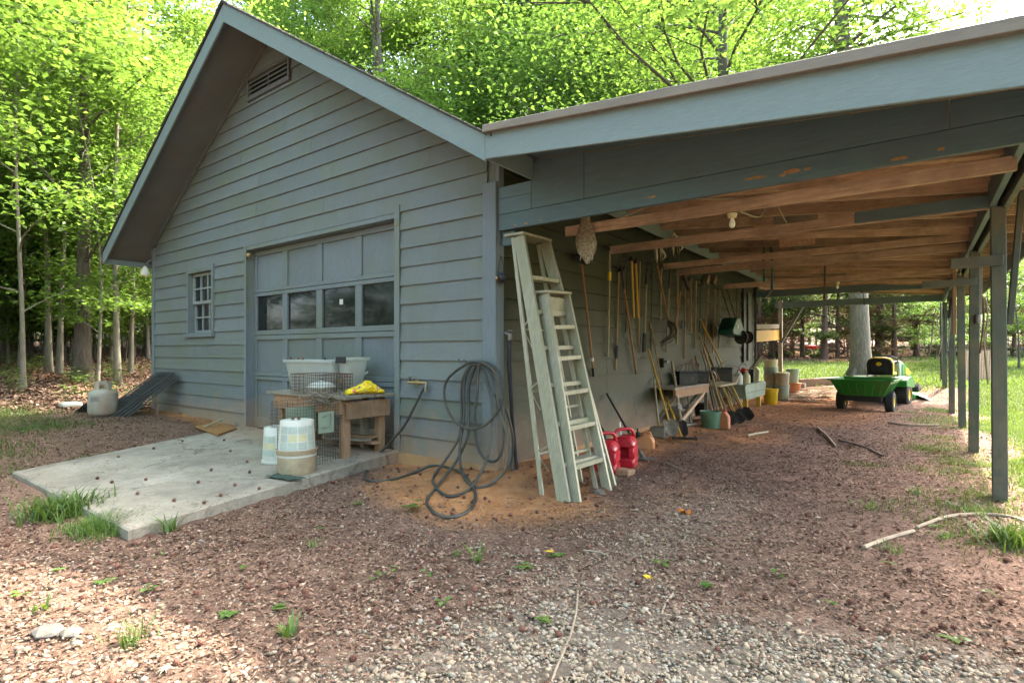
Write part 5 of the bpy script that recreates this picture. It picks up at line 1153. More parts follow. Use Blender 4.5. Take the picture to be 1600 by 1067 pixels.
tail = hang([(470, 195), (430, 320), (428, 480), (420, 620), (350, 770), (240, 900), (182, 965), (195, 1010), (270, 1038), (370, 1030), (450, 990), (468, 930), (440, 880), (400, 835), (300, 800), (200, 792), (100, 830), (-10, 868), (-110, 885), (-185, 870), (-190, 830), (-150, 770), (-50, 660), (40, 560), (110, 430), (150, 350), (172, 318)], -.42)
m = M(); m.tube(tail, .0125, 8); m.build('hose_run', 'hose', HS, smooth=True)
e = tail[-1]; m = M(); m.tube([e-Vector((.0, .0, .05)), e, e+Vector((.01, .01, .03))], [.014, .016, .017], 10); m.build('coupling', 'steel', HS, smooth=True)
sp_ = onY(655, 597, 0); SPG = thing('spigot', 'brass wall spigot feeding the black hose beside the door', 'spigot', sp_)
m = M(); m.tube([sp_+Vector((0, .02, 0)), sp_+Vector((0, -.05, 0)), sp_+Vector((-.06, -.09, .0)), e+Vector((.012, .012, .03))], [.022, .014, .013, .014], 8); m.lathe([(.03, 0), (.03, .006)], sp_+Vector((0, -.03, 0)), 12, 'y'); m.build('body', 'brass', SPG, smooth=True)
m = M(); q = sp_+Vector((-.045, -.08, .0)); m.tube([q, q+Vector((0, 0, .045))], .006, 6); m.lathe([(.022, 0), (.022, .006)], q+Vector((0, 0, .045)), 10); m.build('handle', 'steel_dark', SPG)
hk = onY(729, 562, 0); m = M(); m.box(hk.x-.012, hk.x+.012, -.03, -.018, hk.z-.06, hk.z+.06); m.tube([hk+Vector((0, -.02, .0)), hk+Vector((.0, -.09, -.02)), hk+Vector((0, -.11, .01))], .007, 6); solo(m, 'hose_hook', 'steel', 'small grey metal hook holding the hose coils on the front wall', 'hook')
PP_ = thing('standpipe', 'thick black standpipe with a tap, rising at the side wall corner', 'pipe', (.10, .12, .06))
m = M(); m.tube([(.16, .12, .0), (.11, .11, .55), (.085, .10, 1.0), (.09, .10, 1.22)], [.017, .018, .02, .02], 8); m.build('pipe', 'black', PP_, smooth=True)
m = M(); m.tube([(.09, .10, 1.22), (.09, .10, 1.27), (.05, .08, 1.29)], [.024, .022, .012], 8); m.lathe([(.024, 0), (.024, .008)], (.09, .10, 1.30), 10); m.build('tap', 'steel', PP_, smooth=True)
m = M(); m.tube(smooth_path([(.05, -.06, .75), (.10, .04, .60), (.14, .08, .35), onZ(800, 735, .08), onZ(818, 757, .02)], 6), .0125, 8); solo(m, 'hose_end', 'hose', 'loose stiff end of dark hose slanting down beside the tall ladder', 'hose', smooth=True)
BL = thing('hanging_bell', 'small black rounded bell with a brass ring hung by a cord on the corner board', 'bell', onX(783, 434, .10))
p = onX(783, 434, .10); dirn = Vector((-.7, -.7, -.1)).normalized(); m = M(); q_ = dirn.to_track_quat('Z', 'Y').to_matrix().to_4x4()
m.lathe([(.001, -.05), (.03, -.045), (.045, -.02), (.047, .0), (.04, .02), (.02, .03), (.018, .04)], (0, 0, 0), 16); m.xf(Matrix.Translation(p) @ q_); m.build('body', 'black', BL, smooth=True)
m = M(); m.lathe([(.010, .035), (.026, .036), (.026, .052), (.010, .053)], (0, 0, 0), 16, caps=False); m.xf(Matrix.Translation(p) @ q_); m.build('ring', 'brass', BL, smooth=True)
m = M(); n0 = onX(783, 400, .055); m.tube(smooth_path([p+Vector((-.01, -.03, .02)), n0+Vector((.0, -.02, -.06)), n0, n0+Vector((0, .03, -.07)), p+Vector((0, .03, .03))], 4), .0025, 5); m.build('cord', 'black', BL)

# ------------------------------------------------------------------ ladders against the side wall
def ladder(name, label, A, B, Cc, Dd, steps, rw, nbr):
    (A0, A1), (B0, B1), (C0, C1), (D0, D1) = [tuple(Vector(p) for p in q) for q in (A, B, Cc, Dd)]
    t = thing(name, label, 'ladder', (A0+B0)/2)
    for a, b in ((A0, A1), (B0, B1)):
        m = M(); d = (b-a).normalized(); m.bar(a, b, rw, .004, (0, 1, 0)); s = d.cross(Vector((0, 1, 0))).normalized()
        for k in (-1, 1): m.bar(a+s*(k*(rw/2-.002))+Vector((0, .012, 0)), b+s*(k*(rw/2-.002))+Vector((0, .012, 0)), .004, .028, (0, 1, 0))
        for k in (-.6, -.2, .2, .6): m.bar(a+s*(k*rw/2)-Vector((0, .0025, 0)), b+s*(k*rw/2)-Vector((0, .0025, 0)), .006, .003, (0, 1, 0))
        m.build('side_rail', 'ladder', t)
    for a, b in ((C0, C1), (D0, D1)):
        m = M(); m.bar(a, b, .034, .022, (0, 1, 0)); m.build('rear_rail', 'ladder', t, bev=.002)
    for s in steps:
        p, q = A0.lerp(A1, s), B0.lerp(B1, s); m = M(); m.bar(p+Vector((0, .006, 0)), q-Vector((0, .006, 0)), rw*.95, .006); m.bar(p+Vector((rw*.46, .006, -.014)), q+Vector((rw*.46, -.006, -.014)), .004, .03); m.bar(p+Vector((-rw*.46, .006, -.014)), q+Vector((-rw*.46, -.006, -.014)), .004, .03)
        m.build('step', 'ladder', t)
    for s in nbr:
        p, q = C0.lerp(C1, s), D0.lerp(D1, s); m = M(); m.bar(p, q, .018, .018); m.bar(p, p.lerp(q, .28)-Vector((0, 0, .16)), .012, .003, (1, 0, 0)) ; m.bar(p.lerp(A0.lerp(A1, s), .0)+Vector((0, 0, .02)), A0.lerp(A1, s+.05), .012, .004, (0, 1, 0)); m.build('rear_brace', 'ladder', t)
    c0, c1 = A1, B1; m = M(); m.bar(c0-Vector((.035, .03, -.012)), c1-Vector((.035, -.03, -.012)), rw+.10, .022); m.build('top_cap', 'ladder', t, bev=.004)
    return t
ladder('stepladder', 'taller weathered aluminium stepladder leaning beneath the carport header', ((.885, -.30, .0), (.245, .02, 2.11)), ((.95, .33, .0), (.245, .42, 2.12)), ((.665, -.25, 0), (.18, .03, 2.10)), ((.70, .30, .0), (.18, .42, 2.10)), (.13, .27, .41, .55, .69, .83), .105, (.15, .38, .62))
SL = ladder('stepladder', 'shorter weathered aluminium stepladder leaning in front of the taller one', ((.955, -.24, .0), (.50, .03, 1.60)), ((.985, .20, .0), (.49, .38, 1.62)), ((.90, -.20, .0), (.44, .06, 1.60)), ((.91, .17, .0), (.43, .36, 1.60)), (.16, .335, .50, .67, .83), .075, (.2, .42, .66))
m = M(); m.bar((.50, .07, 1.50), (.50, .35, 1.50), .004, .16, (0, 0, 1)); m.build('plate', 'ladder', SL)
# stones at the ladder feet
for (px, py, r_, lab, mt) in ((955, 752, .07, 'rounded grey stone at the foot of the shorter ladder', 'stone'), (935, 772, .045, 'small grey stone between the ladder feet', 'stone')):
    c = onZ(px, py, 0); rr2 = np.random.default_rng(int(px)); P = ICO*(1+rr2.normal(0, .12, (12, 1)))*np.array([1.2, .9, .6])*r_; m = M(); m.add([tuple(c+Vector(v)+Vector((0, 0, r_*.35))) for v in P], [tuple(f) for f in ICF]); o = solo(m, 'stone', mt, lab, 'stone', bev=.008)
m = M(); c = onZ(973, 742, 0); m.prism([c+Vector((-.08, -.05, .0)), c+Vector((.07, -.06, .0)), c+Vector((.09, .06, .0)), c+Vector((-.07, .07, .0))], (0.01, .01, .055)); solo(m, 'stone', 'tanwood', 'flat tan wedge of stone in front of the red fuel cans', 'stone', bev=.01)
# red fuel cans
def fuel_can(c, rz, label):
    t = thing('fuel_can', label, 'fuel can', c, rz); w, d = .105, .12
    m = M(); m.prism([(-w, -d, 0), (w, -d, 0), (w, -d, .10), (-w, -d, .10)], (0, 2*d, 0)); m.build('base', 'red', t, local=True, bev=.018, smooth=True)
    m = M(); m.prism([(-w, -d, .095), (-.045, -d, .095), (-.045, -d, .205), (-w, -d, .205)], (0, 2*d, 0)); m.prism([(.045, -d, .095), (w, -d, .095), (w, -d, .205), (.045, -d, .205)], (0, 2*d, 0)); m.box(-.05, .05, -.02, .05, .09, .21); m.build('column', 'red', t, local=True, bev=.012, smooth=True)
    m = M(); m.prism([(-w, -d, .195), (w, -d, .195), (w*.98, -d, .24), (w*.50, -d*.95, .30), (-w*.50, -d*.95, .30), (-w*.98, -d, .24)], (0, 2*d, 0)); m.build('shoulder', 'red', t, local=True, bev=.016, smooth=True)
    m = M(); m.tube(smooth_path([(-.085, -.09, .255), (-.075, -.06, .345), (-.01, .0, .365), (.05, .06, .35), (.07, .09, .28)], 5), .016, 9); m.build('handle', 'red', t, local=True, smooth=True)
    return t
c1 = onZ(940, 741, 0); c2 = onZ(970, 731, 0); c1.y += .10; c2.y += .10
f1 = fuel_can(c1, .25, 'nearer red plastic fuel can with a bent black spout, beside the ladder'); f2 = fuel_can(c2, .25, 'farther red plastic fuel can, right of its twin')
m = M(); m.tube([(-.02, .03, .29), (-.03, .04, .36), (-.08, .08, .43), (-.13, .1, .445)], [.02, .014, .011, .009], 8); m.build('spout', 'black', f1, local=True, smooth=True)
m = M(); m.tube([(-.06, .06, .28), (-.07, .08, .42)], [.014, .008], 8); m.build('spout', 'white', f2, local=True, smooth=True)
oc = onZ(1004, 703, 0); oc.y += .08; t = thing('fuel_can', 'small faded orange fuel can with a black cap by the wall', 'fuel can', oc, .3)
m = M(); m.prism([(-.11, -.07, 0), (.10, -.07, 0), (.10, -.07, .11), (.05, -.07, .165), (-.02, -.07, .17), (-.11, -.07, .12)], (0, .14, 0)); m.build('body', 'orange_can', t, local=True, bev=.014, smooth=True)
m = M(); m.tube([(-.08, 0, .12), (-.085, 0, .19)], .026, 10); m.tube([(-.085, 0, .19), (-.09, 0, .24)], [.010, .008], 8); m.build('cap', 'black', t, local=True)
m = M(); m.tube([(-.02, 0, .165), (.0, 0, .20), (.05, 0, .195), (.07, 0, .15)], .011, 7); m.build('handle', 'orange_can', t, local=True, smooth=True)

# ------------------------------------------------------------------ long tools
def shaft(t, a, b, r, mat, name='handle', n=8, bend=0):
    m = M(); a, b = Vector(a), Vector(b); m.tube([a, a.lerp(b, .5)+Vector((bend, 0, 0)), b], [r*.92, r, r], n); m.build(name, mat, t, smooth=True)
def wallp(px, py, X): return onX(px, py, X)
def hung(name, label, cat, p, q, X, r, mat): 
    a, b = wallp(p[0], p[1], X), wallp(q[0], q[1], X-.03); t = thing(name, label, cat, b); shaft(t, a, b, r, mat); return t, a, b
def tines(t, a, n, w, L, curve, mat='steel_dark', up=1, r=.0045, ax=Vector((0, 1, 0)), out=Vector((1, 0, 0))):
    m = M()
    for i in range(n):
        s = (i/(n-1)-.5)*w; base = a+ax*s*.7; m.tube(smooth_path([a+ax*s*.2, base+Vector((0, 0, up*L*.12)), a+ax*s+Vector((0, 0, up*L*.55))+out*curve*.4, a+ax*s+Vector((0, 0, up*L))+out*curve], 4), r, 5)
    m.build('tines', mat, t, smooth=True)
# broom with black bristles under the mottled pelt
t, a, b = hung('broom', 'broom hung head up, orange-brown handle with black bristles, left of the long tools', 'broom', (909, 412), (928, 588), .10, .013, 'handle_orange')
m = M(); m.bar(b, b.lerp(a, .08), .030, .030); m.build('grip', 'black', t); m = M(); m.bar(b.lerp(a, .14), b.lerp(a, .17), .028, .028); m.build('collar', 'white', t)
m = M(); m.prism([a+Vector((.0, -.10, .0)), a+Vector((0, .05, -.01)), a+Vector((0, .08, .06)), a+Vector((0, -.02, .14)), a+Vector((0, -.12, .08))], (.08, 0, 0)); m.build('bristles', 'black', t, bev=.01)
c = onY(915, 376, .40); t = thing('hanging_pelt', 'mottled brown and cream feathery pelt hanging from the first beam', 'pelt', c-Vector((0, 0, .17)))
m = M(); prof = [(.035, .21), (.045, .13), (.075, .04), (.085, -.03), (.07, -.10), (.03, -.17), (.008, -.20)]
vs = []
for i, (r_, h_) in enumerate(prof):
    for k in range(14):
        a = 6.283*k/14; vs.append(c+Vector((r_*1.25*math.cos(a)+.05*(h_ < 0)*(-h_)*2, r_*.55*math.sin(a), h_))+Vector((R.uniform(-.004, .004),)*3))
m.add(vs, [(i*14+k, i*14+(k+1) % 14, (i+1)*14+(k+1) % 14, (i+1)*14+k) for i in range(6) for k in range(14)]+[tuple(range(14))[::-1]]); m.build('body', 'flicker', t, smooth=True)
m = M()
for k in range(26):
    p = c+Vector((R.uniform(-.06, .09), -.03, R.uniform(-.16, .02))); m.tube([p, p+Vector((R.uniform(-.01, .03), -.012, -.05))], [.006, .001], 4)
m.build('feathers', 'antler', t); m = M(); m.tube([c+Vector((0, 0, .2)), c+Vector((0, .02, .30))], .003, 4); m.build('string', 'steel_dark', t)
t, a, b = hung('garden_rake', 'rake hung head up on a pale handle with a yellow sticker', 'rake', (953, 392), (950, 557), .09, .013, 'handle_pale'); tines(t, a, 9, .24, .06, .05, ax=Vector((0, 1, 0)))
m = M(); m.bar(a.lerp(b, .20), a.lerp(b, .28), .030, .030); m.build('sticker', 'yellow', t)
t, a, b = hung('hoe', 'thin rust-dark hoe hung right beside the yellow-stickered rake', 'hoe', (967, 425), (962, 578), .07, .012, 'handle'); m = M(); m.bar(b.lerp(a, .12), b.lerp(a, .25), .03, .03); m.build('grip', 'black', t); m = M(); m.bar(a, a+Vector((.02, .05, .06)), .10, .006); m.build('blade', 'steel_dark', t)
t, a, b = hung('cultivator', 'cultivator with a curled three-prong head and a slanting dark handle', 'cultivator', (970, 412), (994, 584), .10, .013, 'handle_orange')
m = M(); m.tube([a, a.lerp(b, .22)], .016, 7); m.build('socket', 'steel_dark', t); tines(t, a, 3, .20, .09, .10)
for i, (px, lab) in enumerate(((987, 'left one of the two straight yellow wooden handles hung close together'), (993.5, 'right one of the two straight yellow wooden handles hung close together'))):
    a_, b_ = onX(px, 408+i*4, .08), onX(px+3.5, 497, .06); m = M(); m.tube([a_, b_], .015, 8); t = thing('tool_handle', lab, 'handle', b_); m.build('shaft', 'handle_yellow', t, smooth=True); m = M(); m.bar(a_, a_+Vector((0, 0, .05)), .05, .05); m.build('head', 'steel_dark', t)
t, a, b = hung('pitchfork', 'four-tined black pitchfork hung tines up with a long black grip', 'pitchfork', (1011, 418), (1006, 550), .10, .015, 'handle_pale'); tines(t, a, 5, .20, .24, .06, r=.006)
m = M(); m.bar(b, b.lerp(a, .22), .036, .036); m.build('grip', 'black', t); m = M(); m.tube([a+Vector((0, 0, .0)), a.lerp(b, .2)], .018, 7); m.build('socket', 'steel_dark', t)
t, a, b = hung('manure_fork', 'fork hung handle up, its long curved tines forming a basket at the bottom', 'fork', (1027, 415), (1044, 500), .16, .014, 'handle_orange')
m = M()
for i in range(7):
    s = (i-3)/3; m.tube(smooth_path([b, b+Vector((.05, -.03+s*.13, -.06)), b+Vector((.10+.02*abs(s), -.12+s*.12, -.20)), b+Vector((.02, -.30+s*.08, -.36+.03*abs(s)))], 5), [.006]*15+[.003], 5)
m.tube(smooth_path([b+Vector((.05, .11, -.04)), b+Vector((.07, .1, -.12)), b+Vector((.10, -.05, -.28)), b+Vector((.02, -.32, -.37))], 5), .008, 5); m.build('tines', 'steel_dark', t, smooth=True)
t, a, b = hung('garden_fork', 'dark fork hung tines up just right of the basket-tined fork', 'fork', (1047, 418), (1041, 550), .09, .013, 'handle_pale'); tines(t, a, 6, .30, .22, .09, r=.005); m = M(); m.tube([a, a.lerp(b, .25)], .015, 7); m.build('socket', 'steel_dark', t)
t, a, b = hung('weed_hook', 'straight pole behind the angled grass whip', 'pole', (1059, 425), (1058, 538), .07, .012, 'handle')
t, a, b = hung('grass_whip', 'grass whip with an angled dark blade and slanting handle', 'grass whip', (1064, 455), (1052, 525), .16, .013, 'handle_orange')
m = M(); m.tube(smooth_path([a, a+Vector((.02, -.06, .12)), a+Vector((.02, -.03, .24))], 4), .007, 5); m.bar(a+Vector((.02, -.03, .24)), a+Vector((.04, .22, .02)), .045, .005); m.tube([a, a+Vector((.03, .12, .03)), a+Vector((.04, .22, .02))], .006, 5); m.build('blade', 'steel_dark', t)
t, a, b = hung('sledge', 'short-headed hammer hung head up on a straight tan handle', 'hammer', (1079, 437), (1079, 518), .09, .015, 'handle_orange'); m = M(); m.bar(a+Vector((0, -.09, 0)), a+Vector((0, .10, 0)), .045, .045); m.build('head', 'steel_dark', t, bev=.006)
for px, qx, y1, lab, mm_ in ((1107, 1099, 562, 'left long-handled hoe of a pair with wooden blades', 'handle_orange'), (1118, 1113, 552, 'right long-handled hoe of a pair with wooden blades', 'handle_orange')):
    t, a, b = hung('long_hoe', lab, 'hoe', (px, 452), (qx, y1), .09, .014, mm_); m = M(); m.tube(smooth_path([a, a+Vector((.0, -.04, .05)), a+Vector((0, -.10, .09))], 4), .010, 6); m.build('neck', 'steel_dark', t); m = M(); m.bar(a+Vector((.0, -.08, .08)), a+Vector((.0, .06, .22)), .10, .012, (1, 0, 0)); m.build('blade', 'tanwood', t)
m = M(); p = onX(1099, 440, .05); m.box(.03, .07, p.y-.05, p.y+.05, p.z-.07, p.z+.07); solo(m, 'wall_box', 'steel_dark', 'small dark box on the wall left of the two long hoes', 'box')
for (px, py, s_, lab) in ((1026, 395, 1.0, 'smaller grey antler hanging upside down from the second beam'), (1052, 380, 1.25, 'larger bleached antler pair hanging on the second beam')):
    c = onX(px, py, .42) if px < 1040 else onX(px, py, .50); t = thing('antler', lab, 'antler', c)
    m = M(); m.tube(smooth_path([c+Vector((0, 0, .10*s_)), c+Vector((.02, -.09*s_, .05)), c+Vector((.05, -.12*s_, -.05)), c+Vector((.03, -.06*s_, -.13*s_))], 5), [.014*s_]*12+[.010, .008, .006, .004], 7)
    m.tube(smooth_path([c+Vector((0, 0, .10*s_)), c+Vector((.02, .10*s_, .06)), c+Vector((.05, .15*s_, -.02)), c+Vector((.02, .16*s_, -.06*s_))], 5), [.014*s_]*12+[.010, .008, .006, .004], 7)
    for dy_ in (-.10, -.03, .06, .11): m.tube([c+Vector((.02, dy_*s_, .04)), c+Vector((.03, dy_*s_*1.1, -.10*s_))], [.008, .002], 5)
    m.build('horn', 'antler', t, smooth=True)
for px, y0_, y1_, r_, mt, lab in ((1000, 408, 540, .010, 'handle', 'thin tan pole hung between the yellow handles and the black pitchfork'), (1019, 412, 548, .009, 'steel_dark', 'thin dark rod hung just right of the black pitchfork'), (1071, 430, 560, .011, 'handle_orange', 'orange-brown pole hung right of the grass whip'), (1088, 438, 545, .011, 'handle', 'tan pole hung between the hammer and the long hoes'), (1095, 446, 530, .009, 'steel_dark', 'thin dark rod hung beside the small wall box'), (1125, 452, 545, .010, 'handle', 'tan pole hung behind the spreader handles'), (980, 402, 520, .008, 'steel_dark', 'thin dark rod hung behind the curled cultivator head'), (1034, 420, 500, .010, 'handle_pale', 'short pale pole hung behind the basket-tined fork')):
    t, a, b = hung('hung_pole', lab, 'pole', (px, y0_), (px-2, y1_), .075, r_, mt); m = M(); m.bar(a+Vector((-.02, -.04, 0)), a+Vector((0, .05, .02)), .03, .02); m.build('head', 'steel_dark', t)
m = M()
for k in range(3): m.tube(smooth_path([onX(1058, 395, .3), onX(1066, 415+4*k, .2), onX(1075, 425+6*k, .12), onX(1082, 415, .1)], 5), .005, 5)
solo(m, 'wire_coil', 'steel_dark', 'loose dark wire slung along the wall above the hammer', 'wire', smooth=True)
# green seed spreader hung upside down
c = onX(1141, 515, .30); t = thing('seed_spreader', 'dark green seed spreader with black wheels hung by its handles', 'spreader', c-Vector((0, 0, .2)))
m = M(); m.prism([c+Vector((-.12, -.32, -.10)), c+Vector((-.12, .32, -.13)), c+Vector((-.12, .38, .02)), c+Vector((-.12, .12, .22)), c+Vector((-.12, -.10, .20)), c+Vector((-.12, -.36, -.02))], (.26, 0, 0)); m.build('hopper', 'darkgreen', t, bev=.02, smooth=True)
m = M(); m.box(c.x+.142, c.x+.146, c.y-.07, c.y+.0, c.z+.02, c.z+.07); m.build('emblem', 'white', t)
for px, X in ((1158, .42), (1168, .28)):
    w_ = onX(px, 527, X); m = M(); m.lathe([(.08, -.02), (.115, -.028), (.125, 0), (.115, .028), (.08, .02)], w_, 20, 'y', caps=False); W1 = m.build('wheel', 'rubber', t, smooth=True); m = M(); m.lathe([(.001, -.012), (.076, -.012), (.076, .012), (.001, .012)], w_, 16, 'y', caps=False); m.build('hub', 'steel_dark', W1)
m = M(); m.tube([c+Vector((0, .05, .18)), onX(1127, 452, .14)], .010, 6); m.tube([c+Vector((.04, .3, .12)), onX(1137, 455, .2)], .010, 6); m.tube([onX(1127, 452, .14), onX(1133, 449, .15), onX(1137, 455, .2)], .010, 6); m.tube([c+Vector((.05, .2, 0)), onX(1158, 527, .30)], .010, 6); m.build('handle_frame', 'steel_dark', t, smooth=True)
# chain, straps and strips further along the wall
for i, (px, a_, b_, mt, w_, lab) in enumerate(((1143, 448, 500, 'handle_orange', .02, 'short orange-brown curved handle above the spreader'), (1151, 452, 505, 'steel_dark', .03, 'hanging dark chain left of the straps'), (1155, 455, 520, 'bark_red', .03, 'reddish leather strap hanging by the chain'))):
    m = M(); p, q = onX(px, a_, .10), onX(px, b_, .09)
    if i == 1:
        for k in range(16): c_ = p.lerp(q, k/15); m.tube([c_+Vector((.012*(k % 2), .012*((k+1) % 2), .02)), c_+Vector((.012*(k % 2), .012*((k+1) % 2), -.02)), c_-Vector((.012*(k % 2), .012*((k+1) % 2), .02)), c_-Vector((.012*(k % 2), .012*((k+1) % 2), -.02))], .005, 5, closed=True)
    else: m.bar(p, q, w_, .012, (1, 0, 0))
    solo(m, ['curved_handle', 'chain', 'strap'][i], mt, lab, ['handle', 'chain', 'strap'][i])
m = M(); p, q = onX(1164, 452, .07), onX(1163, 566, .07); m.box(.045, .075, p.y-.10, p.y+.08, q.z, p.z)
st = solo(m, 'perforated_strip', 'black', 'long black perforated strip standing against the far end of the wall', 'strip', bev=.003)
m = M(); p, q = onX(1172, 458, .07), onX(1172, 563, .07); m.box(.045, .07, p.y-.14, p.y+.14, q.z, p.z); solo(m, 'green_board', 'post', 'dull green upright board right of the perforated strip', 'board', bev=.003)
# outlet box and its cord
p = onX(1034, 567, .04); t = thing('outlet_box', 'black outlet box with a plug on the side wall above the leaning tools', 'outlet', p-Vector((0, 0, .06)))
m = M(); m.box(.028, .085, p.y-.04, p.y+.04, p.z-.065, p.z+.065); m.build('box', 'black', t, bev=.004); m = M(); m.box(.086, .12, p.y+.0, p.y+.04, p.z+.0, p.z+.04); m.build('plug', 'steel', t); m = M(); m.tube(smooth_path([(.11, p.y+.02, p.z), (.13, p.y+.08, p.z-.12), (.12, p.y+.3, p.z-.20), (.2, p.y+.6, p.z-.30)], 5), .004, 5); m.build('cord', 'handle_pale', t, smooth=True)

# leaning tools, near group
def shovel_blade(t, a, d, w, L, mat, name='blade'):
    """blade below point a along direction d"""
    d = Vector(d).normalized(); s = d.cross(Vector((.6, -.8, 0))).normalized(); nrm = s.cross(d); m = M(); vs = []; rows_ = ((0, .35), (.12, .95), (.45, 1.), (.75, .92), (.92, .6), (1., .1))
    for r_, ww in rows_:
        for k in range(5):
            u = (k/4-.5); vs.append(a+d*(L*r_)+s*(w*ww*u)+nrm*(.045*(4*u*u-1)*(.4+.6*ww)+.02*r_))
    m.add(vs, [(i*5+k, (i+1)*5+k, (i+1)*5+k+1, i*5+k+1) for i in range(5) for k in range(4)]); o = m.build(name, mat, t, smooth=True); md = o.modifiers.new('thick', 'SOLIDIFY'); md.thickness = .003
def leaning(name, label, cat, top, bot, X, r, mat, zb=.0, blade=None, bmat='steel_dark', bl=.27, bw=.20):
    a = onX(top[0], top[1], X); b = onZ(bot[0], bot[1], zb+.02); b.z = height(b.x, b.y)+.012; t = thing(name, label, cat, b)
    if blade:
        k = 1-bl/(b-a).length; c_ = a.lerp(b, k); shaft(t, a, c_, r, mat); shovel_blade(t, c_-(b-a).normalized()*.03, b-a, bw, bl, bmat)
    else: shaft(t, a, b, r, mat)
    return t, a, b
leaning('shovel', 'round-nosed shovel leaning with its tan blade on the ground', 'shovel', (1013, 545), (1053, 688), .06, .014, 'handle_yellow', blade=True, bmat='oldwood', bl=.25, bw=.17)
leaning('stick', 'thin dark pole leaning behind the round-nosed shovel', 'pole', (1016, 503), (1046, 668), .06, .010, 'handle')
t, a, b = leaning('push_broom', 'short tool with a heavy wooden block foot beside the orange can', 'broom', (1022, 593), (1031, 685), .08, .014, 'handle_pale'); m = M(); m.box(b.x-.10, b.x+.10, b.y-.09, b.y+.07, b.z-.01, b.z+.13); m.build('block', 'oldwood', t, bev=.012)
t, a, b = leaning('mattock', 'yellow-handled mattock leaning head down, right of the round-nosed shovel', 'mattock', (1040, 620), (1067, 690), .10, .018, 'handle_yellow'); m = M(); m.bar(b+Vector((-.12, -.04, .03)), b+Vector((.16, .06, .03)), .05, .03); m.build('head', 'steel_dark', t, bev=.005)
t, a, b = leaning('spade', 'straight spade with a riveted plate above its dark narrow blade', 'spade', (1050, 565), (1068, 688), .10, .020, 'handle_pale', blade=True, bmat='steel_dark', bl=.33, bw=.15)
m = M(); c_ = a.lerp(b, .62); d_ = (b-a).normalized(); m.bar(c_-d_*.06+Vector((.02, -.02, 0)), c_+d_*.06+Vector((.02, -.02, 0)), .08, .012, (.8, -.6, 0)); m.build('rivet_plate', 'steel', t)
t, a, b = leaning('long_scraper', 'long black-handled ice scraper leaning on the wall right of the fuel cans', 'scraper', (948, 615), (1006, 716), .05, .012, 'black'); m = M(); m.bar(b+Vector((-.08, -.05, .01)), b+Vector((.10, .06, .01)), .12, .005); m.tube([a.lerp(b, .8), b], [.013, .026], 7); m.build('blade', 'steel', t)
# leaning tools, far group behind the shelf
far = [((1092, 520), (1136, 664), 'handle', 0, 'longest tan pole of the bundle leaning behind the batteries'), ((1096, 548), (1128, 663), 'handle_pale', 0, 'short pale pole at the left of the leaning bundle'), ((1102, 556), (1144, 666), 'handle', 1, 'shovel of the bundle with the lowest dark scoop'), ((1108, 560), (1158, 664), 'handle_yellow', 1, 'middle shovel of the bundle with a scoop under the shelf end'), ((1094, 498), (1168, 655), 'handle_yellow', 0, 'yellow pole crossing the bundle up to the long hoes'), ((1112, 570), (1174, 660), 'handle_orange', 1, 'rightmost shovel of the bundle, blade beside the green bench'), ((1100, 535), (1150, 660), 'handle_orange', 0, 'orange-brown pole in the middle of the leaning bundle')]
for tp, bt_, mt, bl_, lab in far: leaning('shovel' if bl_ else 'pole', lab, 'shovel' if bl_ else 'pole', tp, bt_, .08, .014, mt, blade=bl_ or None, bl=.30, bw=.22, bmat='steel_dark')

# ------------------------------------------------------------------ battery shelf
t = thing('wall_shelf', 'rough plank shelf braced to the side wall, holding old batteries', 'shelf', (.2, 4.2, .3))
m = M(); m.box(.03, .36, 3.45, 4.95, .60, .63); m.build('shelf_board', 'oldwood', t, bev=.003); m = M(); m.box(.33, .37, 3.45, 4.9, .49, .60); m.build('apron_board', 'tanwood', t, bev=.003)
for y in (3.7, 4.7): m = M(); m.bar((.05, y, .20), (.34, y, .57), .04, .05, (0, 1, 0)); m.build('brace', 'oldwood', t)
m = M(); m.bar((.35, 3.6, .12), (.36, 4.7, .50), .03, .05); m.build('brace', 'lumber', t); m = M(); m.box(.31, .36, 4.85, 4.9, .0, .5); m.build('leg', 'oldwood', t)
m = M(); pts = [Vector((.20, 4.9, .60)), Vector((.50, 5.05, .56)), Vector((.60, 5.6, .58)), Vector((.47, 6.3, .66)), Vector((.2, 6.4, .68))]; vs = [tuple(p) for p in pts]+[tuple(p+Vector((0, 0, .035))) for p in pts]; m.add(vs, [(0, 1, 2, 3, 4), (9, 8, 7, 6, 5)]+[(i, (i+1) % 5, 5+(i+1) % 5, 5+i) for i in range(5)]); m.build('tray_board', 'handle_pale', t, bev=.008)
def battery(c, rz, L, w, h, label):
    t = thing('car_battery', label, 'battery', c, rz); m = M(); m.box(-L/2, L/2, -w/2, w/2, 0, h*.86); m.build('case', 'battery', t, local=True, bev=.005); m = M(); m.box(-L/2-.003, L/2+.003, -w/2-.003, w/2+.003, h*.865, h); m.build('lid', 'black', t, local=True, bev=.004)
    for s_ in (-1, 1): m = M(); m.lathe([(.010, 0), (.009, .018)], (s_*L*.36, w*.25, h), 8); m.build('terminal', 'steel', t, local=True)
    m = M(); m.box(-L*.3, L*.3, -w/2-.002, -w/2-.0005, h*.2, h*.6); m.build('label_panel', 'steel_dark', t, local=True)
battery(Vector((.20, 4.30, .63)), .9, .30, .18, .20, 'leftmost black car battery on the shelf'); battery(Vector((.25, 4.78, .63)), .7, .26, .17, .19, 'middle black car battery with a draped white-banded strap'); battery(Vector((.36, 5.55, .61)), .5, .33, .20, .25, 'largest black battery at the right end of the shelf, facing out')
m = M()
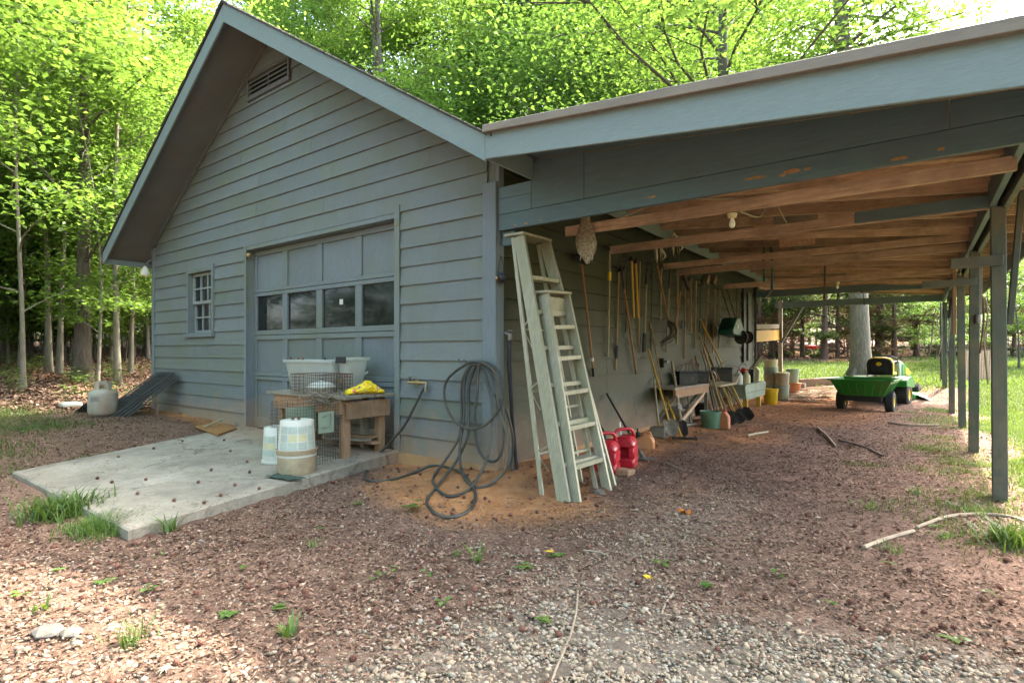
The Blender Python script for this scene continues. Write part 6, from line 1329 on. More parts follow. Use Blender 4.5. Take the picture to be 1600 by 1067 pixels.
for k in range(5):
    a = R.uniform(0, 6); m.tube(smooth_path([(.12+.03*k, 4.15+.1*k, .85), (.15, 4.35+.1*k, .93+.02*k), (.22, 4.55+.08*k, .92), (.26, 4.75, .84), (.34, 4.95, .70)], 5), .006, 5)
solo(m, 'jumper_cable', 'bark_red', 'tangled brown jumper cables draped over the left batteries', 'cable', smooth=True)
m = M(); m.tube(smooth_path([(.30, 4.95, .84), (.40, 5.02, .80), (.42, 5.1, .70), (.40, 5.15, .64)], 5), .014, 6); m.tube(smooth_path([(.35, 5.2, .82), (.45, 5.25, .9), (.5, 5.35, .96)], 4), .012, 6); solo(m, 'cable_clamp', 'steel', 'pale metal cable clamps between the batteries', 'clamp', smooth=True)
m = M(); m.tube(smooth_path([(.30, 6.0, .72), (.40, 6.3, .86), (.46, 6.4, .76), (.42, 6.3, .66)], 5), .008, 5); solo(m, 'red_cable', 'bark_red', 'thin dull red cable looping off the right end of the shelf', 'cord', smooth=True)
for i, (tp, bt_, r_, mt, lab) in enumerate((((1071, 585), (1080, 668), .012, 'handle_pale', 'pale thin pole leaning under the left end of the shelf'), ((1086, 556), (1118, 662), .012, 'handle_orange', 'orange-brown pole leaning just right of the spade'), ((1118, 560), (1160, 658), .011, 'handle', 'thin tan pole near the right side of the leaning bundle'), ((1127, 575), (1148, 650), .013, 'oldwood', 'grey wooden pole standing behind the leaning bundle'), ((1104, 585), (1121, 665), .010, 'steel_dark', 'dark metal rod among the leaning shovels'))):
    leaning('pole', lab, 'pole', tp, bt_, .07, r_, mt)
for i, (y, L_, z_, mt, lab) in enumerate(((3.9, .7, .05, 'oldwood', 'grey scrap plank lying under the shelf'), (4.5, .55, .10, 'tanwood', 'tan scrap plank lying across the grey one under the shelf'), (5.3, .8, .04, 'oldwood', 'short dark plank on the dirt by the leaning shovels'))):
    m = M(); m.bar((.22, y-L_/2, z_+.03), (.34, y+L_/2, z_+.02), .12, .03); solo(m, 'scrap_plank', mt, lab, 'plank', bev=.004)
m = M(); m.box(.05, .30, 3.95, 4.35, .03, .30); solo(m, 'crate', 'oldwood', 'dark wooden crate on the dirt under the battery shelf', 'crate', bev=.006)
pail(Vector((.24, 5.0, .03)), .11, .13, .27, 'steel_dark', 'dark grimy bucket in the shade under the shelf', False)
for i, (px, py, mt, lab) in enumerate(((1020, 430, 'steel_dark', 'small hook with a coil of wire left of the basket-tined fork'), (1070, 470, 'steel', 'small pale hook on the wall below the grass whip'), (1090, 470, 'steel_dark', 'dark trowel hung between the hammer and the long hoes'), (1066, 507, 'steel_dark', 'tiny dark bracket on the wall under the straight pole'))):
    p = onX(px, py, .05); m = M(); m.bar(p+Vector((0, 0, .07)), p-Vector((0, 0, .07)), .035, .012); m.tube([p+Vector((0, 0, .05)), p+Vector((.05, .02, .03)), p+Vector((.03, .02, -.03))], .006, 5); solo(m, 'wall_hook', mt, lab, 'hook')
# pail and jug under the shelf
p = onZ(1106, 671, 0); p.y += .13; t = pail(p, .122, .148, .255, 'greenpail', 'faded green pail on the ground beneath the shelf', False)
p = onZ(1130, 671, 0); p.y += .06; t = thing('jug', 'dusty red jug standing right of the green pail', 'jug', p); m = M(); m.prism([p+Vector(v) for v in ((-.07, -.06, 0), (.07, -.06, 0), (.07, -.06, .18), (.02, -.06, .25), (-.05, -.06, .25), (-.07, -.06, .2))], (0, .12, 0)); m.build('body', 'terracotta', t, bev=.012, smooth=True); m = M(); m.tube([p+Vector((0, 0, .25)), p+Vector((0, 0, .28))], .02, 8); m.build('cap', 'red_far', t)
# low pale green bench with jugs
t = thing('low_bench', 'low pale green wooden bench box against the far end of the wall', 'bench', (.35, 7.2, 0))
m = M(); m.prism([(.50, 6.55, .26), (.50, 8.0, .26), (.50, 8.1, .50), (.50, 6.45, .50)], (.03, 0, 0)); m.build('front_board', 'greengrey', t, bev=.004); m = M(); m.box(.06, .53, 6.5, 8.05, .501, .53); m.build('top_board', 'greengrey', t, bev=.004); m = M(); m.box(.08, .50, 6.52, 6.55, .28, .50); m.build('end_board', 'greengrey', t)
for y in (6.75, 7.75): m = M(); m.box(.42, .49, y, y+.09, -.02, .27); m.build('leg', 'handle_yellow', t)
m = M(); m.box(.52, .535, 6.62, 8.02, .375, .382); m.build('groove', 'steel_dark', t)
def jug(c, r, h, mat, label, cap='white'):
    t = thing('jug', label, 'jug', c); m = M(); m.lathe([(r*.96, 0), (r, .01), (r, h*.6), (r*.7, h*.8), (r*.3, h*.92), (r*.3, h)], c, 14); m.build('body', mat, t, smooth=True); m = M(); m.lathe([(r*.36, h), (r*.36, h*1.07)], c, 10); m.build('cap', cap, t)
jug(Vector((.34, 6.75, .53)), .075, .24, 'white', 'left round-shouldered milky jug on the low bench', 'red_far'); jug(Vector((.42, 7.0, .53)), .07, .22, 'label_yellow', 'right squat pale jug on the low bench')
t = thing('lantern', 'old lantern with a bail handle and a red top on the bench', 'lantern', (.30, 7.3, .53)); c = Vector((.30, 7.3, .53)); m = M(); m.lathe([(.08, 0), (.08, .05), (.05, .06), (.06, .12), (.05, .2)], c, 12); m.build('body', 'battery', t, smooth=True); m = M(); m.lathe([(.055, .2), (.06, .24), (.02, .28)], c, 12); m.build('top', 'red_far', t, smooth=True); m = M(); m.tube(smooth_path([c+Vector((-.09, 0, .05)), c+Vector((-.08, 0, .3)), c+Vector((0, 0, .36)), c+Vector((.08, 0, .3)), c+Vector((.09, 0, .05))], 4), .004, 5); m.build('bail', 'steel', t)
m = M(); m.box(.30, .45, 7.42, 7.5, .53, .78); solo(m, 'box', 'battery', 'dark upright box between the lantern and the paper bag', 'box', bev=.004)
c = Vector((.36, 7.85, .53)); t = thing('paper_bag', 'pale paper bag with a folded top leaning at the bench end', 'bag', c); m = M(); m.prism([c+Vector(v) for v in ((-.10, -.06, 0), (.10, -.06, 0), (.11, -.06, .22), (.04, -.06, .30), (-.06, -.06, .30), (-.11, -.06, .2))], (0, .14, 0)); m.build('body', 'label_yellow', t, bev=.01); m = M(); m.bar(c+Vector((-.02, 0, .26)), c+Vector((.12, .06, .50)), .14, .06); m.build('fold', 'handle_pale', t, bev=.006)
m = M(); m.tube(smooth_path([c+Vector((-.05, -.062, .05)), c+Vector((.0, -.064, .10)), c+Vector((-.05, -.062, .15)), c+Vector((.0, -.064, .2)), c+Vector((-.04, -.062, .24))], 4), .006, 4); m.build('print', 'steel_dark', t)
# buckets at the end of the carport
p = onZ(1204, 634, 0); pail(p, .125, .145, .36, 'yellow', 'bright yellow bucket in front of the bucket stacks', True, handle=True)
p = Vector((.62, 9.55, 0)); p = at(1204, 12.6, .02); p.z = height(p.x, p.y)
for i, (mt, h0) in enumerate((('greengrey', 0), ('beige', .20), ('greengrey', .38), ('label_yellow', .55))):
    pail(p+Vector((.006*math.sin(3*i), 0, h0)), .125, .148, .36, mt, ['bottom bucket of the tallest nested stack', 'second bucket from the bottom in the tallest nested stack', 'third bucket from the bottom in the tallest nested stack', 'top yellowish bucket of the tallest nested stack'][i], True)
p = at(1222, 12.35, 0); p.z = height(p.x, p.y); pail(p, .13, .15, .36, 'greengrey', 'grey-green bucket at the bottom of the shorter stack', True); tp_ = pail(p+Vector((0, 0, .27)), .13, .15, .34, 'beige', 'orange-stained ribbed bucket on top of the shorter stack', True); m = M(); m.lathe([(.155, 0), (.158, .02), (.12, .035), (.001, .037)], p+Vector((0, 0, .61)), 20, caps=False); m.build('lid', 'label_yellow', tp_, smooth=True)
p = at(1241, 13.0, 0); p.z = height(p.x, p.y); pail(p, .11, .155, .24, 'terracotta', 'terracotta coloured plant pot under the pale pail', False, name='plant_pot', closed=True); pail(p+Vector((-.04, 0, .24)), .13, .145, .33, 'greengrey', 'pale grey-green pail standing on the terracotta pot', True)
m = M(); p = at(1254, 13.25); m.box(p.x-.10, p.x+.06, p.y-.1, p.y+.1, p.z-.02, p.z+.15); solo(m, 'cinder_block', 'stone', 'grey cinder block beside the terracotta pot', 'block', bev=.008)
a_, b_ = at(1249, 13.6), at(1312, 13.5); a_.z = height(a_.x, a_.y)+.07; b_.z = height(b_.x, b_.y)+.08; m = M(); m.bar(a_, b_, .14, .20); solo(m, 'edging_timber', 'lumber', 'reddish timber edging between the dirt floor and the back lawn', 'timber', bev=.01)
m = M()
for k in range(130):
    c = at(R.uniform(1236, 1298), R.uniform(11.6, 13.1)); a = R.uniform(0, 6.28); d = Vector((math.cos(a), math.sin(a), R.uniform(-.08, .15)))*R.uniform(.08, .35); c.z += R.uniform(.01, .10); m.tube([c-d, c+Vector((0, 0, .01)), c+d], [.008, .007, .003], 4)
solo(m, 'brush_pile', 'stick', 'low pile of dead branches on the dirt beyond the bucket stacks', 'brush pile', smooth=True)
# ropes and hoses hung under the carport
m = M(); m.tube([onY(1194, 372, 4.3), onY(1193, 405, 4.3), onY(1194, 440, 4.3)], .014, 6); m.tube(smooth_path([onY(1201, 372, 4.3), onY(1206, 395, 4.3), onY(1207, 425, 4.3), onY(1206, 454, 4.3)], 4), .016, 6); m.tube([onY(1194, 372, 4.3), onY(1197, 369, 4.3), onY(1201, 372, 4.3)], .014, 6)
solo(m, 'green_hose', 'darkgreen', 'two short lengths of green hose hanging from a rafter in the middle', 'hose', smooth=True)
m = M(); m.tube([(1.78, 6.3, 2.5), (1.775, 6.3, 1.95)], .016, 6); solo(m, 'hanging_rod', 'bark_red', 'short rusty rod hanging from a rafter left of the second bulb', 'rod')
m = M(); m.tube(smooth_path([(1.62, 9.2, 2.34), (1.52, 9.2, 2.2), (1.5, 9.2, 1.9), (1.55, 9.2, 1.6), (1.58, 9.2, 1.5)], 5), .009, 5); m.tube(smooth_path([(2.02, 9.2, 2.34), (2.1, 9.2, 2.28), (2.12, 9.2, 2.05)], 5), .009, 5); solo(m, 'dangling_rope', 'hose', 'dark cord dangling from the green beam at the carport end', 'cord', smooth=True)
def hose_loop(name, label, mt, pts, Y, r=.012, closed=False):
    q = [onY(px, py, Y) for px, py in pts]; m = M(); m.tube(smooth_path(q, 5, closed), r, 6, closed=closed); solo(m, name, mt, label, 'hose', smooth=True)
hose_loop('hanging_hose', 'yellowish hose hanging in a wide loop at the far posts', 'handle_pale', [(1460, 479), (1446, 490), (1436, 515), (1435, 545), (1442, 559), (1452, 552), (1457, 520), (1460, 490)], 8.9)
hose_loop('hanging_hose', 'black hose hanging in a narrow loop beside the fourth post', 'hose', [(1474, 479), (1477, 510), (1478, 545), (1484, 552)], 8.7)
hose_loop('hanging_hose', 'grey cable hanging against the fourth post', 'steel', [(1478, 479), (1484, 500), (1481, 540), (1478, 560)], 8.74, .010)
hose_loop('hanging_rope', 'frayed pale rope hanging at the far posts', 'antler', [(1461, 479), (1466, 510), (1470, 540), (1464, 562)], 8.95, .008)
hose_loop('hanging_hose', 'pale hose hanging between the first and second posts down to the lawn', 'handle_pale', [(1534, 462), (1541, 472), (1543, 500), (1538, 530), (1540, 560), (1544, 600)], 3.4, .010)
hose_loop('hanging_chain', 'brown vine-like rope hanging between the first and second posts', 'bark_red', [(1536, 466), (1537, 500), (1534, 530), (1531, 552)], 3.5, .010)
m = M(); m.bar(onY(1486, 466, 8.7), onY(1482, 497, 8.7), .05, .04); solo(m, 'hand_saw', 'black', 'black tool hanging high on the fourth post', 'tool')
p = onY(1545, 507, 4.0); m = M(); m.lathe([(.03, 0), (.035, .05), (.03, .09)], onY(1528, 505, 4.05), 10); solo(m, 'glass_jar', 'steel', 'small clear jar fixed to the board at the second post', 'jar', smooth=True)
# corrugated brown panels leaning out on the lawn
p = at(1526, 13.6); t = thing('corrugated_panel', 'brown corrugated panels leaning on the lawn beyond the posts', 'panel', p, .1)
m = M()
for k in range(17):
    u = -.42+.05*k; m.prism([(u, -.22, 0), (u+.025, -.235, 0), (u+.05, -.22, 0), (u+.05, -.215, 0), (u+.025, -.23, 0), (u, -.215, 0)], (.06, .22, .72))
m.build('sheet', 'osb', t, local=True); m = M(); m.box(-.40, .52, .02, .06, .70, .76); m.build('top_rail', 'oldwood', t, local=True); m = M(); m.box(-.3, -.26, .0, .5, 0, .7); m.box(.3, .34, .0, .5, 0, .7); m.build('stand', 'oldwood', t, local=True)
p = at(1592, 26.5); t = thing('stone_steps', 'low grey stone retaining wall at the far right edge of the lawn', 'stone wall', p)
for r_ in range(3):
    for k in range(6):
        m = M(); x = p.x-.5+k*.46+.2*(r_ % 2); m.box(x, x+.44, p.y-.2+.1*r_, p.y+.3, p.z+.16*r_-.05, p.z+.16*r_+.10); m.build('stone_block', 'stone', t, bev=.015)

# ------------------------------------------------------------------ cart and garden tractor
CT = thing('garden_cart', 'green ribbed dump cart on two yellow-rimmed wheels, parked behind the mower', 'cart', at(1352, 10.35, 0), -.09)
def loc_prism(m, lo, hi): # frustum tub
    (x0, x1, y0, y1, z0), (X0, X1, Y0, Y1, z1) = lo, hi
    vs = [(x0, y0, z0), (x1, y0, z0), (x1, y1, z0), (x0, y1, z0), (X0, Y0, z1), (X1, Y0, z1), (X1, Y1, z1), (X0, Y1, z1)]
    m.add(vs, [(0, 3, 2, 1), (0, 1, 5, 4), (1, 2, 6, 5), (2, 3, 7, 6), (3, 0, 4, 7)])
m = M(); loc_prism(m, (-.34, .34, -.42, .50, .31), (-.48, .48, -.56, .66, .60)); o = m.build('tub_body', 'jd_green', CT, local=True); md = o.modifiers.new('t', 'SOLIDIFY'); md.thickness = .012
m = M(); z = .60; m.box(-.52, .52, -.60, -.555, z-.01, z+.015); m.box(-.52, .52, .655, .70, z-.01, z+.015); m.box(-.52, -.475, -.555, .655, z-.01, z+.015); m.box(.475, .52, -.555, .655, z-.01, z+.015); m.build('rim', 'jd_green', CT, local=True, bev=.006)
for i in range(6):
    u = -.27+.108*i; m = M(); m.prism([(u-.012, -.425, .315), (u+.012, -.425, .315), (u*1.22+.012, -.535, .54), (u*1.22-.012, -.535, .54)], (0, -.022, 0)); m.build('rib', 'jd_green', CT, local=True)
for j in range(4):
    v_ = -.36+.24*j; m = M(); m.prism([(.345, v_-.01, .32), (.345, v_+.01, .32), (.455, v_*1.2+.01, .54), (.455, v_*1.2-.01, .54)], (.018, 0, 0)); m.build('rib', 'jd_green', CT, local=True)
m = M(); m.box(-.30, .30, -.30, .40, .20, .31); m.box(-.02, .02, .4, 1.15, .24, .28); m.tube([(-.43, 0, .19), (.43, 0, .19)], .014, 8); m.build('chassis', 'black', CT, local=True, bev=.004)
def wheel(t, c, R_, w, rim, local=True, ax='x'):
    m = M(); m.lathe([(R_*.55, -w/2), (R_*.8, -w/2*1.05), (R_*.96, -w/2*.85), (R_, -w/2*.4), (R_, w/2*.4), (R_*.96, w/2*.85), (R_*.8, w/2*1.05), (R_*.55, w/2)], c, 26, ax, caps=False); 
    o = m.build('wheel', 'rubber', t, local=local, smooth=True)
    m = M()
    for k in range(26):
        a = 2*math.pi*k/26; q = Vector((0, math.cos(a)*R_*1.0, math.sin(a)*R_*1.0)); m.bar(Vector(c)+q+Vector((-w*.40, 0, 0)), Vector(c)+q+Vector((w*.40, 0, 0)), .012, .012, q)
    tr_ = m.build('tread', 'rubber', o, local=local)
    m = M(); m.lathe([(.001, -w*.25), (R_*.35, -w*.28), (R_*.50, -w*.42), (R_*.57, -w*.45), (R_*.57, w*.45), (R_*.50, w*.42), (R_*.35, w*.22), (R_*.12, w*.22), (R_*.10, w*.34), (.001, w*.34)], c, 22, ax, caps=False); m.build('rim', rim, o, local=local, smooth=True)
wheel(CT, (-.39, 0, .195), .195, .14, 'jd_yellow'); wheel(CT, (.39, 0, .195), .195, .14, 'jd_yellow')
MW = thing('riding_mower', 'green and yellow riding mower facing away, parked ahead of the cart', 'riding mower', at(1378, 11.55, .01), -.17)
wheel(MW, (-.37, 0, .235), .235, .24, 'jd_yellow'); wheel(MW, (.37, 0, .235), .235, .24, 'jd_yellow')
wheel(MW, (-.34, 1.32, .20), .19, .16, 'jd_yellow'); wheel(MW, (.36, 1.32, .20), .19, .16, 'jd_yellow')
m = M(); m.box(-.24, .24, -.25, 1.40, .26, .40); m.build('frame', 'jd_green', MW, local=True, bev=.01)
for s_ in (-1, 1):
    pr = [(s_*.24, -.34, .40), (s_*.24, -.30, .52), (s_*.24, -.12, .60), (s_*.24, .18, .60), (s_*.24, .36, .48), (s_*.24, .40, .36)]
    m = M(); m.prism(pr, (s_*.26, 0, 0)); m.build('fender', 'jd_green', MW, local=True, bev=.015, smooth=True)
m = M(); m.box(-.24, .24, -.36, .2, .40, .58); m.build('seat_deck', 'jd_green', MW, local=True, bev=.015)
m = M(); m.prism([(-.22, -.14, .62), (.22, -.14, .62), (.22, .26, .62), (-.22, .26, .62)], (0, 0, .07)); m.build('seat', 'jd_yellow', MW, local=True, bev=.025, smooth=True)
pts = [(-.235, -.16, .66), (-.24, -.19, .88), (-.20, -.205, .955), (-.1, -.21, .985), (.1, -.21, .985), (.20, -.205, .955), (.24, -.19, .88), (.235, -.16, .66)]
m = M(); m.prism(pts, (0, .10, .02)); m.build('seat_back', 'jd_yellow', MW, local=True, bev=.02, smooth=True)
m = M(); m.prism([(x*.985, y-.035, z if z > .7 else z-.02) for x, y, z in [(p[0], p[1], p[2]-.012) for p in pts]], (0, .033, 0)); m.build('seat_shell', 'black', MW, local=True, bev=.015)
m = M(); m.box(-.14, .14, -.255, -.248, .69, .86); m.build('seat_rib', 'black', MW, local=True, bev=.004)
m = M(); em = [(.048*math.cos(a), -.262, .855+.038*math.sin(a)) for a in np.linspace(0, 2*math.pi, 17)[:-1]]; m.prism(em, (0, .006, 0)); m.build('emblem', 'jd_yellow', MW, local=True)
m = M(); m.bar((-.025, -.264, .850), (.020, -.264, .862), .006, .012, (0, 1, 0)); m.bar((.018, -.264, .86), (.030, -.264, .88), .005, .008, (0, 1, 0)); m.bar((-.02, -.264, .85), (-.030, -.264, .832), .004, .006, (0, 1, 0)); m.bar((.012, -.264, .855), (.020, -.264, .834), .004, .006, (0, 1, 0)); m.build('emblem_mark', 'jd_green', MW, local=True)
hd = [(0, .72, .50), (0, .72, .86), (0, .80, .90), (0, 1.2, .80), (0, 1.58, .68), (0, 1.64, .55), (0, 1.62, .40), (0, .72, .38)]
m = M(); m.prism([(-.22, y, z) for _, y, z in hd], (.44, 0, 0)); m.build('hood', 'jd_green', MW, local=True, bev=.04, smooth=True)
m = M(); m.prism([(-.20, .60, .56), (-.20, .58, .80), (-.20, .68, .92), (-.20, .76, .90), (-.20, .78, .5)], (.40, 0, 0)); m.build('dash', 'greengrey', MW, local=True, bev=.02)
m = M(); m.prism([(.222, 1.0, .62), (.222, 1.35, .58), (.222, 1.5, .64), (.222, 1.2, .74), (.222, 1.0, .76)], (.008, 0, 0)); m.build('side_stripe', 'jd_yellow', MW, local=True)
for k in range(4): m = M(); m.box(.224, .236, .82+.0*k, 1.10, .46+.05*k, .475+.05*k); m.build('vent_slot', 'black', MW, local=True)
m = M(); c = Vector((0, .52, .93)); q = Matrix.Translation(c) @ Matrix.Rotation(-.6, 4, 'X'); m.tube([q @ Vector((.17*math.cos(a), .17*math.sin(a), 0)) for a in np.linspace(0, 2*math.pi, 21)[:-1]], .013, 7, closed=True); m.tube([q @ Vector((-.17, 0, 0)), q @ Vector((0, 0, -.03)), q @ Vector((.17, 0, 0))], .010, 6); m.tube([q @ Vector((0, 0, -.03)), (0, .64, .80)], .018, 7); m.build('steering_wheel', 'black', MW, local=True, smooth=True)
m = M(); m.prism([(-.50, .35, .10), (.50, .35, .10), (.54, .60, .10), (.50, .95, .10), (-.50, .95, .10)], (0, 0, .13)); m.build('mower_deck', 'jd_green', MW, local=True, bev=.02); m = M(); m.prism([(.50, .45, .20), (.84, .40, .05), (.86, .80, .05), (.50, .85, .20)], (0, 0, .02)); m.build('discharge_chute', 'mesh_grey', MW, local=True)
for s_ in (-1, 1): m = M(); m.tube([(s_*.27, .02, .58), (s_*.27, .05, .68)], .008, 6); m.lathe([(.001, 0), (.018, .01), (.001, .03)], (s_*.27, .05, .68), 8, caps=False); m.build('lever', 'black', MW, local=True)

# ------------------------------------------------------------------ far machines beyond the clearing
p = at(1272, 33); t = thing('red_tractor', 'small bright red machine beyond the conifers, left of the forked trunk', 'machine', p, .4)
m = M(); m.box(-.7, .1, -.3, .3, .28, .62); m.build('hood', 'red_far', t, local=True, bev=.08, smooth=True); m = M(); m.box(.1, .8, -.32, .32, .30, .50); m.build('fender', 'red_far', t, local=True, bev=.08, smooth=True); m = M(); m.box(.35, .6, -.2, .2, .5, .85); m.build('seat', 'black', t, local=True, bev=.04); wheel(t, (0, 0, 0), .001, .001, 'black') if False else None
for (x, y, r_) in ((-.5, -.36, .2), (-.5, .36, .2), (.5, -.38, .3), (.5, .38, .3)): m = M(); m.lathe([(.001, -.08), (r_, -.08), (r_, .08), (.001, .08)], (x, y, r_), 18, 'y', caps=False); m.build('wheel', 'rubber', t, local=True)
p = at(1297, 34); t = thing('grey_machine', 'grey metal machine beyond the conifers, right of the red one', 'machine', p, -.2)
m = M(); m.box(-.5, .5, -.3, .3, .35, .75); m.build('body', 'steel', t, local=True, bev=.06); m = M(); m.tube([(-.4, 0, .7), (-.3, 0, 1.05), (.2, 0, 1.05)], .03, 7); m.build('handlebar', 'steel', t, local=True)
for x in (-.55, .55): m = M(); m.lathe([(.2, -.05), (.3, -.05), (.3, .05), (.2, .05)], (x, 0, .3), 18, 'y', caps=False); m.build('wheel', 'rubber', t, local=True)

# ------------------------------------------------------------------ left corner: wire panels, tank, tray
for i in range(4):
    off = .035*i; t = thing('wire_rack', ['topmost grey mesh panel of the stack leaning on the garage corner', 'second mesh panel down in the stack on the garage corner', 'third mesh panel down in the stack on the garage corner', 'lowest mesh panel of the stack, nearest the wall'][i], 'mesh panel', (-6.6, -.7, .12))
    o_ = Vector((-6.98+.05*i, -.92+off*1.4, .135)); u = Vector((.52, .03, 0)); v_ = Vector((.16, .80-.05*i, .66-.03*i)); m = M(); wiregrid(m, o_, u, v_, 14, 20, .005); m.build('mesh', 'mesh_grey', t)
    m = M(); n_ = u.cross(v_).normalized()
    for a_, b_ in ((o_, o_+v_), (o_+u, o_+u+v_), (o_, o_+u), (o_+v_, o_+u+v_)): m.bar(a_, b_, .022, .014, n_)
    m.build('frame', 'mesh_grey', t)
c = onZ(161, 656, .11); c.z = height(c.x, c.y)-.01; t = thing('propane_tank', 'rust-streaked cream propane tank standing in the grass by the woods', 'propane tank', c)
m = M(); m.lathe([(.11, 0), (.12, .02), (.12, .03)], c, 20); m.build('foot_ring', 'tank', t); m = M(); m.lathe([(.10, .02), (.155, .035), (.178, .06), (.185, .09), (.185, .205), (.188, .207), (.188, .213), (.185, .215), (.185, .345), (.175, .375), (.14, .405), (.05, .43), (.001, .43)], c, 28, caps=False); m.build('tank_body', 'tank', t, smooth=True)
m = M()
for k in range(20):
    a = 2*math.pi*k/24+.3; b = a+2*math.pi/24; h1 = .535 if not (4 < k < 8) else .50; h0_ = .40; r_ = .105
    m.prism([c+Vector((r_*math.cos(a), r_*math.sin(a), h0_)), c+Vector((r_*math.cos(b), r_*math.sin(b), h0_)), c+Vector((r_*math.cos(b), r_*math.sin(b), h1)), c+Vector((r_*math.cos(a), r_*math.sin(a), h1))], Vector((-.006*math.cos(a), -.006*math.sin(a), 0)))
m.build('collar', 'tank', t); m = M(); m.tube([c+Vector((0, 0, .41)), c+Vector((0, 0, .47))], .018, 8); m.tube([c+Vector((0, 0, .455)), c+Vector((.02, -.06, .455))], .014, 8); m.lathe([(.03, 0), (.03, .012)], c+Vector((0, 0, .48)), 10); m.build('valve', 'brass', t)
a0 = math.atan2(CAM[1]-c.y, CAM[0]-c.x)
for j in range(4): label_on(t, c, lambda z: .185, .25+.018*j, .262+.018*j, a0-.9, a0-.25, 'steel', 'label_line')
c = onZ(133, 650, .11); m = M(); c.z = height(c.x, c.y); o = M(); loc_prism(m, (-.25, .22, -.14, .14, .01), (-.32, .30, -.2, .2, .14)); m.xf(Matrix.Translation(c+Vector((-.02, .18, .02))) @ Matrix.Rotation(-.30, 4, 'Y') @ Matrix.Rotation(.35, 4, 'X')); ob = solo(m, 'plastic_tray', 'black', 'black plastic tray lying tilted behind the propane tank', 'tray'); md = ob.modifiers.new('t', 'SOLIDIFY'); md.thickness = .008
c = onZ(190, 648, .11); c.z = height(c.x, c.y); m = M(); m.lathe([(.20, 0), (.19, .10), (.14, .19), (.06, .23), (.001, .24)], c+Vector((-.15, .15, 0)), 16, caps=False); solo(m, 'mesh_dome', 'wire', 'dark domed cover between the propane tank and the mesh panels', 'cover', smooth=True)
c = onZ(110, 640, .12); c.z = height(c.x, c.y); m = M(); m.prism([c+Vector((-.20, -.12, 0)), c+Vector((.18, -.14, 0)), c+Vector((.20, .12, 0)), c+Vector((-.15, .15, 0))], (0, 0, .075)); solo(m, 'white_block', 'white', 'flat white plastic block lying in the grass left of the propane tank', 'block', bev=.02)
c = onZ(246, 652, .12); m = M(); m.bar(c, c+Vector((0, 0, .33)), .018, .018); m.bar(c+Vector((-.06, 0, .20)), c+Vector((.06, 0, .20)), .012, .012); solo(m, 'wooden_stake', 'oldwood', 'small cross-shaped wooden stake at the left corner of the wall', 'stake')
m = M(); a_, b_ = onZ(312, 672, .125), onZ(366, 673, .125); m.prism([onZ(305, 668, .12), onZ(340, 681, .12), onZ(370, 671, .12), onZ(340, 662, .12)], (0, 0, .022)); solo(m, 'board', 'handle_orange', 'orange-stained flat board lying at the wall left of the door', 'board')
m = M(); m.bar(onZ(318, 668, .15), onZ(348, 655, .22), .03, .02); solo(m, 'stick', 'handle_pale', 'pale wooden stick propped on the orange-stained board', 'stick')
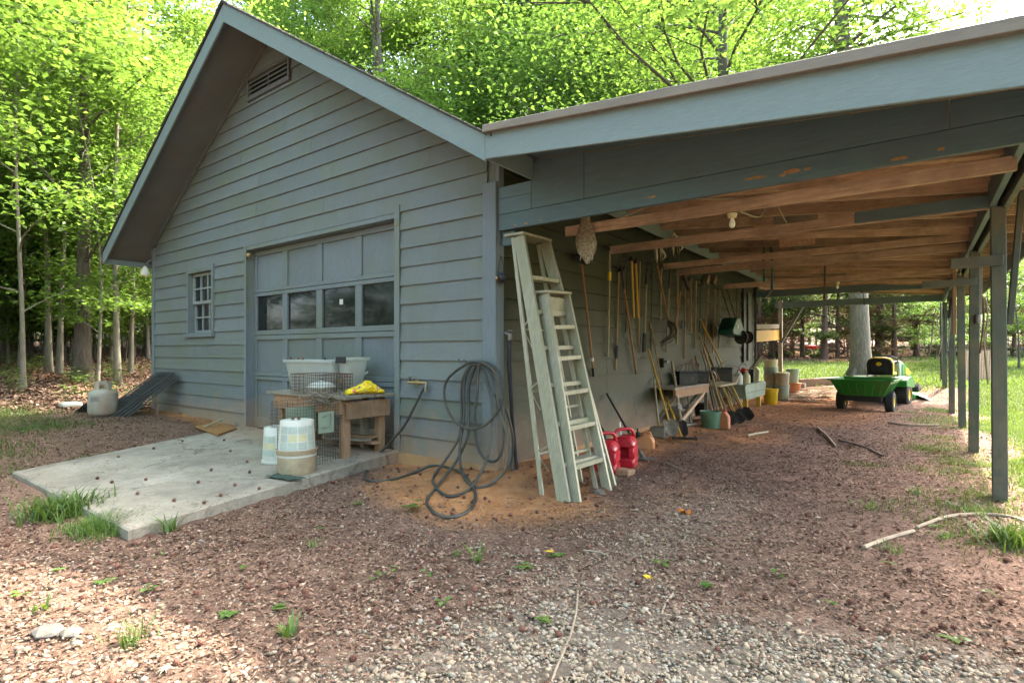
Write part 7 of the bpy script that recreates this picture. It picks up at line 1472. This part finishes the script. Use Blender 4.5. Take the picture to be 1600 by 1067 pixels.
# sticks, boards and leaves on the ground
def stick(pts, r, label, mt='stick', name='stick'):
    q = []
    for px, py in pts: p = onZ(px, py, .0); p.z = height(p.x, p.y)+r*.9+.003; q.append(p)
    m = M(); m.tube(smooth_path(q, 3), r, 6); solo(m, name, mt, label, 'stick', smooth=True)
stick([(1350, 858), (1385, 842), (1428, 832)], .012, 'straight grey stick lying left of the long bent stick')
stick([(1432, 826), (1480, 810), (1530, 805), (1575, 809), (1600, 818)], .011, 'long bent pale stick on the ground before the first post')
stick([(1388, 663), (1420, 667), (1468, 668)], .018, 'pale stick lying across the mulch behind the mower cart')
stick([(1278, 672), (1292, 684), (1306, 699)], .014, 'curved stick on the dirt floor left of the pale stick')
stick([(1310, 690), (1350, 700), (1380, 712)], .009, 'thin dark twig on the mulch under the carport', 'bark')
stick([(903, 925), (900, 960), (890, 1000), (872, 1040), (862, 1067)], .005, 'long thin root running towards the viewer in the foreground')
stick([(1052, 930), (1040, 945), (1034, 962)], .005, 'short curved twig on the gravel in the foreground')
stick([(912, 858), (935, 862), (950, 869)], .006, 'short bare twig in the mulch below the ladders')
stick([(1168, 683), (1182, 680), (1200, 676)], .014, 'short pale split stick on the dirt below the low bench', 'handle_pale')
stick([(1040, 722), (1050, 727), (1066, 734)], .007, 'small white stick right of the scraper blade', 'handle_pale')
c = onZ(75, 988, 0); m = M(); m.add([tuple(c+Vector(v)*.065+Vector((0, 0, .008))) for v in ICO*np.array([1.3, .9, .3])], [tuple(f) for f in ICF]); solo(m, 'stone', 'stone', 'flat pale stone in the gravel at the lower left', 'stone', bev=.01)
c = onZ(112, 990, 0); m = M(); m.add([tuple(c+Vector(v)*.04+Vector((0, 0, .006))) for v in ICO*np.array([1.3, 1.1, .4])], [tuple(f) for f in ICF]); solo(m, 'stone', 'stone', 'smaller pale stone beside the flat stone at the lower left', 'stone', bev=.01)
c = onZ(1070, 803, 0); m = M(); vs = []
for k in range(9):
    a = k*.7; q0 = c+Vector((.045*math.cos(a), .035*math.sin(a), .02+.02*math.sin(3*a))); vs.append(q0)
m.add([c+Vector((0, 0, .012))]+vs, [(0, i, i+1) for i in range(1, 9)]+[(0, 9, 1)]); ob = solo(m, 'dry_leaf', 'deadleaf', 'curled bright orange leaf on the ground below the fuel cans', 'leaf')
c = onZ(858, 866, 0); 
for (px, py, mt, lab) in ((857, 866, 'yellow', 'small yellow leaf in the mulch left of centre'), (1007, 904, 'yellow', 'yellowed leaf on the gravel edge near the centre'), (646, 914, 'antler', 'pale star-shaped leaf in the foreground mulch'), (262, 1047, 'antler', 'pale star-shaped leaf at the bottom left')):
    V_, F_, va_ = star_leaves([onZ(px, py, 0)+Vector((0, 0, .018))], .075, px, .1); m = M(); m.add(V_, [tuple(f) for f in F_]); solo(m, 'fallen_leaf', mt, lab, 'leaf')
print('objects', len(bpy.data.objects), 'tris', sum(len(me.polygons) for me in bpy.data.meshes))
